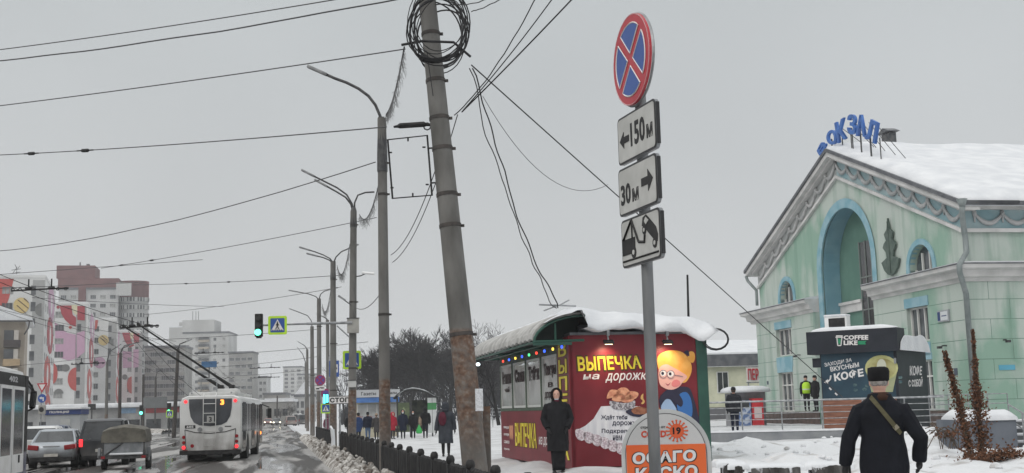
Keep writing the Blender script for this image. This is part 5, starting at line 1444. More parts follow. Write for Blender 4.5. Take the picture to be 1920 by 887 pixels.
wire('slack cable from the leaning pole to the lamp pole, left one', (826, 290, 22.9), (733, 478, 33.5), .35, .010, mt=cable_m)
wire('slack cable from the leaning pole to the lamp pole, right one', (858, 215, 22.9), (736, 492, 33.5), .5, .010, mt=cable_m)
wire('slack cable between lamp pole and signal pole', (720, 540, 34), (664, 575, 49), .3, .012, mt=cable_m)
wire('cable running down the coil side of the leaning pole', (800, 95, 22.8), (812, 180, 22.8), .0, .010, mt=cable_m)
# icicle garlands slung between the lamp poles
ice = mat('garland_strands', (.10, .10, .10), (.2, .2, .2), 8, rough=.7)
def garland(label, a, b, d, drop):
    pa, pb_ = at(*a), at(*b); o = thing('icicle_garland', label, 'garland', pa, 0, 'light garlands between the poles')
    pts = [p - pa for p in sag(pa, pb_, d, 40)]
    m = MB(cable_m); m.tube(pts, .016, 5); m.build('cord', o)
    m = MB(ice); rr_ = random.Random(int(a[0]))
    for i in range(170):
        k = rr_.random() * 39.99; j_ = int(k); p = pts[j_].lerp(pts[j_ + 1], k - j_); L_ = drop * rr_.choice((.5, .7, 1)) * rr_.uniform(.6, 1)
        m.tube([p, p + V((rr_.uniform(-.05, .05), rr_.uniform(-.05, .05), -L_ * .6)), p + V((rr_.uniform(-.1, .1), rr_.uniform(-.05, .05), -L_))], .004, 3)
    m.build('strands', o); return o
garland('icicle garland hanging from the cable coil to the grey lamp pole', (758, 88, 23.1), (724, 214, 34), .25, .40)
garland('icicle garland between grey lamp pole and signal pole', (717, 312, 34), (674, 402, 49.5), .7, .45)
garland('icicle garland between signal pole and dark stained pole', (656, 458, 49.5), (632, 498, 65), .8, .5)
garland('icicle garland between dark stained pole and the pole behind', (620, 545, 65), (604, 570, 86), .8, .5)

# ------------------------------------------------------------------ black picket fence
def fence(label, s0, s1, t0, gap, h=.80):
    base = road(s0, t0, 0.12); o = thing('picket_fence', label, 'fence', base, RZ)
    n = int((s1 - s0) / gap)
    m = MB(black_m)
    for i in range(n + 1):
        if i % 10 == 0: continue
        y = i * gap
        jz = .02 * nse(i * 1.7, 3); jx = .012 * nse(i * 2.3, 8)
        m.tube([(jx, y, -.1), (jx, y, h - .07 + jz), (jx * 2, y, h - .02 + jz), (jx * 2, y, h + .015 + jz)], [.052, .052, .046, .018], 8)
    m.build('pickets', o)
    for i in range(0, n + 1, 10):
        m = MB(black_m); y = i * gap; m.box((0, y, h / 2 - .05), (.12, .12, h + .06), bev=.015); m.ell((0, y, h + .05), (.075, .075, .09), 10, 6); m.build('post', o, smooth=40)
    for z in (.16, h - .2):
        m = MB(black_m); m.b2((-.02, 0, z), (.02, n * gap, z + .05)); m.build('rail', o)
    m = MB(snow_m)
    for i in range(n):
        if i % 3 == 0: m.box((0, i * gap + gap / 2, h - .135), (.045, gap * .8, .03), bev=.01)
    m.build('snow_cap', o)
    return o
fence('long black picket fence with domed posts along the dirty snow bank', 14.0, 57, 2.82, .215)
fence('further piece of black picket fence beyond the gap', 61, 84, 2.6, .23)
o = thing('snowy_gate_post', 'white snow crusted post at the gap in the black fence', 'post', road(59.4, 2.6, .1), RZ); m = MB(snow_m); m.tube([(0, 0, 0), (.02, 0, .5), (-.02, 0, 1.0)], [.12, .09, .1], 8); m.tube([(0, 0, .95), (0, 2.2, 1.1)], .06, 6); m.build('snow_cap', o); m = MB(black_m); m.b2((-.03, .03, 0), (.03, .09, .92)); m.build('post', o)
# ================================================================== vehicles (local +y is the way they drive)
tyre_m = mat('tyre', (.010, .010, .010), (.025, .024, .023), 8, rough=.85)
rim_m = mat('wheel_rim', (.20, .20, .21), var=.2, rough=.4, metal=.6)
plate_m = mat('number_plate', (.42, .40, .36), (.5, .48, .44), 6)
chrome = mat('chrome', (.45, .45, .46), var=.1, rough=.2, metal=.9)
def wheel(parent, x, y, r, w, side):
    m = MB(tyre_m); m.tube([(x - w / 2, y, r), (x - w / 2 + .03, y, r), (x + w / 2 - .03, y, r), (x + w / 2, y, r)], [r * .93, r, r, r * .93], 18); o = m.build('wheel', parent, smooth=40)
    m = MB(rim_m); xo = x + side * (w / 2 + .004); m.tube([(xo, y, r), (xo + side * .012, y, r)], [r * .62, r * .56], 12); m.build('rim', o)
def ring(y, hw, z0, z1, k=.8):
    p = [(hw * .90, z0), (hw * .98, z0 + (z1 - z0) * .25), (hw, z0 + (z1 - z0) * .6), (hw * .96, z1 - (z1 - z0) * .12), (hw * k, z1)]
    return [V((x, y, z)) for x, z in p] + [V((-x, y, z)) for x, z in reversed(p)]
def car(label, loc, rz, paint, L=4.4, W=1.74, H=1.46, kind='sedan', tail=None, lit=False, group='vehicles in traffic', cat='car', name='car', small=False):
    o = thing(name, label, cat, loc, rz, group)
    hw = W / 2; h = L / 2
    belt = {'sedan': .93, 'suv': 1.06, 'van': 1.15, 'hatch': .95}[kind]
    if kind == 'sedan': bs = [(-h, .86, .42, .86), (-h + .12, .97, .30, .98), (-h + .9, 1, .24, 1.0), (0, 1, .22, .96), (h - 1.2, .99, .24, .94), (h - .25, .93, .28, .78), (h, .75, .38, .66)]
    else: bs = [(-h, .9, .38, belt - .06), (-h + .10, .98, .30, belt), (-h + .8, 1, .26, belt), (0, 1, .24, belt), (h - 1.15, .99, .26, belt - .05), (h - .25, .94, .30, belt - .2), (h, .78, .4, belt - .32)]
    m = MB(paint); m.loft([ring(y, hw * k, z0, z1) for y, k, z0, z1 in bs]); m.build('body', o, smooth=45)
    if kind == 'sedan': cb = [(belt - .03, -h + .55, h - 1.25, .93), (belt + .18, -h + .85, h - 1.6, .86), (H - .07, -h + 1.30, h - 2.1, .72)]
    elif kind == 'suv': cb = [(belt - .03, -h + .04, h - 1.2, .96), (belt + .25, -h + .12, h - 1.5, .90), (H - .09, -h + .28, h - 1.95, .80)]
    elif kind == 'van': cb = [(belt - .03, -h + .04, h - .7, .97), (belt + .3, -h + .08, h - 1.0, .93), (H - .1, -h + .14, h - 1.4, .86)]
    else: cb = [(belt - .03, -h + .06, h - 1.1, .95), (belt + .2, -h + .25, h - 1.5, .88), (H - .08, -h + .5, h - 1.9, .76)]
    def rect(z, y0, y1, k, c=.10): return [V((hw * k, y0 + c, z)), V((hw * k, y1 - c, z)), V((hw * k - c, y1, z)), V((-hw * k + c, y1, z)), V((-hw * k, y1 - c, z)), V((-hw * k, y0 + c, z)), V((-hw * k + c, y0, z)), V((hw * k - c, y0, z))]
    m = MB(dglass_m); m.loft([rect(*q) for q in cb]); m.build('window', o, smooth=30)
    z, y0, y1, k = cb[-1]
    m = MB(paint); m.loft([rect(z - .02, y0 - .03, y1 + .03, k + .015), rect(z + .04, y0 + .05, y1 - .05, k - .03), rect(H, y0 + .28, y1 - .25, k - .14)])
    for sx in (-1, 1):
        for e in (0, 1):
            pts = []
            for (zz, a, b, kk) in cb: pts.append((sx * (hw * kk - .03), (a + .05) if e == 0 else (b - .05), zz))
            m.tube(pts, [.07, .06, .05], 5)
        ym = (cb[1][1] + cb[1][2]) / 2
        m.tube([(sx * (hw * kk + .004), ym, zz) for zz, a, b, kk in cb], .035, 4)
        if kind in ('suv', 'van'):
            yq = cb[1][1] + .9; m.tube([(sx * (hw * kk + .004), yq, zz) for zz, a, b, kk in cb], .05, 4)
    m.build('roof', o, smooth=40)
    r = .31 if kind in ('sedan', 'hatch') else .36
    for y in (-h + .82, h - .85):
        for sx in (-1, 1):
            m = MB(black_m); m.tube([(sx * (hw - .25), y, r + .02), (sx * (hw + .006), y, r + .02)], r * 1.16, 16); m.build('wheel_arch', o) if not small else m.bm.free()
            wheel(o, sx * (hw - .10), y, r, .21, sx)
    tm = tail_on if lit else tail_m
    tz = belt - .17 if kind != 'sedan' else .80
    for sx in (-1, 1):
        m = MB(tm)
        if kind in ('suv', 'van'): m.box((sx * hw * .88, -h - .0, belt - .14), (.14, .12, .30), bev=.03)
        else: m.box((sx * hw * .74, -h + .03, tz), (.40, .14, .19), (0, sx * -.12, 0), bev=.03)
        m.build('tail_light', o)
        m = MB(mat('headlight', (.5, .5, .48), var=.05, rough=.2)); m.box((sx * hw * .68, h - .12, .62 if kind == 'sedan' else .7), (.38, .16, .15), bev=.03); m.build('headlight', o)
        m = MB(paint); m.box((sx * (hw + .12), cb[0][2] - .42, belt + .06), (.2, .1, .14), bev=.03); m.build('mirror', o)
    m = MB(black_m); m.box((0, -h + .03, .34), (W * .86, .14, .17), bev=.03); m.build('bumper', o); m = MB(black_m); m.box((0, h - .06, .36), (W * .8, .14, .17), bev=.03); m.build('bumper', o)
    m = MB(plate_m); m.box((0, -h - .05, .50 if kind == 'sedan' else .62), (.52, .02, .115)); m.build('number_plate', o)
    if kind == 'sedan':
        m = MB(chrome); m.box((0, -h + .0, .84), (.62, .05, .03)); m.build('trim_strip', o)
    return o
def paint(name, c, metal=.35): return mat(name, c, tuple(min(1, x * 1.25 + .01) for x in c), 1.2, .35, .65, .32, metal=metal, coat=.4)
p_silver = paint('car_silver', (.30, .32, .345), .6); p_white = paint('car_white', (.55, .55, .54), .0); p_dark = paint('car_black', (.018, .02, .024)); p_grey = paint('car_grey', (.12, .125, .13)); p_blue = paint('car_navy', (.02, .035, .08)); p_red = paint('car_red', (.22, .05, .04))
for q_ in (p_silver, p_white, p_dark, p_grey, p_blue, p_red): overlay(q_, (.15, .138, .125), (.2, .95), 3.0, .3, .6, (1, 1, .6), .85)
def on_road(px, Y, z=0.0): p = at(px, 850, Y); return V((p.x, p.y, z))
sc1 = car('silver saloon waiting in traffic with red tail lights', on_road(112, 50.6), RZ + .02, p_silver, 4.5, 1.82, 1.50)
car('white crossover with long red tail light half hidden behind the silver saloon', on_road(82, 57), RZ + .05, p_white, 4.3, 1.85, 1.62, 'suv')
m = MB(tail_m)
car('white hatchback between the bus and the silver saloon', on_road(62, 64), RZ + .03, p_white, 4.2, 1.75, 1.5, 'hatch')
car('black station wagon with one lit brake lamp, pulling the covered trailer', on_road(204, 51.5), RZ + .02, p_dark, 4.6, 1.86, 1.86, 'suv', lit=True)
car('navy car with roof just showing above the silver saloon', on_road(103, 72), RZ, p_blue, 4.4, 1.8, 1.62, 'suv')
car('dark blue car roof next to the police booth', on_road(70, 76), RZ, p_blue, 4.4, 1.8, 1.55, 'suv')
# parked cars beyond the verge
for (px, Y, mt, k, lab, r_) in ((293, 212, p_grey, 'hatch', 'grey hatchback parked beyond the snowy verge', 1.0), (303, 200, p_white, 'sedan', 'white saloon parked in front of the other two', 1.1), (322, 196, p_dark, 'hatch', 'dark hatchback parked nearest to the green pedestrian signal', .9), (285, 216, p_white, 'suv', 'pale crossover parked leftmost beyond the verge', 1.2), (310, 220, p_silver, 'suv', 'silver crossover parked behind the white saloon', 1.0)):
    car(lab, on_road(px, Y), r_, mt, 4.3, 1.75, 1.55, k, group='cars parked beyond the verge', small=True)
car('reddish silver estate car far up the street', on_road(544, 225), RZ + .1, paint('car_beige', (.30, .24, .22)), 4.4, 1.85, 1.85, 'suv', small=True)
car('grey delivery van far up the street, right of the estate car', on_road(567, 232), RZ + .1, p_grey, 4.9, 2.0, 2.1, 'van', small=True, cat='van', name='van')
car('light van far up the street behind the estate car', on_road(556, 262), RZ + .1, p_white, 5.2, 2.0, 2.3, 'van', small=True, cat='van', name='van')
hl = mat('headlight_lit', (1, .93, .72), var=.01, emit=4)
for i, (px, Y, mt) in enumerate(((519, 250, p_grey), (502, 270, p_red))):
    o = car(('dark oncoming car with lit headlights at the end of the street', 'red oncoming car partly behind the trolleybus')[i], on_road(px, Y), RZ + math.pi, mt, 4.3, 1.75, 1.5, 'hatch', small=True)
    for sx in (-1, 1):
        m = MB(hl); m.ell((sx * .62, 2.18, .66), (.16, .06, .12), 8, 5); m.build('lit_headlight', o)
# covered trailer
to = on_road(238, 46.0); tr_ = thing('car_trailer', 'low grey metal trailer with a brown tarpaulin behind the black wagon', 'trailer', to, RZ + .02, None)
tin = mat('trailer_tin', (.17, .18, .19), (.28, .29, .30), 3, rough=.55, metal=.3); tarp = mat('tarpaulin_brown', (.075, .070, .058), (.15, .14, .115), 3.5, .35, .65, .8, bump=.6, bscale=5)
m = MB(tin); m.b2((-.74, -1.25, .46), (.74, 1.25, 1.0)); m.build('box', tr_)
m = MB(dsteel_m); m.b2((-.86, -1.3, .40), (.86, -1.1, .54)); m.b2((-.72, -1.1, .44), (.72, 1.3, .515)); m.tube([(0, 1.3, .46), (0, 2.6, .46)], .05, 6); m.tube([(-.66, -1.265, .53), (-.02, -1.265, .98)], .03, 4); m.b2((-.74, -1.27, .52), (-.68, -1.252, .98)); m.b2((.68, -1.27, .52), (.74, -1.252, .98)); m.build('chassis', tr_)
m = MB(tarp)
rings = []
for i in range(13):
    y = -1.3 + i * 2.6 / 12; e = sm(0, 1, min(i, 12 - i))
    w0 = .775
    rings.append([V((w0 + .015 * nse(i, 1), y, .98 + .03 * nse(i * .9, 4))), V((w0, y, 1.2)), V((w0 - .05, y, 1.40 + .04 * e)), V((w0 - .25, y, 1.47 + .07 * e)), V((0, y, 1.52 + .10 * e + .02 * nse(i * .7, 3))), V((-w0 + .25, y, 1.45 + .07 * e)), V((-w0 + .05, y, 1.38 + .04 * e)), V((-w0, y, 1.2)), V((-w0 + .015 * nse(i, 2), y, .98 + .03 * nse(i * .9, 7)))])
m.loft(rings); m.build('tarpaulin', tr_, smooth=50)
for sx in (-1, 1):
    wheel(tr_, sx * .78, -.1, .29, .19, sx)
    m = MB(tin); m.tube([(sx * .80, -.1 + .38 * math.cos(a), .30 + .36 * math.sin(a)) for a in [i * math.pi / 8 for i in range(9)]], .06, 4); m.box((sx * .86, -.95, .62), (.1, .3, .36), bev=.02); m.build('mudguard', tr_)
    m = MB(tail_m); m.box((sx * .7, -1.32, .46), (.14, .04, .09)); m.build('tail_light', tr_)
m = MB(snow_m); m.box((.1, -1.32, .575), (1.15, .14, .07), bev=.03); m.build('snow_ridge', tr_)

# ------------------------------------------------------------------ trolleybus
bw, bl_, bh = 2.5, 11.8, 2.66
tp = on_road(394, 51.0); TR = rad(7.4)
TB = thing('trolleybus', 'white trolleybus with dark windows and both roof poles up, seen from behind', 'trolleybus', tp, TR)
TF = Fr((tp.x, tp.y, 0), TR)
bus_w = mat('bus_white', (.60, .60, .585), (.70, .70, .69), .8, .35, .65, .35, coat=.3)
bgl = mat('bus_glass', (.03, .034, .04), (.07, .075, .085), 1.2, rough=.1, spec=.7)
overlay(bus_w, (.15, .135, .12), (.3, 1.7), 2.2, .25, .58, (1, 1, .6), .9)
m = MB(bus_w); hw = bw / 2
def bsec(y, k=1.0, top=0.0): 
    p = [(hw * .97, .36), (hw, .6), (hw, 2.2), (hw * .985, bh - .22), (hw * .93, bh - .06), (hw * .75, bh + .03)]
    return [V((x * k, y, z + top * (z > 2))) for x, z in p] + [V((-x * k, y, z + top * (z > 2))) for x, z in reversed(p)]
m.loft([bsec(-.0, .965, -.03), bsec(.08, .99), bsec(.3), bsec(bl_ - .4), bsec(bl_, .94, -.1)]); m.build('body', TB, smooth=35)
m = MB(bgl)
rw = [(-.87, 2.56), (-.86, 2.2), (-.80, 1.85), (-.66, 1.60), (-.45, 1.49), (0, 1.44), (.45, 1.49), (.66, 1.60), (.80, 1.85), (.86, 2.2), (.87, 2.56)]
m.prism(rw, -.012, .03); m.build('rear_window', TB)
m = MB(black_m); m.b2((-1.22, -.05, .30), (1.22, .5, .47)); m.b2((-1.12, .5, .32), (1.12, bl_, .42)); m.tube([(-1.02, -.012, 1.32), (-.6, -.012, 1.2), (0, -.012, 1.15), (.6, -.012, 1.2), (1.02, -.012, 1.32)], .014, 4)
for sx in (-1, 1): m.tube([(sx * 1.02, -.012, 1.32), (sx * .97, -.012, .5)], .011, 4)
m.build('bumper', TB)
m = MB(bus_w); 
for x in (-.28, .22): m.tube([(x, -.09, .62), (x, -.09, 2.62), (x, .1, 2.80)], .017, 4)
for z in (.66, .95, 1.24, 1.60, 1.97, 2.36): m.tube([(-.28, -.09, z), (.22, -.09, z)], .014, 4)
m.build('ladder', TB)
m = MB(mat('route_plate', (.34, .34, .33), var=.05)); m.b2((-.13, -.12, 1.57), (.15, -.1, 1.87)); o = m.build('route_plate', TB); text('lettering', '3', black_m, o, -.05, 1.62, .07, 1.82, -.121, bold=.04, depth=.002)
text('led_number', '3', amber_on, TB, .40, 2.30, .55, 2.52, -.014, bold=.05, depth=.004)
for sx in (-1, 1):
    for z, mt, r in ((2.46, tail_on, .07), (1.02, tail_m, .07), (.80, tail_m, .07), (.60, tail_on, .075)):
        m = MB(mt); m.tube([(sx * (1.0 if z > 2 else 1.06), -.02, z), (sx * (1.0 if z > 2 else 1.06), .04, z)], r, 12); m.build('tail_light', TB)
    m = MB(lamp_m); m.tube([(sx * .42, -.015, 1.31), (sx * .42, .03, 1.31)], .10, 12); m.build('vent_cap', TB)
    m = MB(mat('bus_reflector', (.15, .03, .03), var=.1)); m.b2((sx * 1.0 - .1, -.02, .47), (sx * 1.0 + .1, .03, .51)); m.build('reflector', TB)
m = MB(tail_m); m.tube([(-.72, -.015, .66), (-.72, .03, .66)], .075, 12); m.build('fog_light', TB)
m = MB(black_m); m.b2((-1.02, -.008, 1.37), (-.60, .02, 1.5)); m.b2((.58, -.008, 1.40), (.84, .02, 1.44)); o = m.build('badge', TB); text('lettering', '605', white_m, o, -.95, 1.39, -.68, 1.48, -.0085, bold=.02, depth=.001)
# side glazing and doors on the kerb side
m = MB(bgl); m.b2((hw - .02, .35, 1.18), (hw + .006, bl_ - .35, 2.36)); m.b2((-hw - .006, .35, 1.18), (-hw + .02, bl_ - .35, 2.36)); m.build('side_window', TB)
m = MB(bgl); 
for y0, y1 in ((.75, 1.95), (5.2, 6.6), (9.9, 11.2)): m.b2((hw - .01, y0, .5), (hw + .012, y1, 2.4))
m.build('door', TB)
m = MB(black_m)
for y in (.74, 1.35, 1.96, 5.19, 5.9, 6.61, 9.89, 10.55, 11.21): m.b2((hw + .0, y - .03, .48), (hw + .018, y + .03, 2.42))
m.build('door_frame', TB)
m = MB(bus_w)
for y in (2.9, 4.1, 7.7, 8.8): m.b2((hw + .0, y - .035, 1.2), (hw + .012, y + .035, 2.36))
m.build('window_pillar', TB)
for y in (3.1, 8.6):
    for sx in (-1, 1): m = MB(black_m); m.tube([(sx * (hw - .3), y, .5), (sx * (hw + .008), y, .5)], .58, 18); m.build('wheel_arch', TB)
for y in (3.1, 8.6):
    for sx in (-1, 1): wheel(TB, sx * (hw - .17), y, .48, .30, sx)
m = MB(black_m); m.b2((-.95, .6, .12), (-.45, 2.6, .36)); m.b2((.3, .9, .16), (.8, 2.4, .36)); m.build('underframe', TB)
m = MB(lamp_m); m.tube([(-.15, .3, .26), (.45, .3, .26)], .08, 8); m.build('muffler', TB)
m = MB(amber_on); m.box((hw + .03, 10.0, 1.0), (.05, .14, .14)); m.build('side_marker', TB)
m = MB(black_m); m.tube([(hw - .05, bl_, 2.4), (hw + .3, bl_ + .35, 2.25)], .03, 5); m.box((hw + .32, bl_ + .3, 1.95), (.2, .12, .5), bev=.03); m.build('mirror', TB)
m = MB(mat('roof_equipment', (.45, .45, .44), (.58, .58, .57), 2)); m.box((0, 2.8, bh + .09), (1.9, 4.4, .2), bev=.06); m.box((0, 8.6, bh + .1), (1.7, 3.2, .22), bev=.06); m.box((.15, 5.6, bh + .22), (1.0, 1.2, .4), bev=.1); m.build('roof_box', TB)
m = MB(steel_m)
for x in (-.8, .8): m.tube([(x, .25, bh + .1), (x, .25, bh + .16), (x, 4.9, bh + .16)], .02, 4)
m.tube([(-.5, .9, bh + .1), (-.5, .9, bh + .75)], .02, 4); m.tube([(.15, .9, bh + .1), (.15, .9, bh + .75)], .02, 4); m.tube([(-.5, .9, bh + .75), (.15, .9, bh + .75)], .02, 4); m.build('roof_rail', TB)
for i, (tx, ty, bx) in enumerate(((232, 612, -.18), (259, 608, .32))):
    tip = at(tx, ty, 52.2); base = V((tp.x, tp.y, 0)) + TF.x * bx + TF.y * 5.6 + V((0, 0, bh + .5))
    inv = Matrix.Rotation(-TR, 4, 'Z')
    a, b = inv @ (base - V((tp.x, tp.y, 0))), inv @ (tip - V((tp.x, tp.y, 0)))
    m = MB(black_m); m.tube([a, a.lerp(b, .08), a.lerp(b, .22), b], [.09, .085, .055, .035], 8); m.box(b, (.08, .26, .14)); m.box(a, (.25, .5, .2), bev=.04); m.build('trolley_pole', TB)
m = MB(cable_m)
for i, x in enumerate((-.4, .1)):
    tip = inv @ (at((240, 262)[i], 620, 52.2) - V((tp.x, tp.y, 0))); m.tube(sag(tip, V((x, -.05, 2.3)), .25, 8), .009, 4)
m.build('pole_rope', TB)

# ------------------------------------------------------------------ bus at the left edge, its front door side
b2p = at(47, 900, 24.4); B2 = thing('city_bus', 'white and blue city bus cut off by the left edge, mirror on a long arm', 'bus', (b2p.x, b2p.y, 0), RZ + rad(1))
BF = Fr((b2p.x, b2p.y, 0), RZ + rad(1) + math.pi / 2)
navy = paint('bus_navy', (.022, .036, .10), .1)
zz = lambda py: BF.hit(40, py)[1]
zr, zb_, zg, zd, zn = zz(688), zz(703), zz(725), zz(850), zz(848)
m = MB(bus_w); L2 = 11.5
def b2sec(y, k=0): return [V((x, y, z)) for x, z in ((0 - k, .3), (0 - k, zr - .25), (-.06 - k, zr - .08), (-.3 - k, zr), (-2.2 + k, zr), (-2.44 + k, zr - .08), (-2.5 + k, zr - .25), (-2.5 + k, .3))]
m.loft([b2sec(-L2), b2sec(-.25), b2sec(0, .12)]); m.build('body', B2, smooth=30)
m = MB(navy); m.b2((-.015, -L2 + .1, .28), (.006, -.20, 1.05)); m.b2((-.05, -.30, .28), (.010, .015, zn)); m.b2((-2.4, -.1, .28), (-.05, .03, 1.0)); m.build('blue_skirt', B2)
m = MB(black_m); m.b2((-.015, -L2 + .1, zg), (.005, -.02, zb_)); m.b2((-.05, -.28, zn + .004), (.012, .02, zb_ - .004)); m.b2((-2.35, -.08, 1.1), (-.08, .04, zb_)); m.build('black_band', B2)
m = MB(white_m)
for y0, y1 in ((-2.75, -1.66), (-1.57, -.44)):
    z0, z1 = zz(884), zg - .01
    m.b2((.013, y0, z0), (.03, y0 + .07, z1)); m.b2((.013, y1 - .07, z0), (.03, y1, z1)); m.b2((.013, y0 + .07, z1 - .06), (.03, y1 - .07, z1)); m.b2((.013, y0 + .07, z0), (.028, y1 - .07, zd))
m.build('door', B2)
m = MB(bgl)
for y0, y1 in ((-2.68, -1.73), (-1.50, -.51)): m.b2((.008, y0, zd), (.02, y1, zg - .07))
m.b2((.006, -L2 + .4, 1.3), (.012, -3.0, zg - .05)); m.build('door_glass', B2)
m = MB(black_m); m.b2((.03, -.98, zd - .16), (.04, -.86, zd - .02)); m.build('door_handle', B2)
text('lettering', '402', mat('fleet_number', (.5, .5, .52), var=.05), B2, -1.94, zz(718.5), -1.11, zz(708), -.008, bold=.03, depth=.002, M=Matrix.Rotation(rad(90), 4, 'Z'))
m = MB(black_m); IB = Matrix.Rotation(-(RZ + rad(1)), 4, 'Z'); loc_ = lambda px, py, Y: IB @ (at(px, py, Y) - V((b2p.x, b2p.y, 0)))
m.tube([loc_(46, 709, 24.5), loc_(53, 714, 24.7), loc_(60, 725, 24.8), loc_(65, 738, 24.8), loc_(66, 750, 24.8)], .022, 5)
m.tube([loc_(48, 722, 24.5), loc_(56, 726, 24.7), loc_(61, 735, 24.8)], .012, 4); m.tube([loc_(52, 770, 24.7), loc_(61, 766, 24.8)], .02, 5); m.build('mirror_arm', B2)
m = MB(black_m); m.box(loc_(62, 749.5, 24.8), (.12, .12, .36), (0, .08, 0), bev=.04); mo = m.build('mirror', B2)
m = MB(mat('mirror_glass', (.25, .26, .27), var=.2, rough=.1, metal=.8)); m.box(loc_(62, 750, 24.73), (.08, .02, .27), (0, .08, 0)); m.build('mirror_glass', mo)
for y in (-2.9, -8.8): wheel(B2, -.17, y, .48, .3, 1); wheel(B2, -2.33, y, .48, .3, -1)
# ================================================================== far buildings
def win_mesh(w, h, n=2, fm=None, gm=None, proud=.05):
    m = MB(fm or mat('far_frame', (.42, .42, .41), var=.1), gm or mat('far_glass', (.04, .043, .048), (.09, .095, .10), .35, rough=.35))
    m.cur = 0; m.b2((-w / 2, -proud, -h / 2), (w / 2, .05, h / 2)); m.cur = 1
    pw = (w - .1) / n
    for i in range(n): m.b2((-w / 2 + .08 + i * pw, -proud - .03, -h / 2 + .08), (-w / 2 + .02 + (i + 1) * pw, -proud - .001, h / 2 - .08))
    o = m.build('window'); me = o.data; bpy.data.objects.remove(o); return me
W2 = win_mesh(2.0, 1.5, 3); W1 = win_mesh(1.3, 1.5, 2); WL = win_mesh(1.0, 1.9, 1)
_cur = mat('far_curtain', (.16, .16, .155), (.30, .30, .29), .9, rough=.5)
WV = {id(W2): win_mesh(2.0, 1.5, 3, None, _cur), id(W1): win_mesh(1.3, 1.5, 2, None, _cur), id(WL): WL}
_wr = random.Random(12)
def put_win(parent, me, x, y, z, rz=0):
    if _wr.random() < .33: me = WV[id(me)]
    return link('window', me, parent, (x, y, z), rz)
panel = mat('panel_white', (.54, .54, .53), (.64, .64, .63), .12, rough=.85)
mred = mat('mural_red', (.42, .07, .06), var=.1); mdred = mat('mural_crimson', (.33, .035, .05), var=.1); mpink = mat('mural_pink', (.48, .29, .40), var=.06); myel = mat('mural_ochre', (.55, .42, .18), var=.06); mgrey = mat('mural_grey', (.15, .15, .145), var=.1); mcream = mat('mural_cream', (.60, .55, .38), var=.06); mwhite = mat('mural_white', (.62, .61, .60), var=.05); mline = mat('mural_line', (.08, .04, .03), var=.1)
def mural(name, parent, pts, mt, y, fr):
    P = [fr.hit(*p) for p in pts]; m = MB(mt); m.prism(P, y - .05, y); return m.build(name, parent)
def circ(cx, cy, r, a0=0, a1=360, n=20, ry=None): return [(cx + r * math.cos(rad(a0 + (a1 - a0) * i / n)), cy - (ry or r) * math.sin(rad(a0 + (a1 - a0) * i / n))) for i in range(n + (0 if a1 - a0 == 360 else 1))]
MR = rad(17)
blocks = [(-70, 78, 521, 230, 100), (78, 160, 571, 282, 176), (150, 215, 600, 335, 229), (200, 262, 622, 388, 273)]
mfr = []
for bi, (x0, x1, ty, Y, xs) in enumerate(blocks):
    p1 = at(x1, 780, Y)
    lab = ('white nine storey block with a big ochre circle, nearest of the painted row', 'white block with a large crimson arc and pink field, second of the painted row', 'white block with a smaller ochre circle, third of the painted row', 'white block with a crimson arc, farthest of the painted row')[bi]
    o = thing('apartment_block', lab, 'building', (p1.x, p1.y, 0), MR, 'painted apartment blocks')
    F_ = Fr((p1.x, p1.y, 0), MR); mfr.append((o, F_))
    H_ = F_.hit(x1 - 5, ty)[1]; xl_ = F_.hit(x0, 700)[0]
    # depth of the long street side from its far edge in view
    d = ray(xs, 700); sx = V((-math.sin(MR), math.cos(MR), 0)); c0 = V((p1.x, p1.y, 0))
    k = c0.cross(V((d.x, d.y, 0))).z / -(sx.cross(V((d.x, d.y, 0)))).z; DPT = max(20, min(90, k))
    m = MB(panel); m.b2((xl_, 0, 0), (0, DPT, H_)); m.b2((xl_ - .1, -.1, H_), (.1, DPT, H_ + .5)); m.build('wall', o)
    m = MB(snow_m); m.b2((xl_, .1, H_ + .5), (-.1, DPT, H_ + .65)); m.build('roof_snow', o)
    rows = 9; dz = (H_ - 1.2) / rows
    cols_ = {0: ((10, W2), (52 + 7, WL)), 1: ((110, W2), (147, WL)), 2: ((180, W1), (205, WL)), 3: ((243, W1), (256, WL))}[bi]
    for cx_p, me in cols_:
        xx = F_.hit(cx_p, 680)[0]
        for r_ in range(rows):
            z = 1.9 + r_ * dz
            if bi == 0 and cx_p < 20 and r_ < 2: continue
            put_win(o, me, xx, 0, z)
    for k_ in range(6):
        y = DPT * (k_ + .5) / 6
        for r_ in range(rows): put_win(o, W1, 0, y, 1.9 + r_ * dz, math.pi / 2)
    # stair strip: a recess's shade put into a flat, darker panel colour
    m = MB(mat('panel_shade', (.33, .33, .325), var=.06)); xa = F_.hit({0: 60, 1: 143, 2: 204, 3: 254}[bi], 680)[0]; m.b2((xa - .25, -.06, .5), (xa + 1.4 + .5, -.004, H_ - .4)); m.build('stair_strip', o)
    # ornaments on the street side
    for r_, (mt, zc) in enumerate(((mred, .38), (mdred, .66), (mpink, .88), (mred, .13))):
        m = MB(mt); yy = DPT * (.38, .55, .6, .5)[r_]; zz_ = H_ * zc
        m.loft([[V((.02, yy + DPT * .30 * math.cos(a), zz_ + H_ * .13 * math.sin(a))) for a in [i * .524 for i in range(12)]], [V((.07, yy + DPT * .30 * math.cos(a), zz_ + H_ * .13 * math.sin(a))) for a in [i * .524 for i in range(12)]]]); m.build('mural_ornament', o)
        m = MB(mwhite); m.loft([[V((.072, yy + DPT * .07 * math.cos(a), zz_ + H_ * .07 * math.sin(a))) for a in [i * .524 for i in range(12)]], [V((.11, yy + DPT * .07 * math.cos(a), zz_ + H_ * .07 * math.sin(a))) for a in [i * .524 for i in range(12)]]]); m.build('mural_ornament', o)
o, F_ = mfr[0]
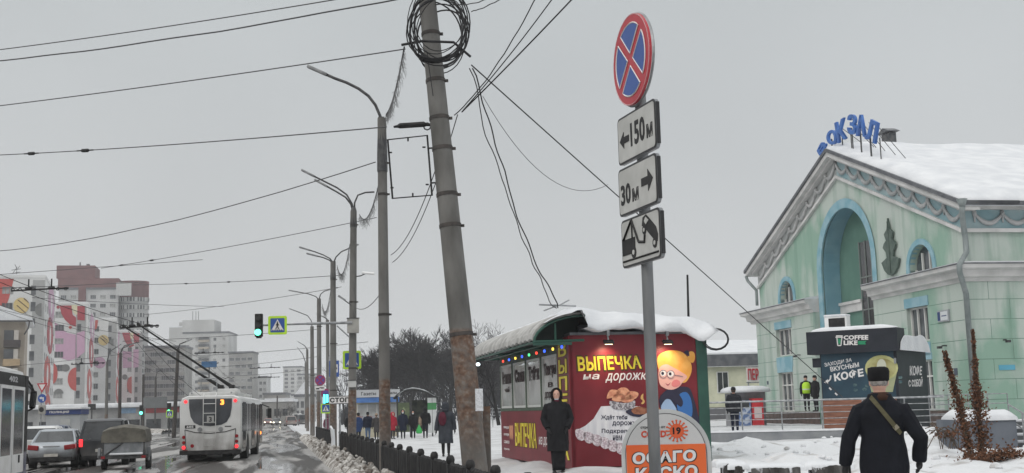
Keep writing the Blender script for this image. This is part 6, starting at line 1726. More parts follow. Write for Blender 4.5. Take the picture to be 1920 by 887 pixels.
mural('mural_patch', o, [(-60, 523), (26, 523), (18, 555), (8, 585), (-10, 600), (-60, 600)], mred, -.01, F_)
mural('mural_circle', o, circ(40, 573, 15), myel, -.062, F_)
for a, b in (((33, 563), (53, 579)), ((31, 573), (48, 588)), ((44, 560), (53, 568))): mural('mural_stripe', o, [(a[0], a[1]), (a[0] + 1.5, a[1] - 1), (b[0] + 1, b[1] - 1), (b[0], b[1])], mline, -.115, F_)
mural('mural_circle', o, circ(78, 581, 12.5, 90, 270), mgrey, -.13, F_)
o, F_ = mfr[1]
mural('mural_patch', o, [(103, 604), (112, 612), (125, 624), (143, 628), (143, 672), (128, 676), (104, 668)], mpink, -.01, F_); mural('mural_patch', o, [(144, 625), (159, 620), (159, 660), (144, 672)], mpink, -.07, F_)
mural('mural_arc', o, [(112, 573), (134, 573), (136, 590), (143, 596), (142, 613), (132, 609), (122, 600), (115, 588)], mdred, -.062, F_); mural('mural_patch', o, [(145, 574), (159, 574), (159, 601), (145, 600)], mdred, -.12, F_)
mural('mural_patch', o, [(134, 572), (145, 572), (145, 590), (141, 590), (136, 583)], mcream, -.12, F_)
mural('mural_circle', o, circ(109, 576, 3), mdred, -.12, F_); mural('mural_circle', o, circ(132, 614, 3), mred, -.12, F_)
mural('mural_circle', o, circ(123, 690, 8, ry=7), mgrey, -.062, F_); mural('mural_arc', o, circ(143, 711, 16, 90, 270, 14, 22), mred, -.062, F_); mural('mural_arc', o, circ(98, 700, 10, -90, 90, 14, 20), mred, -.062, F_); mural('mural_arc', o, circ(110, 738, 9, 0, 180, 12, 9), mgrey, -.07, F_)
o, F_ = mfr[2]
mural('mural_circle', o, circ(194, 638, 10), myel, -.062, F_); mural('mural_circle', o, circ(213, 642, 7, 90, 270), mgrey, -.12, F_); mural('mural_patch', o, [(177, 600), (184, 600), (182, 615), (177, 620)], mred, -.062, F_); mural('mural_circle', o, circ(187, 680, 11), mpink, -.01, F_)
for a, b in (((188, 634), (200, 645)), ((190, 630), (201, 639))): mural('mural_stripe', o, [(a[0], a[1]), (a[0] + 1.5, a[1] - 1), (b[0] + 1, b[1] - 1), (b[0], b[1])], mline, -.115, F_)
o, F_ = mfr[3]
mural('mural_arc', o, [(229, 624), (243, 624), (246, 640), (252, 648), (243, 652), (234, 640)], mdred, -.062, F_); mural('mural_patch', o, [(250, 625), (261, 626), (261, 643), (251, 642)], mdred, -.12, F_); mural('mural_patch', o, [(230, 658), (247, 660), (247, 690), (230, 690)], mpink, -.01, F_); mural('mural_patch', o, [(250, 655), (260, 655), (260, 688), (250, 690)], mpink, -.07, F_); mural('mural_circle', o, circ(234, 707, 5), mgrey, -.062, F_); mural('mural_arc', o, circ(247, 722, 9, 90, 270, 12, 16), mred, -.062, F_); mural('mural_patch', o, [(243, 624), (250, 624), (249, 636), (245, 634)], mcream, -.12, F_)
# brown topped tower behind
def block(name, label, px0, px1, pyt, Y, rz, depth, wallm, rows, cols, me, trim=None, group='apartment towers'):
    p = at(px0, 780, Y); F_ = Fr((p.x, p.y, 0), rz); x1 = F_.hit(px1, 700)[0]; H_ = F_.hit((px0 + px1) / 2, pyt)[1]
    o = thing(name, label, 'building', (p.x, p.y, 0), rz, group)
    m = MB(wallm); m.b2((0, 0, 0), (x1, depth, H_)); m.build('wall', o)
    m = MB(trim or greyroof_m); m.b2((-.3, -.3, H_), (x1 + .3, depth, H_ + .7)); m.build('parapet', o)
    dz = (H_ - 2) / rows
    for c_ in range(cols):
        for r_ in range(rows):
            if cols * rows <= 260: put_win(o, me, x1 * (c_ + .5) / cols, 0, 2.4 + r_ * dz)
    return o, F_, x1, H_
brown = mat('tower_brown', (.115, .045, .045), (.15, .06, .058), .2, rough=.8); tgrey = mat('tower_grey', (.35, .35, .345), (.43, .43, .425), .15, rough=.85)
o, F_, x1, H_ = block('apartment_tower', 'tall grey tower with a brown top and a round glazed balcony corner', 104, 218, 543, 430, rad(12), 24, tgrey, 15, 6, W2)
m = MB(brown); m.b2((-.3, -.35, H_ + .71), (x1 + .3, 24, F_.hit(170, 522)[1])); m.build('brown_parapet', o)
m = MB(brown); xa, xb = F_.hit(106, 520)[0], F_.hit(178, 520)[0]; m.b2((xa, -.4, F_.hit(140, 522)[1] + .01), (xb, 14, F_.hit(140, 498)[1])); m.b2((F_.hit(146, 600)[0], -.45, 20), (F_.hit(160, 600)[0], -.02, H_ + .7)); m.build('brown_superstructure', o)
m = MB(dsteel_m); m.b2((F_.hit(148, 495)[0] - .2, 3, F_.hit(140, 498)[1]), (F_.hit(148, 495)[0] + .2, 3.3, F_.hit(140, 490)[1])); m.b2((F_.hit(160, 495)[0], 3, F_.hit(140, 498)[1]), (F_.hit(166, 495)[0], 4, F_.hit(140, 493)[1])); m.build('roof_mast', o)
rc = (F_.hit(274, 650)[0] - F_.hit(216, 650)[0]) / 2; cxx = F_.hit(245, 650)[0]; HR = F_.hit(245, 527)[1]
def arcp(r, z, y0=8.0): return [V((cxx + r * math.cos(a), y0 - rc * .8 * math.sin(a) * r / rc, z)) for a in [i * math.pi / 14 for i in range(15)]]
m = MB(tgrey); m.loft([arcp(rc, 0), arcp(rc, HR - 5.5)]); m.m(brown); m.loft([arcp(rc + .05, HR - 5.49), arcp(rc + .05, HR + .6)]); m.build('round_wall', o)
nfl = 15
for i in range(nfl):
    z = HR - 6.5 - i * 2.85
    if z < 8: break
    m = MB(mat('far_glass', (.06, .065, .07)), MATS['far_frame']); m.cur = 0; m.loft([arcp(rc + .25, z - .3), arcp(rc + .25, z + 1.1)]); m.cur = 1
    for k in range(1, 14):
        a = k * math.pi / 14; q = V((cxx + (rc + .28) * math.cos(a), 8 - rc * .8 * math.sin(a) * (rc + .28) / rc, z + .4)); m.box(q, (.35 if k % 3 else 1.0, .35, 1.42), (0, 0, 0))
    m.build('balcony_glazing', o)
m = MB(MATS['far_frame']); m.b2((F_.hit(218, 540)[0], -.5, HR - 5.2), (F_.hit(246, 540)[0], 1.2, HR - .6)); m.build('glazed_top', o)
# grey sixteen storey tower
lgt = mat('tower_pale', (.38, .38, .37), (.47, .47, .46), .1, rough=.85)
o, F_, x1, H_ = block('apartment_tower', 'pale grey tower with a taller centre and roof aerials, standing alone', 342, 428, 625, 545, rad(3), 22, lgt, 12, 5, W1)
m = MB(lgt); xa = F_.hit(314, 640)[0]; xb = F_.hit(341, 640)[0]; m.b2((xa, 3, 0), (xb - .0, 20, F_.hit(330, 613)[1])); xc, xd = F_.hit(342, 640)[0], F_.hit(402, 640)[0]; m.b2((xc, -.5, H_ + .71), (xd, 16, F_.hit(372, 600)[1])); m.b2((F_.hit(332, 610)[0], 4, F_.hit(330, 613)[1]), (F_.hit(345, 610)[0], 12, F_.hit(338, 603)[1])); m.build('tower_head', o)
m = MB(snow_m); m.b2((xa, 3, F_.hit(330, 613)[1]), (xb, 20, F_.hit(330, 611)[1])); m.build('roof_snow', o)
m = MB(dsteel_m)
for x in (357, 363, 368): q = F_.hit(x, 594); m.tube([(q[0], 5, H_), (q[0], 5, F_.hit(x, 582)[1])], .12, 4)
m.build('aerial', o)
bal = mat('balcony_tan', (.28, .24, .19), (.36, .32, .26), .3)
for i in range(12):
    z = 2.4 + i * (H_ - 2) / 12; m = MB(bal if i % 3 else MATS['tower_grey']); xm = F_.hit(382, 700)[0]; m.b2((xm - 2.4, -.9, z - 1.2), (xm + 2.4, -.02, z - .2)); m.m(MATS['far_glass']); m.b2((xm - 2.3, -.8, z - .19), (xm + 2.3, -.03, z + 1.0)); m.build('balcony', o)
dgt = mat('tower_drab', (.21, .205, .195), (.28, .275, .26), .15, rough=.85)
block('apartment_block', 'drab grey block with balconies behind the painted row', 270, 346, 652, 400, rad(6), 16, dgt, 9, 7, W2)
m_ = block('apartment_block', 'drab flat block right of the pale tower', 428, 474, 662, 520, rad(4), 16, dgt, 9, 4, W2)
block('apartment_block', 'low grey block behind the trolleybus roof', 470, 500, 708, 560, rad(4), 14, tgrey, 6, 4, W1)
block('apartment_tower', 'pale slab tower fading in the haze at the end of the street', 531, 566, 689, 700, rad(4), 20, lgt, 12, 3, W2)
block('apartment_block', 'grey slab beside the hazy pale tower', 558, 596, 703, 640, rad(4), 20, tgrey, 10, 4, W2)
block('apartment_block', 'long low hazy block between bus and street end', 494, 535, 740, 420, rad(4), 14, dgt, 3, 5, W2)
o, F_, x1, H_ = block('corner_building', 'two storey hall with columns and a snowy gable at the street end', 553, 590, 744, 330, rad(8), 14, tgrey, 2, 4, WL, group=None)
m = MB(snow_m); m.prism([(0, H_ + .7), (x1, H_ + .7), (x1 * .5, H_ + 4.2)], -.2, 12); m.b2((-8, .3, H_ - .6), (0, 10, H_ - .2)); m.build('roof_snow', o); m = MB(tgrey); m.b2((-8, .4, 0), (0, 10, H_ - .6)); m.build('side_wall', o)
o = thing('low_hall', 'low flat hall with a snowy roof across the end of the street', 'building', at(494, 790, 300), rad(3)); F_ = Fr(at(494, 790, 300), rad(3))
m = MB(dgt); m.b2((-2, 0, -1), (7, 8, 4.6)); m.build('wall', o); m = MB(snow_m); m.b2((-2.3, -.3, 4.6), (7.3, 8, 5.2)); m.build('roof_snow', o)
m = MB(dglass_m)
for i in range(4): m.b2((-1.4 + i * 2, -.05, 1.2), (-.2 + i * 2, -.004, 2.9))
m.build('window', o)
# old house with balconies behind the bus
p = at(42, 790, 190); F_ = Fr((p.x, p.y, 0), rad(20)); xl_ = F_.hit(-60, 700)[0]; H_ = F_.hit(38, 603)[1]
o = thing('balcony_house', 'old tan house with stacked coloured balconies behind the city bus', 'building', (p.x, p.y, 0), rad(20))
m = MB(mat('tan_stucco', (.30, .25, .20), (.38, .33, .27), .3)); m.b2((xl_, 0, 0), (0, 14, H_)); m.build('wall', o)
m = MB(snow_m); m.prism([(xl_ - 1, H_ + .1), (1.0, H_ + .1), (1.0, H_ + .5), (-4, H_ + 2.6), (xl_ - 1, H_ + 4.5)], -.9, 14); m.build('roof_snow', o)
m = MB(dsteel_m); m.b2((xl_, -1.1, H_ - .1), (1.1, -.9, H_ + .12)); m.tube([(.6, -1, H_), (.5, -.6, H_ - 1), (-.1, -.2, H_ - 2)], .12, 5); m.build('gutter', o)
bc = [mat('balc_dark', (.05, .04, .04), var=.2), mat('balc_green', (.16, .24, .11), var=.1), mat('balc_tan', (.38, .28, .17), var=.1), mat('balc_pale', (.45, .42, .38), var=.1)]
for c_ in range(6):
    for r_ in range(5):
        x = -1.8 - c_ * 3.4; z = H_ - 2.9 - r_ * 2.9
        if z < 1: continue
        m = MB(bc[(c_ * 3 + r_ * 2 + (r_ > 1)) % 4]); m.b2((x - 1.2, -1.1, z - 1.1), (x + 1.2, -.02, z)); m.m(MATS['far_glass']); m.b2((x - 1.15, -1.05, z + .005), (x + .2, -.03, z + 1.5)); m.m(bc[3]); m.b2((x + .25, -1.0, z + .005), (x + .9, -.03, z + 1.5)); m.build('balcony', o)
# aerial on the nearest block
ap_ = at(31, 518, 232); o = thing('roof_aerial', 'spidery television aerial on the roof edge of the nearest painted block', 'aerial', ap_)
m = MB(dsteel_m)
for a, b in (((0, 0, -.5), (0, 0, 1.8)), ((-1.4, 0, -.3), (0, 0, 1.6)), ((-1, 0, 1.2), (.8, 0, 1.4)), ((-.6, 0, .6), (.7, 0, .8)), ((0, 0, 1.5), (-.4, 0, 2.3)), ((0, 0, 1.2), (.6, 0, 2.0))): m.tube([a, b], .05, 4)
m.build('rods', o)
# street level on the left: police booth, long low wall, shops
po = at(86, 800, 128); PR_ = rad(8); o = thing('police_booth', 'grey police booth with a blue name band under a snowy roof', 'booth', (po.x, po.y, 0), PR_); F_ = Fr((po.x, po.y, 0), PR_)
x1 = F_.hit(150, 780)[0]; H_ = F_.hit(118, 768)[1]; zb2 = F_.hit(118, 777.5)[1]
m = MB(mat('booth_grey', (.33, .345, .36), (.40, .41, .42), .6)); m.b2((0, 0, 0), (x1, 4, zb2)); m.build('wall', o)
m = MB(mat('booth_blue', (.015, .035, .15), var=.1)); m.b2((-.1, -.12, zb2 + .003), (x1 + .1, 4, H_)); m.build('name_band', o)
text('lettering', 'ПОЛИЦИЯ', wt_m, o, .35, zb2 + .12, x1 * .68, H_ - .12, -.125, bold=.04, depth=.01)
m = MB(snow_m); m.box((x1 / 2, 2, H_ + .12), (x1 + .4, 4.6, .24), bev=.08); m.build('roof_snow', o)
m = MB(mat('booth_shutter', (.42, .43, .42), var=.05)); m.b2((x1 * .43, -.05, 1.0), (x1 * .72, -.004, 2.1)); m.build('shutter', o)
wo_ = at(150, 800, 172); o = thing('long_low_shops', 'long low row of grey shops with a thick snowy roof behind the verge', 'building', (wo_.x, wo_.y, 0), rad(5)); F_ = Fr((wo_.x, wo_.y, 0), rad(5))
x1 = F_.hit(336, 780)[0]; H_ = F_.hit(200, 765)[1]
m = MB(mat('shop_grey', (.20, .20, .20), (.30, .30, .295), .5)); m.b2((-22, 0, 0), (x1, 9, H_)); m.build('wall', o); m = MB(snow_m); m.box(((x1 - 22) / 2, 4.3, H_ + .32), (x1 + 22.4, 9.8, .64), bev=.2); m.build('roof_snow', o)
m = MB(mat('shop_red', (.22, .04, .045), var=.15)); m.b2((x1 * .66, -.08, H_ - .85), (x1, -.004, H_ - .1)); m.m(mat('shop_blue', (.16, .25, .36), var=.15)); m.b2((x1 * .40, -.08, H_ - .8), (x1 * .56, -.004, H_ - .1)); m.build('fascia', o)
m = MB(dglass_m)
for i in range(12): m.b2((-20 + i * 2.9, -.04, .6), (-18 + i * 2.9, -.003, 1.9))
m.build('shop_window', o)
for (px, py, Y, w, h, lab) in ((291, 755, 160, 3.0, 1.4, 'grey back of a roadside billboard between two poles'), (172, 763, 165, 1.0, .8, 'small black display on the shop roof')):
    o = thing('billboard', lab, 'billboard', at(px, py, Y), rad(5)); m = MB(mat('billboard_back', (.14, .15, .155), var=.1) if w > 2 else black_m); m.b2((-w / 2, 0, -h / 2), (w / 2, .15, h / 2)); m.build('panel', o); m = MB(dsteel_m); m.b2((-.1, .02, -h / 2 - 2), (.1, .12, -h / 2)); m.build('post', o)
o = thing('shop_banner', 'small blue advertising panel on top of the far crossing signal', 'banner', at(392, 683, 90), rad(4)); m = MB(mat('banner_blue', (.05, .13, .26), (.08, .18, .34), 1)); m.b2((-.55, 0, -.22), (.55, .06, .22)); m.build('panel', o); m = MB(dsteel_m); m.tube([(0, .03, -.2), (0, .03, -1.2)], .04, 5); m.build('hanger', o)
# poles on the left side of the junction, each a concrete post with one or two lamp arms
LG = 'street poles left of the junction'
for (bx, by, tx, ty, Y, arms, lab) in ((199, 800, 201, 678, 150, ((220, 650),), 'grey post with one arm in front of the third painted block'), (224, 800, 226, 662, 140, ((242, 648), (262, 641)), 'black post with a bent double arm in front of the farthest painted block'), (268, 800, 269, 702, 165, (), 'thin dark post beside the billboard back'), (291, 800, 292, 708, 200, ((306, 692),), 'slim post with one arm left of the green pedestrian signal'), (326, 806, 334, 655, 120, ((350, 640), (322, 650)), 'dark post tilted to the right beside the trolleybus'), (519, 795, 520, 742, 280, (), 'small far post right of the trolleybus mirror')):
    b_ = at(bx, by, Y); b_.z = 0; t_ = at(tx, ty, Y); p, d_ = concrete_pole('street_pole', lab, b_, t_, .21, .15, band_m if Y not in (150,) else conc_a, LG)
    for ax, ay in arms: lamp_arm(p, [d_, (at((tx * 1.6 + ax * .4) / 2, ty * .35 + ay * .65, Y) - b_), at(ax, ay, Y) - b_], r=.06)
# pedestrian signals over there
for (px, py, Y, lab) in ((317, 768, 112, 'lit green signal above a small crossing sign beside the dark tilted post'), (265, 771, 125, 'lit green signal seen half from the side in front of the shops')):
    o = thing('pedestrian_signal', lab, 'traffic light', at(px, py, Y), rad(3)); m = MB(black_m); m.box((0, 0, .1), (.36, .2, 1.0), bev=.03); m.build('signal_head', o); m = MB(green_on); m.tube([(0, -.11, -.18), (0, -.13, -.18)], .17, 10); m.build('green_lens', o); m = MB(dsteel_m); m.cyl((0, .05, -.4), (0, .05, -2.4), .06); m.build('post', o)
crossing_sign('crossing_sign', 'small crossing sign with a yellow border under the far green signal', 318, 776, 111.8, rad(3), .62)

# ------------------------------------------------------------------ newspaper stall and bus shelter
no = at(668, 806, 84); NR = rad(6); nz0 = zt(no.x, no.y); NF = Fr((no.x, no.y, nz0), NR)
o = thing('newspaper_kiosk', 'white newspaper stall with a blue awning band at the bus stop', 'kiosk', (no.x, no.y, nz0), NR); x1 = NF.hit(746, 780)[0]; zt1 = NF.hit(700, 731)[1]; zt2 = NF.hit(700, 745)[1]; zt3 = NF.hit(700, 755)[1]
m = MB(mat('kiosk_cream', (.42, .38, .28), (.5, .47, .36), 1)); m.b2((0, 0, 0), (x1, 2.5, zt2)); m.build('wall', o)
m = MB(mat('kiosk_white', (.50, .51, .53), var=.05)); m.b2((-.15, -.35, zt2), (x1 + .15, 2.6, zt1)); m.build('name_board', o); text('lettering', 'Газеты', black_m, o, .35, zt2 + .13, 1.35, zt1 - .14, -.352, bold=.02, depth=.004); text('lettering', 'Журналы', black_m, o, 1.65, zt2 + .13, 2.75, zt1 - .14, -.352, bold=.02, depth=.004)
m = MB(mat('awning_blue', (.03, .10, .28), (.05, .14, .36), 2)); m.loft([[V((-.1, -.30, zt2)), V((x1 + .1, -.30, zt2)), V((x1 + .1, -.02, zt2)), V((-.1, -.02, zt2))], [V((-.1, -.55, zt3)), V((x1 + .1, -.55, zt3)), V((x1 + .1, -.5, zt3)), V((-.1, -.5, zt3))]]); m.build('awning', o)
m = MB(MATS['stall_window']); m.b2((.12, -.03, .95), (x1 - .12, -.004, zt3 - .12)); m.build('display_window', o)
m = MB(frame_m)
for k in range(5): x = .1 + k * (x1 - .2) / 4; m.b2((x - .03, -.05, .9), (x + .03, -.031, zt3 - .1))
m.build('window_frame', o)
m = MB(mat('magazine_rows', (.25, .12, .10), (.35, .38, .42), 9, .4, .6)); 
for k in range(4): m.b2((.2 + k * (x1 - .2) / 4, -.045, 1.0 + .05 * k), (.1 + (k + .75) * (x1 - .2) / 4, -.032, 1.5))
m.build('magazines', o)
bo = at(742, 806, 80); bz0 = zt(bo.x, bo.y); BR = rad(4); BFr = Fr((bo.x, bo.y, bz0), BR)
o = thing('bus_shelter', 'glass bus shelter with an arched roof and a white and green side panel', 'bus shelter', (bo.x, bo.y, bz0), BR); x1 = BFr.hit(815, 780)[0]; zr1 = BFr.hit(780, 730)[1]; zr0 = BFr.hit(745, 748)[1]
m = MB(dsteel_m)
for x in (.1, .95, x1 - .15):
    for y in (0, 1.5): m.cyl((x, y, 0), (x, y, zr0 + .1), .045, n=8)
for y in (0, 1.5): m.tube([(-.1 + (x1 + .35) * i / 8, y, zr0 + (zr1 - zr0) * math.sin(math.pi * (i / 8) ** .8)) for i in range(9)], .05, 5)
m.build('frame', o)
m = MB(mat('shelter_roof', (.10, .11, .11), var=.15), snow_m)
m.cur = 0; m.loft([[V((-.15 + (x1 + .45) * i / 10, y, zr0 + .06 + (zr1 - zr0) * math.sin(math.pi * (i / 10) ** .8))) for i in range(11)] + [V((-.15 + (x1 + .45) * i / 10, y, zr0 + .02 + (zr1 - zr0) * math.sin(math.pi * (i / 10) ** .8))) for i in range(10, -1, -1)] for y in (-.35, 1.8)])
m.build('roof', o)
m = MB(snow_m); m.loft([[V((.15 + (x1 - .1) * i / 10, y, zr0 + .065 + (zr1 - zr0) * math.sin(math.pi * (i / 10 * .93 + .04) ** .8))) for i in range(11)] + [V((.15 + (x1 - .1) * i / 10, y, zr0 + .10 + .07 * abs(nse(i * .8, y)) + (zr1 - zr0) * math.sin(math.pi * (i / 10 * .93 + .04) ** .8))) for i in range(10, -1, -1)] for y in (-.2, .4, 1.0, 1.6)]); m.build('roof_snow', o)
m = MB(mat('shelter_poster_green', (.07, .095, .05), (.12, .15, .08), 1.5)); m.b2((.16, .02, .35), (.9, .05, zr0 - .25)); m.build('poster', o); m = MB(mat('poster_mark', (.25, .3, .16), var=.1)); m.prism([(.53, 1.55), (.65, 1.75), (.53, 1.95), (.41, 1.75)], .012, .0195); m.build('poster_mark', o)
m = MB(mat('shelter_poster_dark', (.025, .03, .028), (.06, .065, .05), 3)); m.b2((1.05, 1.4, .35), (x1 - .2, 1.44, zr0 - .1)); m.build('poster', o)
m = MB(mat('shelter_panel_white', (.55, .57, .57), var=.04)); m.b2((x1 - .45, -.04, .25), (x1 + .12, .04, zr0 - .75)); m.b2((x1 - .45, -.04, zr0 - .30), (x1 + .12, .04, zr0 + .02)); m.m(mat('shelter_panel_green', (.06, .25, .09), var=.05)); m.b2((x1 - .45, -.042, zr0 - .745), (x1 + .12, .04, zr0 - .305)); m.build('side_panel', o)
m = MB(mat('bench_wood', (.18, .11, .06), var=.15)); m.b2((1.0, .9, .42), (x1 - .4, 1.3, .47)); m.build('bench', o)
# far railing and snow wall on the square
o = thing('square_railing', 'grey tubular railing across the square behind the leaning pole', 'railing', at(872, 792, 92)); m = MB(steel_m)
for k in range(9): m.cyl((k * .75 - .2, k * .12, -.4), (k * .75 - .2, k * .12, .95), .03, n=6)
for z in (.2, .45, .7, .95): m.tube([(-.2, 0, z), (5.8, .96, z)], .028, 5)
m.build('rails', o)
for px in (872, 886):
    l_ = thing('ball_lamp', 'white ball lamp on a thin post, %s of two behind the railing' % ('left' if px < 880 else 'right'), 'lamp', at(px + 4, 759, 96)); m = MB(mat('opal_globe', (.7, .72, .74), var=.03)); m.ell((0, 0, 0), (.17, .17, .17), 10, 7); m.build('globe', l_, smooth=True); m = MB(dsteel_m); m.cyl((0, 0, -.16), (0, 0, -1.6), .04, n=6); m.build('post', l_)

# ------------------------------------------------------------------ bare winter trees
bark = mat('bark', (.014, .013, .014), (.03, .028, .028), 3, rough=.9)
twig = mat('twigs', (.018, .017, .019), (.036, .033, .035), 2, rough=.9)
def tree_mesh(seed, H, spread, levels=5, tr=.16, dense=1.0, twig_r=.012):
    R_ = random.Random(seed); trunk = MB(bark); crown = MB(twig)
    def grow(p, d, L_, r, lv):
        n = 3 if lv < 3 else 2; pts = [p]; q = p.copy(); dd = d.copy()
        for i in range(n):
            dd = (dd + V((R_.uniform(-1, 1), R_.uniform(-1, 1), R_.uniform(-.4, .7))) * .16).normalized(); q = q + dd * (L_ / n); pts.append(q.copy())
        (trunk if lv == 0 else crown).tube(pts, [max(twig_r, r * (1 - .42 * i / n)) for i in range(n + 1)], 7 if lv == 0 else (4 if lv < 3 else 3), cap=False)
        if lv >= levels: return
        kids = R_.randint(4, 5) if lv == 0 else R_.randint(3, 4)
        kids = max(2, int(round(kids * dense)))
        for k in range(kids):
            f_ = R_.uniform(.35, 1.0) if k else 1.0
            j_ = min(n - 1, int(f_ * n)); b_ = pts[j_].lerp(pts[j_ + 1], f_ * n - j_ if f_ < 1 else 1)
            a = R_.uniform(0, 6.28); t_ = R_.uniform(.35, .85) * spread if k else R_.uniform(.05, .25)
            o1 = dd.orthogonal().normalized(); o2 = dd.cross(o1)
            nd = (dd * math.cos(t_) + (o1 * math.cos(a) + o2 * math.sin(a)) * math.sin(t_) + V((0, 0, .12))).normalized()
            grow(b_, nd, L_ * R_.uniform(.58, .80), r * R_.uniform(.45, .62), lv + 1)
    grow(V((0, 0, 0)), V((0, 0, 1)), H * .32, tr, 0)
    return trunk, crown
protos = []
TREE_LAB = {}
def make_tree(seed, **k):
    o = thing('bare_tree', '', 'tree', (0, -500, 0)); a, b = tree_mesh(seed, **k)
    a.build('trunk', o, smooth=True); b.build('crown', o); return o
tp1 = make_tree(11, H=10, spread=1.0, levels=6, twig_r=.016); tp2 = make_tree(23, H=10, spread=.85, levels=6, twig_r=.016); tp3 = make_tree(37, H=10, spread=1.15, levels=5, twig_r=.014)
used = set()
def tree(proto, px, Y, top, label, rz, base_py=790, sx=1.0, group='bare trees behind the square'):
    b_ = at(px, base_py, Y); t_ = at(px, top, Y); z0 = min(b_.z, .9); 
    dims = max((v.co.z for ch in proto.children for v in ch.data.vertices)) if 'hh' not in proto else proto['hh']
    s_ = (t_.z - z0) / dims
    if proto.name not in used:
        used.add(proto.name); proto['hh'] = dims; o = proto; o.location = (b_.x, b_.y, z0); o.rotation_euler.z = rz; o.scale = (s_ * sx, s_ * sx, s_); o['label'] = label; o['group'] = group
    else:
        o = dup(proto, (b_.x, b_.y, z0), rz, label, group, (s_ * sx, s_ * sx, s_))
    return o
for pr, px, Y, top, lab, rz, sx in ((tp1, 775, 150, 612, 'tall dense bare tree above the bus shelter roof', .3, 1.2), (tp2, 815, 140, 606, 'tall dense bare tree just left of the leaning pole', 1.7, 1.25), (tp1, 845, 155, 618, 'dense bare tree half hidden by the leaning pole', 2.6, 1.2), (tp2, 745, 160, 640, 'dense bare tree behind the newspaper stall and the lamp pole', 4.0, 1.2),
                                (tp1, 800, 170, 630, 'dark bare tree behind the other two over the shelter', 5.2, 1.3), (tp2, 860, 165, 640, 'dark bare tree behind the leaning pole, right edge of the dark clump', .9, 1.2), (tp1, 700, 150, 650, 'bare tree between signal pole and lamp pole', 3.6, 1.0), (tp3, 680, 140, 655, 'thin bare tree right of the signal pole', .5, 1.0), (tp3, 645, 150, 660, 'thin bare tree left of the signal pole', 2.5, 1.0),
                                (tp3, 905, 120, 596, 'open bare tree right behind the leaning pole', 1.1, 1.1), (tp3, 935, 75, 600, 'big gnarled bare tree left of the bakery stall', 4.1, 1.2), (tp1, 955, 150, 628, 'bare tree showing over the bakery canopy', 1.4, 1.0), (tp2, 725, 175, 655, 'dark bare tree farthest back over the newspaper stall', 2.0, 1.2), (tp2, 925, 160, 640, 'distant bare tree between gnarled tree and leaning pole', 5.5, 1.1), (tp1, 880, 180, 650, 'distant bare tree behind the square railing', 4.4, 1.3),
                                (tp2, 770, 185, 645, 'distant bare tree filling the clump behind the shelter', 3.0, 1.3), (tp1, 835, 190, 640, 'distant bare tree filling the clump behind the leaning pole', .1, 1.3), (tp3, 540, 260, 752, 'small dark tree in front of the street end hall', .7, 1.3), (tp3, 525, 250, 762, 'small dark tree right of the trolleybus mirror', 1.9, 1.3)):
    tree(pr, px, Y, top, lab, rz, sx=sx, group='bare trees behind the square' if px > 600 else 'small trees at the street end')
# a far wood closes the view behind them
fw = MB(mat('far_wood', (.016, .017, .022), (.03, .031, .038), .6, rough=.95)); R_ = random.Random(5)
for i in range(8000):
    px = R_.uniform(640, 960); Y = R_.uniform(190, 225)
    base = at(px, 790, Y); hgt = (8.5 + 2.2 * nse(px * .03, 2.2) + 1.0 * nse(px * .15, 5)) * sm(625, 700, px) * (1.15 if 735 < px < 875 else .78)
    z = R_.uniform(0, 1) ** .8 * hgt
    fw.tube([V((base.x, base.y, z)), V((base.x + R_.uniform(-.6, .6), base.y + R_.uniform(-.5, .5), z + R_.uniform(.8, 2.2)))], [.06, .02], 3, cap=False)
tag(fw.build('far_wood'), kind='stuff')
# ================================================================== people
shoe_m = mat('shoe_black', (.012, .012, .012), var=.2, rough=.5)
mask_m = mat('face_mask', (.55, .62, .66), var=.05)
def cloth(name, c, var=.25): return mat(name, tuple(x * (1 - var) for x in c), tuple(x * (1 + var) for x in c), 5, .3, .7, .9, spec=.2, bump=.25, bscale=14)
def remesh(mb, vox, smooth_it=3, noise_amp=0.0, nscale=6.0, stretch=(1, 1, .35)):
    me = bpy.data.meshes.new('tmp'); mb.bm.to_mesh(me); mb.bm.free()
    t = bpy.data.objects.new('tmp', me); TMP.collection.objects.link(t)
    r = t.modifiers.new('r', 'REMESH'); r.mode = 'VOXEL'; r.voxel_size = vox; r.use_smooth_shade = True
    s = t.modifiers.new('s', 'SMOOTH'); s.iterations = smooth_it; s.factor = .5
    TMP.view_layers[0].update(); dg = TMP.view_layers[0].depsgraph; out = bpy.data.meshes.new_from_object(t.evaluated_get(dg))
    bpy.data.objects.remove(t); bpy.data.meshes.remove(me)
    if noise_amp:
        nr = [v.normal.copy() for v in out.vertices]
        for v, n_ in zip(out.vertices, nr):
            q = V((v.co.x * nscale, v.co.y * nscale, v.co.z * nscale * stretch[2])); v.co += n_ * noise_amp * (mnoise.noise(q) + .5 * mnoise.noise(q * 2.3))
    out.shade_smooth(); return out
def ering(cx, cy, z, rx, ry, n=16, p=1.0):
    out = []
    for i in range(n):
        a = 2 * math.pi * i / n; c, s = math.cos(a), math.sin(a)
        out.append(V((cx + rx * math.copysign(abs(c) ** p, c), cy + ry * math.copysign(abs(s) ** p, s), z)))
    return out
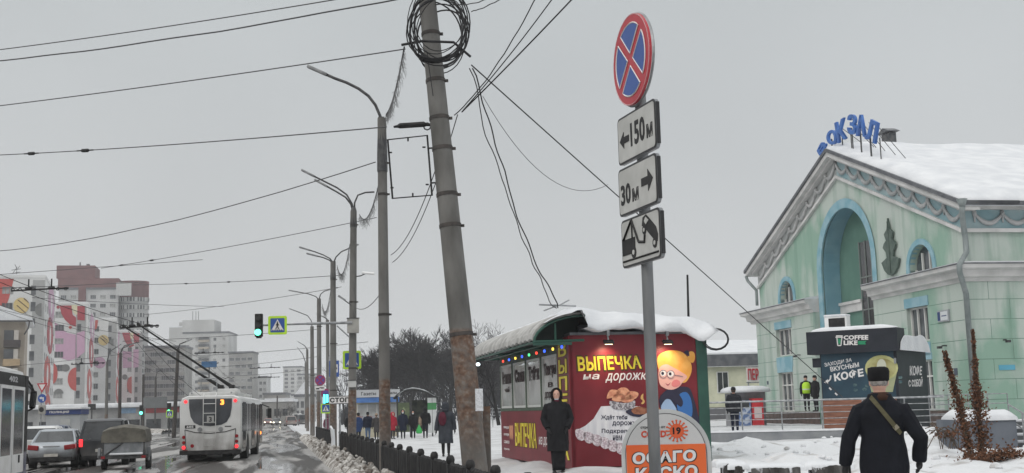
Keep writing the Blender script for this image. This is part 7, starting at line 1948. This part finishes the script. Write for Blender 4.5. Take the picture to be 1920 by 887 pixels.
def person(label, loc, rz, H=1.7, coat=None, legs=None, hem=.5, bulk=1.0, head='hood', hat=None, mask=False, hair=None, arms=None, stride=0.0, vox=.02, group=None, glove=None, face_dir=1, flare=1.0, shoulder=1.0, collar=None, hem_k=None, name='person', shoe=None, lean=0.0, no_coat=False, drop=0.0):
    """local frame: feet at the origin, facing -y. arms = [(elbow),(wrist)] per side, in units of H, x outward"""
    o = thing(name, label, 'person', loc, rz, group)
    coat = coat or cloth('cloth_black', (.016, .016, .018)); legs = legs or cloth('cloth_navy_trousers', (.02, .022, .03))
    glove = glove or mat('glove_black', (.012, .012, .013), var=.2, rough=.7); shoe = shoe or shoe_m
    arms = arms or [((.155, .0, .64), (.150, -.03, .49)), ((.155, .0, .64), (.150, -.03, .49))]
    bw = .105 * shoulder
    m = MB(skin_m)
    hz = .932
    m.ell(V((0, lean * .9, hz)) * H, (.046 * H, .058 * H, .068 * H), 14, 10); m.ell(V((0, lean * .9 - .018, hz - .030)) * H, (.036 * H, .040 * H, .042 * H), 12, 8)
    m.loft([[V((x * H, y * H + lean * .9 * H, z * H)) for x, y, z in r_] for r_ in ([(-.004, -.052, hz + .014), (.004, -.052, hz + .014), (0, -.058, hz + .012)], [(-.011, -.052, hz - .016), (.011, -.052, hz - .016), (0, -.074, hz - .013)])])
    for sx in (-1, 1): m.ell(V((sx * .047, lean * .9 + .004, hz - .006)) * H, (.008 * H, .014 * H, .020 * H), 8, 6)
    m.tube([V((0, .012 + lean * .7, .80)) * H, V((0, .006 + lean * .9, .90)) * H], [.040 * H, .033 * H], 10)
    tor = [(.47, .088, .060), (.53, .092, .064), (.60, .080, .056), (.68, .092, .062), (.76, .104, .064), (.815, .085, .050), (.84, .045, .038)]
    m.loft([ering(0, lean * z * H, z * H, rx * H * bulk ** .5, ry * H * bulk ** .5) for z, rx, ry in tor])
    hands = []
    for si, sx in enumerate((-1, 1)):
        e, w = arms[si]; S_ = V((sx * bw, .005 + lean * .8, .795 - drop)); E_ = V((sx * e[0], e[1] + lean * .6, e[2])); W_ = V((sx * w[0], w[1] + lean * .4, w[2]))
        m.tube([S_ * H, E_ * H, W_ * H], [.031 * H, .024 * H, .017 * H], 8)
        d = (W_ - E_).normalized(); K_ = W_ + d * .035; side = d.cross(V((sx, 0, 0))).normalized()
        if side.length < .1: side = V((0, -1, 0))
        m.tube([W_ * H, K_ * H, (K_ + d * .018) * H], [.016 * H, .020 * H, .017 * H], 7); nrm = d.cross(side).normalized() * -sx
        for k in range(4):
            b_ = K_ + side * (.0085 * (1.5 - k)) + d * .012; L_ = (.040, .046, .043, .034)[k]
            m.tube([b_ * H, (b_ + d * L_ * .55 + nrm * .004) * H, (b_ + d * L_ * .85 + nrm * .018) * H], [.0062 * H, .0057 * H, .0048 * H], 5)
        tb0 = W_ + d * .018 + side * .014; m.tube([tb0 * H, (tb0 + side * .014 + d * .018 + nrm * .006) * H, (tb0 + side * .014 + d * .038 + nrm * .014) * H], [.0075 * H, .0065 * H, .005 * H], 5)
        hands.append(W_ * H)
        st_ = stride * (1 if si else -1)
        hip = V((sx * .050, 0, .50)); kn = V((sx * .052, -st_ * .10 - .012 * abs(stride), .275)); an = V((sx * .050, -st_ * .20 + .015, .05 + (.03 if st_ < 0 else 0) * abs(stride)))
        m.tube([hip * H, kn * H, an * H], [.056 * H, .038 * H, .026 * H], 10)
        m.ell((an + V((0, -.045, -.026))) * H, (.027 * H, .078 * H, .024 * H), 10, 6)
    me = remesh(m, vox * .8, 2)
    for mt in (skin_m, glove, legs, shoe, coat): me.materials.append(mt)
    for p in me.polygons:
        c = p.center
        if c.z < .062 * H: i = 3
        elif c.z < .5 * H and all((c - h).length > .11 * H for h in hands): i = 2
        elif c.z > .835 * H: i = 0
        elif any((c - h).length < .1 * H and c.z < h.z + .02 * H for h in hands): i = 1
        else: i = 4
        p.material_index = i
    body = link('body', me, o)
    if not no_coat:
        m = MB(coat)
        hem_k = hem_k or 1.0
        prof = [(hem, .112 * flare, .088 * flare), (hem + .04, .112 * flare, .088 * flare), (.56 if hem < .5 else .6, .106, .082), (.62, .100, .080), (.70, .110, .083), (.77 - drop, .122 * shoulder, .080), (.815, .098 * shoulder - drop * .6, .066), (.845, .060, .052), (.865, .054, .050)]
        prof = sorted(set(prof)); m.loft([ering(0, lean * z * H, z * H, rx * H * bulk, ry * H * bulk, 18, .9) for z, rx, ry in prof])
        for si, sx in enumerate((-1, 1)):
            e, w = arms[si]; S_ = V((sx * bw * 1.06, .005 + lean * .8, .79 - drop)); E_ = V((sx * e[0], e[1] + lean * .6, e[2])); W_ = V((sx * w[0], w[1] + lean * .4, w[2]))
            m.tube([(S_ + V((-sx * .04, 0, .012))) * H, S_ * H, S_.lerp(E_, .5) * H, E_ * H, E_.lerp(W_, .5) * H, W_ * H], [(.040 - drop * .5) * H * bulk, .046 * H * bulk, .043 * H * bulk, .037 * H * bulk, .034 * H * bulk, .031 * H * bulk], 10)
        me = remesh(m, vox * .8, 2, .016, 8.0); me.materials.append(coat); link('coat', me, o)
    hc = V((0, lean * .9, hz)) * H
    if head == 'hood':
        m = MB(hat or coat)
        fr_ = MB(hat or coat)
        m.ell(hc + V((0, .036 * H, .004 * H)), (.068 * H, .062 * H, .080 * H), 16, 10); m.tube([hc + V((0, .02 * H, -.10 * H)), hc + V((0, .022 * H, -.04 * H))], [.066 * H, .060 * H], 14)
        m.build('hood', o, smooth=True)
        fr_.tube([hc + V((.058 * H * math.cos(a), -.022 * H + .012 * H * math.sin(a), .074 * H * math.sin(a) - .004 * H)) for a in [i * .393 for i in range(16)]], .019 * H, 7, closed=True)
        fr_.build('hood_trim', o, smooth=True)
    elif head == 'hat':
        hair = hair or mat('hair_dark', (.02, .014, .01), (.05, .035, .025), 20, rough=.8)
        m = MB(hat); m.loft([ering(0, lean * .9 * H + .006 * H, (hz + z) * H, rx * H, ry * H, 16) for z, rx, ry in ((.006, .052, .062), (.022, .055, .066), (.045, .053, .064), (.064, .045, .055), (.078, .030, .038), (.083, .008, .012))]); m.build('knit_hat', o, smooth=True)
    elif head == 'hair':
        m = MB(hair); m.ell(hc + V((0, .012 * H, .010 * H)), (.053 * H, .060 * H, .068 * H), 14, 9); m.build('hair', o, smooth=True)
    if hair is not None and head == 'hat':
        m = MB(hair); m.ell(hc + V((0, .016 * H, -.006 * H)), (.0495 * H, .050 * H, .052 * H), 14, 9); m.build('hair', o, smooth=True)
    if mask:
        m = MB(mask_m); m.ell(hc + V((0, -.036 * H, -.032 * H)), (.034 * H, .036 * H, .026 * H), 12, 8); m.build('face_mask', o, smooth=True)
    m = MB(mat('eye_dark', (.02, .016, .014), var=.1, rough=.3))
    for sx in (-1, 1): m.ell(hc + V((sx * .018 * H, -.0515 * H, .010 * H)), (.0075 * H, .006 * H, .005 * H), 7, 5)
    m.build('eyes', o)
    if collar:
        m = MB(collar); m.tube([hc + V((.044 * H * math.cos(a), .010 * H + .046 * H * math.sin(a), -.085 * H)) for a in [i * .449 for i in range(14)]], .020 * H, 7, closed=True); m.build('scarf', o, smooth=True)
    return o
def foot(px, Y): p = at(px, 830, Y); return V((p.x, p.y, zsurf(p.x, p.y)))
def face_to(loc, away=False, turn=0.0):
    a = math.atan2(loc.x, loc.y); return -a + (math.pi if away else 0) + turn          # facing the street end we look from, or away from it
c_black = cloth('cloth_black', (.016, .016, .018)); c_char = cloth('cloth_charcoal', (.045, .050, .060)); c_navy = cloth('cloth_navy', (.014, .018, .034)); c_blue = cloth('cloth_blue', (.025, .05, .13)); c_red = cloth('cloth_red', (.38, .02, .04)); c_maroon = cloth('cloth_maroon', (.10, .02, .035)); c_beige = cloth('cloth_beige', (.32, .24, .18)); c_plum = cloth('cloth_plum', (.14, .05, .08)); c_grey = cloth('cloth_grey', (.06, .055, .055)); jeans = cloth('cloth_jeans', (.08, .13, .22)); fur = cloth('fur_black', (.012, .010, .010), .4)
pockets = [((.165, .01, .65), (.115, -.06, .54)), ((.165, .01, .65), (.115, -.06, .54))]
# woman in front of the bakery stall
wl = foot(1046, 26.3); wl.z = .40
W_ = person('woman in a long black hooded coat with hands in pockets before the bakery stall', wl, face_to(wl), 1.78, c_black, c_black, .27, 1.16, 'hood', fur, False, arms=pockets, vox=.016, flare=1.02, group='people on the pavement')
m = MB(c_black); m.loft([ering(.008 * (i % 2), .01, z * 1.78, rx, ry, 18, .9) for i, (z, rx, ry) in enumerate(((.045, .135, .105), (.10, .140, .110), (.18, .150, .120), (.26, .160, .125), (.32, .16, .12)))]); m.build('skirt', W_, smooth=True)
m = MB(mask_m); hc = V((0, 0, .932 * 1.78)); m.ell(hc + V((0, -.052, -.092)), (.055, .045, .03), 12, 8); m.build('face_mask', W_, smooth=True)
m = MB(c_maroon); m.tube([V((.07 * math.cos(a), -.0 + .08 * math.sin(a), 1.53)) for a in [i * .449 for i in range(14)]], .032, 7, closed=True); m.build('scarf', W_, smooth=True)
# woman walking away with the maroon rucksack
wa = foot(836, 41.0)
o = person('woman in a hooded dark grey coat walking away across the snow', wa, face_to(wa, True), 1.76, c_char, c_black, .25, 1.16, 'hood', c_char, stride=.45, vox=.018, flare=1.10, group='people on the pavement', arms=[((.16, .0, .64), (.170, -.02, .50)), ((.16, .01, .64), (.175, .02, .49))])
b_ = thing('rucksack', 'maroon rucksack on the left shoulder of the woman in grey', 'rucksack', wa, face_to(wa, True)); m = MB(c_maroon)
m.ell((.10, .17, 1.24), (.13, .09, .24), 12, 8); m.tube([(.14, .11, 1.42), (.12, 0, 1.47), (.12, -.11, 1.36)], .025, 5); m.build('rucksack_body', b_, smooth=True)
# people at the bus stop
GP = 'people waiting at the bus stop'
def stop(px, Y, label, away, **k):
    l = foot(px, Y); return person(label, l, face_to(l, away, k.pop('turn', 0)), vox=.026, group=GP, **k), l
stop(672, 74, 'person in a blue coat just right of the rusty signal pole', True, turn=.5, H=1.72, coat=c_blue, hem=.36, hat=c_black, head='hat')
stop(690, 76, 'man in a navy jacket and jeans standing at the newspaper stall', True, H=1.74, coat=c_navy, legs=jeans, hem=.46, hat=c_black, head='hat', bulk=1.1)
stop(706, 75, 'woman in a dark grey coat and pale fur hat left of the lamp pole', True, turn=.3, H=1.60, coat=c_grey, hem=.30, hat=c_beige, head='hat')
stop(737, 77, 'woman in a red coat half hidden by the grey lamp pole', False, turn=.6, H=1.66, coat=c_red, hem=.33, head='hood', hat=c_red)
o, l = stop(756, 75, 'woman in a navy hooded coat and mask walking towards us', False, H=1.72, coat=c_navy, hem=.28, head='hood', hat=c_navy, mask=True, flare=1.15, bulk=1.08)
hb = thing('handbag', 'small black handbag held by the woman in the navy coat', 'handbag', l, face_to(l)); m = MB(black_m); m.box((-.36, -.08, .52), (.22, .12, .22), bev=.03); m.tube([(-.43, -.08, .62), (-.36, -.08, .84), (-.29, -.08, .62)], .014, 4); m.build('bag_body', hb)
o, l = stop(775, 75.5, 'woman in black with a mask carrying a green bag', False, H=1.66, coat=c_black, hem=.42, head='hood', hat=c_black, mask=True)
gb = thing('plastic_bag', 'bright green plastic bag in the hand of a woman in black', 'bag', l, face_to(l)); m = MB(mat('bag_green', (.05, .42, .10), var=.15)); m.loft([ering(.36, -.05, z, rx, ry, 10) for z, rx, ry in ((.28, .12, .08), (.34, .19, .12), (.50, .18, .11), (.66, .09, .06), (.82, .03, .02))]); m.build('bag_body', gb, smooth=True)
o, l = stop(798, 76.5, 'tall man in black seen from behind next to the white and green panel', True, H=1.86, coat=c_black, hem=.47, head='hood', hat=c_black, bulk=1.1)
rb = thing('shoulder_bag', 'beige bag on the arm of the tall man in black', 'bag', l, face_to(l, True)); m = MB(c_beige); m.ell((.31, .0, 1.02), (.11, .13, .33), 10, 7); m.tube([(.28, 0, 1.3), (.2, 0, 1.48), (.14, .05, 1.50)], .02, 4); m.build('bag_body', rb, smooth=True)
l = foot(614, 92); person('person in a plum coat standing far along the pavement by the snowy post', l, face_to(l, True), 1.66, c_plum, c_black, .34, 1.1, 'hat', c_plum, vox=.03, group=GP)
l = foot(655, 82); person('person in black behind the rusty signal pole', l, face_to(l, True), 1.7, c_black, c_black, .4, 1.0, 'hat', c_black, vox=.03, group=GP)
# terrace and station door
l = at(1379, 812, 45.5); person('man in a dark jacket walking away behind the terrace railing', l, face_to(l, True), 1.66, cloth('cloth_dusk', (.022, .024, .03)), c_navy, .46, 1.16, 'hat', c_black, vox=.02, stride=.3, group='people by the station')
l = at(1514, 771, 62.0); vest = mat('vest_yellow', (.42, .70, .03), (.50, .78, .05), 3, rough=.6)
g1 = person('guard in a fluorescent yellow vest by the station door', l, face_to(l, False, .2), 1.76, c_black, c_black, .48, 1.05, 'hat', c_black, vox=.022, group='people by the station')
m = MB(vest); m.loft([ering(0, 0, z * 1.76, rx * 1.76 * 1.12, ry * 1.76 * 1.14, 16) for z, rx, ry in ((.50, .118, .094), (.6, .108, .088), (.7, .116, .090), (.77, .112, .086), (.82, .075, .070))]); m.build('vest', g1, smooth=True)
m = MB(mat('vest_stripe', (.55, .56, .56), var=.05)); m.loft([ering(0, 0, z * 1.76, rx * 1.76 * 1.14, ry * 1.76 * 1.17, 16) for z, rx, ry in ((.60, .109, .089), (.63, .109, .089))], cap=False); m.build('vest_stripe', g1)
l = at(1531, 772, 61.5); person('guard in all black and a cap next to the yellow vest', l, face_to(l, False, -.9), 1.78, c_black, c_black, .40, 1.0, 'hat', c_black, vox=.022, group='people by the station')

# the man in the foreground, seen from behind
ml = at(1660, 900, 12.3); ml.z = 0.30; MH = 1.76
mrot = face_to(ml, True, .04)
coatm = cloth('overcoat_black', (.010, .0112, .0155)); 
MAN = person('old man in a black overcoat and fur cap seen from behind, gripping a stick', ml, mrot, MH, coatm, cloth('trousers_navy', (.012, .014, .026)), .42, 1.17, 'none', vox=.0095, group='people on the pavement', shoulder=1.0, lean=0.0, drop=.02,
             arms=[((.200, .03, .615), (.192, -.03, .495)), ((.185, .02, .62), (.208, -.01, .475))], stride=.15, flare=1.0)
capm = cloth('fur_cap_black', (.010, .010, .011), .45)
hc = V((0, 0, .932)) * MH
m = MB(capm); m.loft([ering(0, .004, hc.z + z, rx, ry, 22) for z, rx, ry in ((.004, .092, .108), (.02, .101, .116), (.06, .105, .121), (.10, .106, .121), (.135, .100, .114), (.146, .070, .085), (.149, .02, .03))])
me = None; co2 = m.build('fur_cap', MAN, smooth=True)
for v, n_ in [(v, v.normal.copy()) for v in co2.data.vertices]: v.co += n_ * .006 * nse(v.co.x * 40, v.co.y * 40, v.co.z * 40)
m = MB(mat('hair_grey', (.16, .145, .135), (.30, .28, .26), 30, .4, .6, .9)); m.ell(hc + V((0, .020, -.006)), (.0885, .092, .060), 16, 10); m.build('hair', MAN, smooth=True)
m = MB(cloth('scarf_brown', (.05, .026, .018))); m.loft([ering(0, .014, z * MH, rx * MH, ry * MH, 18) for z, rx, ry in ((.828, .070, .062), (.852, .060, .058), (.872, .047, .049), (.874, .030, .032))]); m.build('scarf', MAN, smooth=True)
# folds and back seam of the coat
m = MB(coatm); m.tube([V((.004, .155, .80 * MH)), V((.006, .160, .66 * MH)), V((.004, .168, .5 * MH))], .004, 4); m.build('coat_seam', MAN)
# strap bag
sbg = thing('shoulder_strap', 'olive shoulder strap running across the old man from left shoulder to right hip', 'strap', ml, mrot)
m = MB(cloth('strap_olive', (.105, .095, .055), .12))
def strap(pts, w):
    L_ = []
    for i, (p, nrm) in enumerate(pts):
        p = V(p); q = V(pts[min(i + 1, len(pts) - 1)][0]); p0 = V(pts[max(0, i - 1)][0]); d = (q - p0).normalized(); s_ = d.cross(V(nrm)).normalized() * w / 2; nn = V(nrm).normalized() * .004
        L_.append([p - s_ - nn, p + s_ - nn, p + s_ + nn, p - s_ + nn])
    m.loft(L_)
back = lambda x, z: V((x, 0, z))
cand = []
coat_o = [c for c in MAN.children if c.name.startswith('coat') and not c.name.startswith('coat_seam')][0]
from mathutils.bvhtree import BVHTree
bvh = BVHTree.FromPolygons([v.co for v in coat_o.data.vertices], [p.vertices[:] for p in coat_o.data.polygons])
def on_back(x, z, off=.012):
    h = bvh.ray_cast(V((x, 1.0, z)), V((0, -1, 0)))
    return (V((x, h[0].y + off, z)), h[1]) if h[0] is not None else (V((x, .1, z)), V((0, 1, 0)))
sp_ = []
for i in range(12):
    k = i / 11; sp_.append(on_back(.092 - .262 * k, (.848 - .205 * k) * MH))
sp_ = [(p, n) for p, n in sp_]
strap(sp_, .042); m.build('webbing', sbg)
m = MB(mat('buckle', (.30, .27, .20), var=.2, rough=.4, metal=.6)); q, nn_ = on_back(-.128, .677 * MH, .016); m.box(q, (.05, .008, .04), (0, rad(38), 0)); m.build('buckle', sbg)
# walking stick under the left hand
a_ = arms_l = V((.185, -.045, .515)) * MH
stk = thing('walking_stick', 'thin black walking stick in the left glove of the old man', 'walking stick', ml, mrot)
m = MB(black_m); hx = V((.188 * MH, -.075 * MH, .452 * MH))
m.tube([hx + V((0, .05, .02)), hx + V((0, -.0, .035)), hx + V((0, -.02, .0)), V((.17 * MH, -.11 * MH, -.02))], [.012, .013, .012, .010], 7); m.build('shaft', stk)
# ================================================================== terrace, railing, wall, dry vines
wall_m = mat('terrace_concrete', (.19, .20, .215), (.27, .28, .29), 1.2, rough=.85)
t0_, t1_ = at(1335, 815, 42.5), at(1775, 805, 40.5)
ang_ = math.atan2(t1_.y - t0_.y, t1_.x - t0_.x); TL = (V((t1_.x, t1_.y, 0)) - V((t0_.x, t0_.y, 0))).length; TFr = Fr((t0_.x, t0_.y, 0), ang_)
tw = thing('terrace_wall', 'long low grey concrete terrace wall with snow along its top', 'wall', (t0_.x, t0_.y, 0), ang_)
za = TFr.hit(1345, 815)[1]; zb3 = TFr.hit(1560, 804)[1]; zw = (za + zb3) / 2
m = MB(wall_m); m.b2((-1.2, 0, -.2), (TL, .3, zw)); m.build('wall_body', tw)
m = MB(snow_m)
N = 60; m.loft([[V((-1.2 + (TL + 1.2) * i / N, y, zw + (.07 + .05 * nse(i * .45, 3) if y == .12 else .003))) for y in (-.02, .0, .12, .32)] for i in range(N + 1)]); m.build('wall_snow', tw, smooth=True)
rl = thing('terrace_railing', 'long grey pipe railing with five rails on the terrace wall', 'railing', (t0_.x, t0_.y, 0), ang_)
ztop = TFr.hit(1450, 752)[1]
m = MB(steel_m)
npost = int(TL / 1.33)
for i in range(npost + 1):
    x = -.3 + i * 1.33
    m2 = MB(steel_m); m2.cyl((x, .16, zw), (x, .16, ztop), .024, n=8); m2.build('post', rl)
m.tube([(-1.2, .16, ztop), (TL, .16, ztop)], .032, 8); m.build('handrail', rl)
for k in range(1, 5):
    z = zw + (ztop - zw) * k / 5
    m2 = MB(steel_m); m2.tube([(-1.2, .16, z), (TL, .16, z)], .014, 6); m2.build('rail', rl)
# railing along the station side and stairs at the right edge
r2 = at(1745, 800, 46); sr = thing('entrance_railing', 'grey railing with two rails along the station wall behind the dry vines', 'railing', (r2.x, r2.y, .75), rad(-5)); SRF = Fr((r2.x, r2.y, .75), rad(-5)); x2 = SRF.hit(1890, 760)[0]; z2 = SRF.hit(1800, 740)[1]
m = MB(steel_m)
for i in range(5): m.cyl((x2 * i / 4, 0, 0), (x2 * i / 4, 0, z2), .022, n=6)
for k in (.4, .7, 1.0): m.tube([(0, 0, z2 * k), (x2, 0, z2 * k)], .02, 6)
m.build('rails', sr)
r3 = at(1893, 790, 31); sr = thing('stair_railing', 'sloping handrail of the snowy stairs at the right edge', 'railing', (r3.x, r3.y, r3.z - .3)); q = at(1960, 838, 25)
m = MB(steel_m); d = q - r3
for k in (0, .45, .9): m.cyl(d * k + V((0, 0, -.5)), d * k + V((0, 0, .72)), .022, n=6)
for z in (.35, .72): m.tube([V((0, 0, z)), d + V((0, 0, z))], .02, 6)
m.build('rails', sr)
bwl = at(1850, 880, 29); o = thing('stair_wall', 'blue grey block wall with a snow cushion beside the stairs', 'wall', (bwl.x, bwl.y, 0), rad(-3)); BF2 = Fr((bwl.x, bwl.y, 0), rad(-3)); xa = BF2.hit(1790, 820)[0]; xb = BF2.hit(1906, 800)[0]; zc = BF2.hit(1860, 786)[1]
m = MB(mat('blue_grey_wall', (.10, .115, .14), (.15, .165, .19), 1.0, rough=.85)); m.b2((xa, 0, -.3), (xb, 1.4, zc)); m.build('wall_body', o)
m = MB(snow_m); drift(xa + .1, xb + .05, -.05, 1.4, zc + .02, .24, 2.0); m.build('snow_cap', o, smooth=True)
st_ = thing('snowy_stairs', 'dark stone stairs deep in snow at the right edge', 'stairs', (bwl.x, bwl.y, 0), rad(-3))
m = MB(mat('stair_stone', (.05, .055, .06), (.10, .105, .11), 2)); ms = MB(snow_m)
for k in range(6): m.b2((xb + .05, .1 + k * .33, -.2), (xb + 3, .43 + k * .33, .35 + k * .16)); ms.box((xb + 1.55, .3 + k * .33, .38 + k * .16), (2.9, .26, .07), bev=.03)
m.build('steps', st_); ms.build('step_snow', st_)
# dry hop vines on two leaning poles and the brown tangle at their foot
vine = mat('dry_vine_leaf', (.06, .026, .012), (.175, .074, .036), 14, .35, .65, .9)
stem = mat('dry_stem', (.06, .042, .030), (.12, .09, .065), 8, rough=.9)
def leaves(mb, p, r, rnd, n):
    for _ in range(n):
        c = p + V((rnd.gauss(0, r), rnd.gauss(0, r), rnd.gauss(0, r * .8))); s_ = rnd.uniform(.015, .045)
        a = V((rnd.uniform(-1, 1), rnd.uniform(-1, 1), rnd.uniform(-1, 1))).normalized(); b_ = a.orthogonal().normalized(); e = a.cross(b_)
        mb.poly([c + a * s_, c + b_ * s_ * .6 + e * s_ * .3, c - a * s_ * .9, c - b_ * s_ * .5 - e * s_ * .2])
def vine_plant(label, path, Y, rads, seed, n=1500):
    P_ = [at(x, y, Y) for x, y in path]; base = P_[0].copy(); o = thing('dry_vine', label, 'plant', base, 0, 'dry vines by the stair wall'); rnd = random.Random(seed)
    m = MB(stem); pts = [p - base for p in P_]
    m.tube(pts, [.045 - .03 * i / len(pts) for i in range(len(pts))], 6)
    for i in range(3): m.tube([p + V((rnd.uniform(-.05, .05), rnd.uniform(-.05, .05), 0)) for p in pts], .008, 4)
    m.build('stem', o)
    m = MB(vine)
    for i in range(n):
        k = rnd.random() ** 1.25 * (len(pts) - 1.001); j_ = int(k); p = pts[j_].lerp(pts[j_ + 1], k - j_); r = (rads[j_] + (rads[j_ + 1] - rads[j_]) * (k - j_)) * (.45 + 1.3 * abs(nse(k * 3.3, seed, 1))); leaves(m, p, r, rnd, 1)
    m.build('leaves', o); return o
vine_plant('tall dry brown vine leaning left on its pole beside the old man', ((1826, 890), (1818, 850), (1806, 790), (1795, 745), (1784, 705), (1776, 680), (1772, 660)), 24.5, (.12, .11, .085, .065, .05, .035, .015), 4, 3600)
vine_plant('dense dry brown vine in front of the downpipe', ((1842, 885), (1840, 830), (1836, 780), (1832, 740), (1829, 700), (1826, 650), (1824, 618)), 24.8, (.17, .16, .13, .08, .04, .02, .008), 9, 4200)
vine_plant('low brown tangle of dry vines at the foot of the stair wall', ((1800, 880), (1830, 868), (1855, 858), (1875, 852), (1895, 850), (1915, 862)), 24.0, (.14, .16, .15, .13, .12, .14), 14, 2200)
# arching dry stems in the snow right of the man
o = thing('dry_bush', 'arching leafless stems poking from the snow between man and vine', 'bush', at(1765, 840, 28.0)); b0 = at(1765, 840, 28.0); rnd = random.Random(2); m = MB(stem); m3 = MB(vine)
for k in range(13):
    x0, x1 = rnd.uniform(1738, 1800), rnd.uniform(1725, 1800); pts = [at(x0, 842, 28) - b0, at((x0 + x1) / 2, rnd.uniform(775, 800), 28 + rnd.uniform(-.4, .4)) - b0, at(x1, rnd.uniform(785, 835), 28) - b0]
    a, b_, c = pts; m.tube([a.lerp(b_, i / 5).lerp(b_.lerp(c, i / 5), i / 5) for i in range(6)], .010, 4); leaves(m3, a.lerp(b_, .5), .07, rnd, 22)
m.build('stems', o); m3.build('leaves', o)
# dark stones and stumps at the bottom edge
rk = mat('dark_stone', (.03, .028, .026), (.10, .097, .094), 5, rough=.9, bump=.5, stretch=(1, 1, .3))
overlay(rk, (.62, .63, .65), None, 7, .52, .60, (1, 1, .35), .9)
for i, (x0, x1, y, Y, lab) in enumerate(((1355, 1376, 868, 21.5, 'black stump of planks sticking out of the snow, leftmost by the orange board'), (1378, 1392, 872, 21.4, 'narrow dark stump next to the leftmost one'), (1408, 1500, 876, 21.4, 'long snow streaked stone edging in the middle of the bank'), (1522, 1590, 872, 21.4, 'dark boulder edging under the snow, next to the old man'))):
    p0, p1 = at(x0, y + 30, Y), at(x1, y + 30, Y); pt = at(x0, y - 2, Y); c = (p0 + p1) / 2; c.z = 0
    o = thing('edging_stone', lab, 'stone', c, 0, 'stones along the flower bed'); m = MB(rk); w = (p1 - p0).length; n = max(4, int(w / .05)); top = lambda x: pt.z - .03 + .05 * nse(x * 3.1, i * 5.0) - .04 * abs(nse(x * 9, i))
    m.loft([[V((x, -.1 + .04 * nse(x * 4, i), -.1)), V((x, -.12 + .05 * nse(x * 6, i, 2), top(x) * .75)), V((x, -.08 + .03 * nse(x * 7, i, 4), top(x))), V((x, .2, top(x))), V((x, .2, -.1))] for x in [-w / 2 + w * k / n for k in range(n + 1)]])
    m.build('stone_row', o); m = MB(snow_m); drift(-w / 2 - .12, w / 2 + .12, -.07, .6, pt.z - .045, .09, i * 3.0); m.build('snow_cap', o, smooth=True)
# haze
hz_ = MB(); hz_.mats = []
hm = bpy.data.materials.new('haze_air'); hm.use_nodes = True; t = hm.node_tree; t.nodes.clear(); ou = t.nodes.new('ShaderNodeOutputMaterial'); pv = t.nodes.new('ShaderNodeVolumePrincipled')
pv.inputs['Color'].default_value = (.93, .95, .97, 1); pv.inputs['Density'].default_value = 0.0004; pv.inputs['Anisotropy'].default_value = 0.2
t.links.new(pv.outputs[0], ou.inputs['Volume'])
hz_.mats = [hm]; hz_.b2((-1600, -70, -1.2), (1600, 2700, 75)); HZ = hz_.build('haze'); HZ['kind'] = 'stuff'
bpy.data.scenes.remove(TMP)
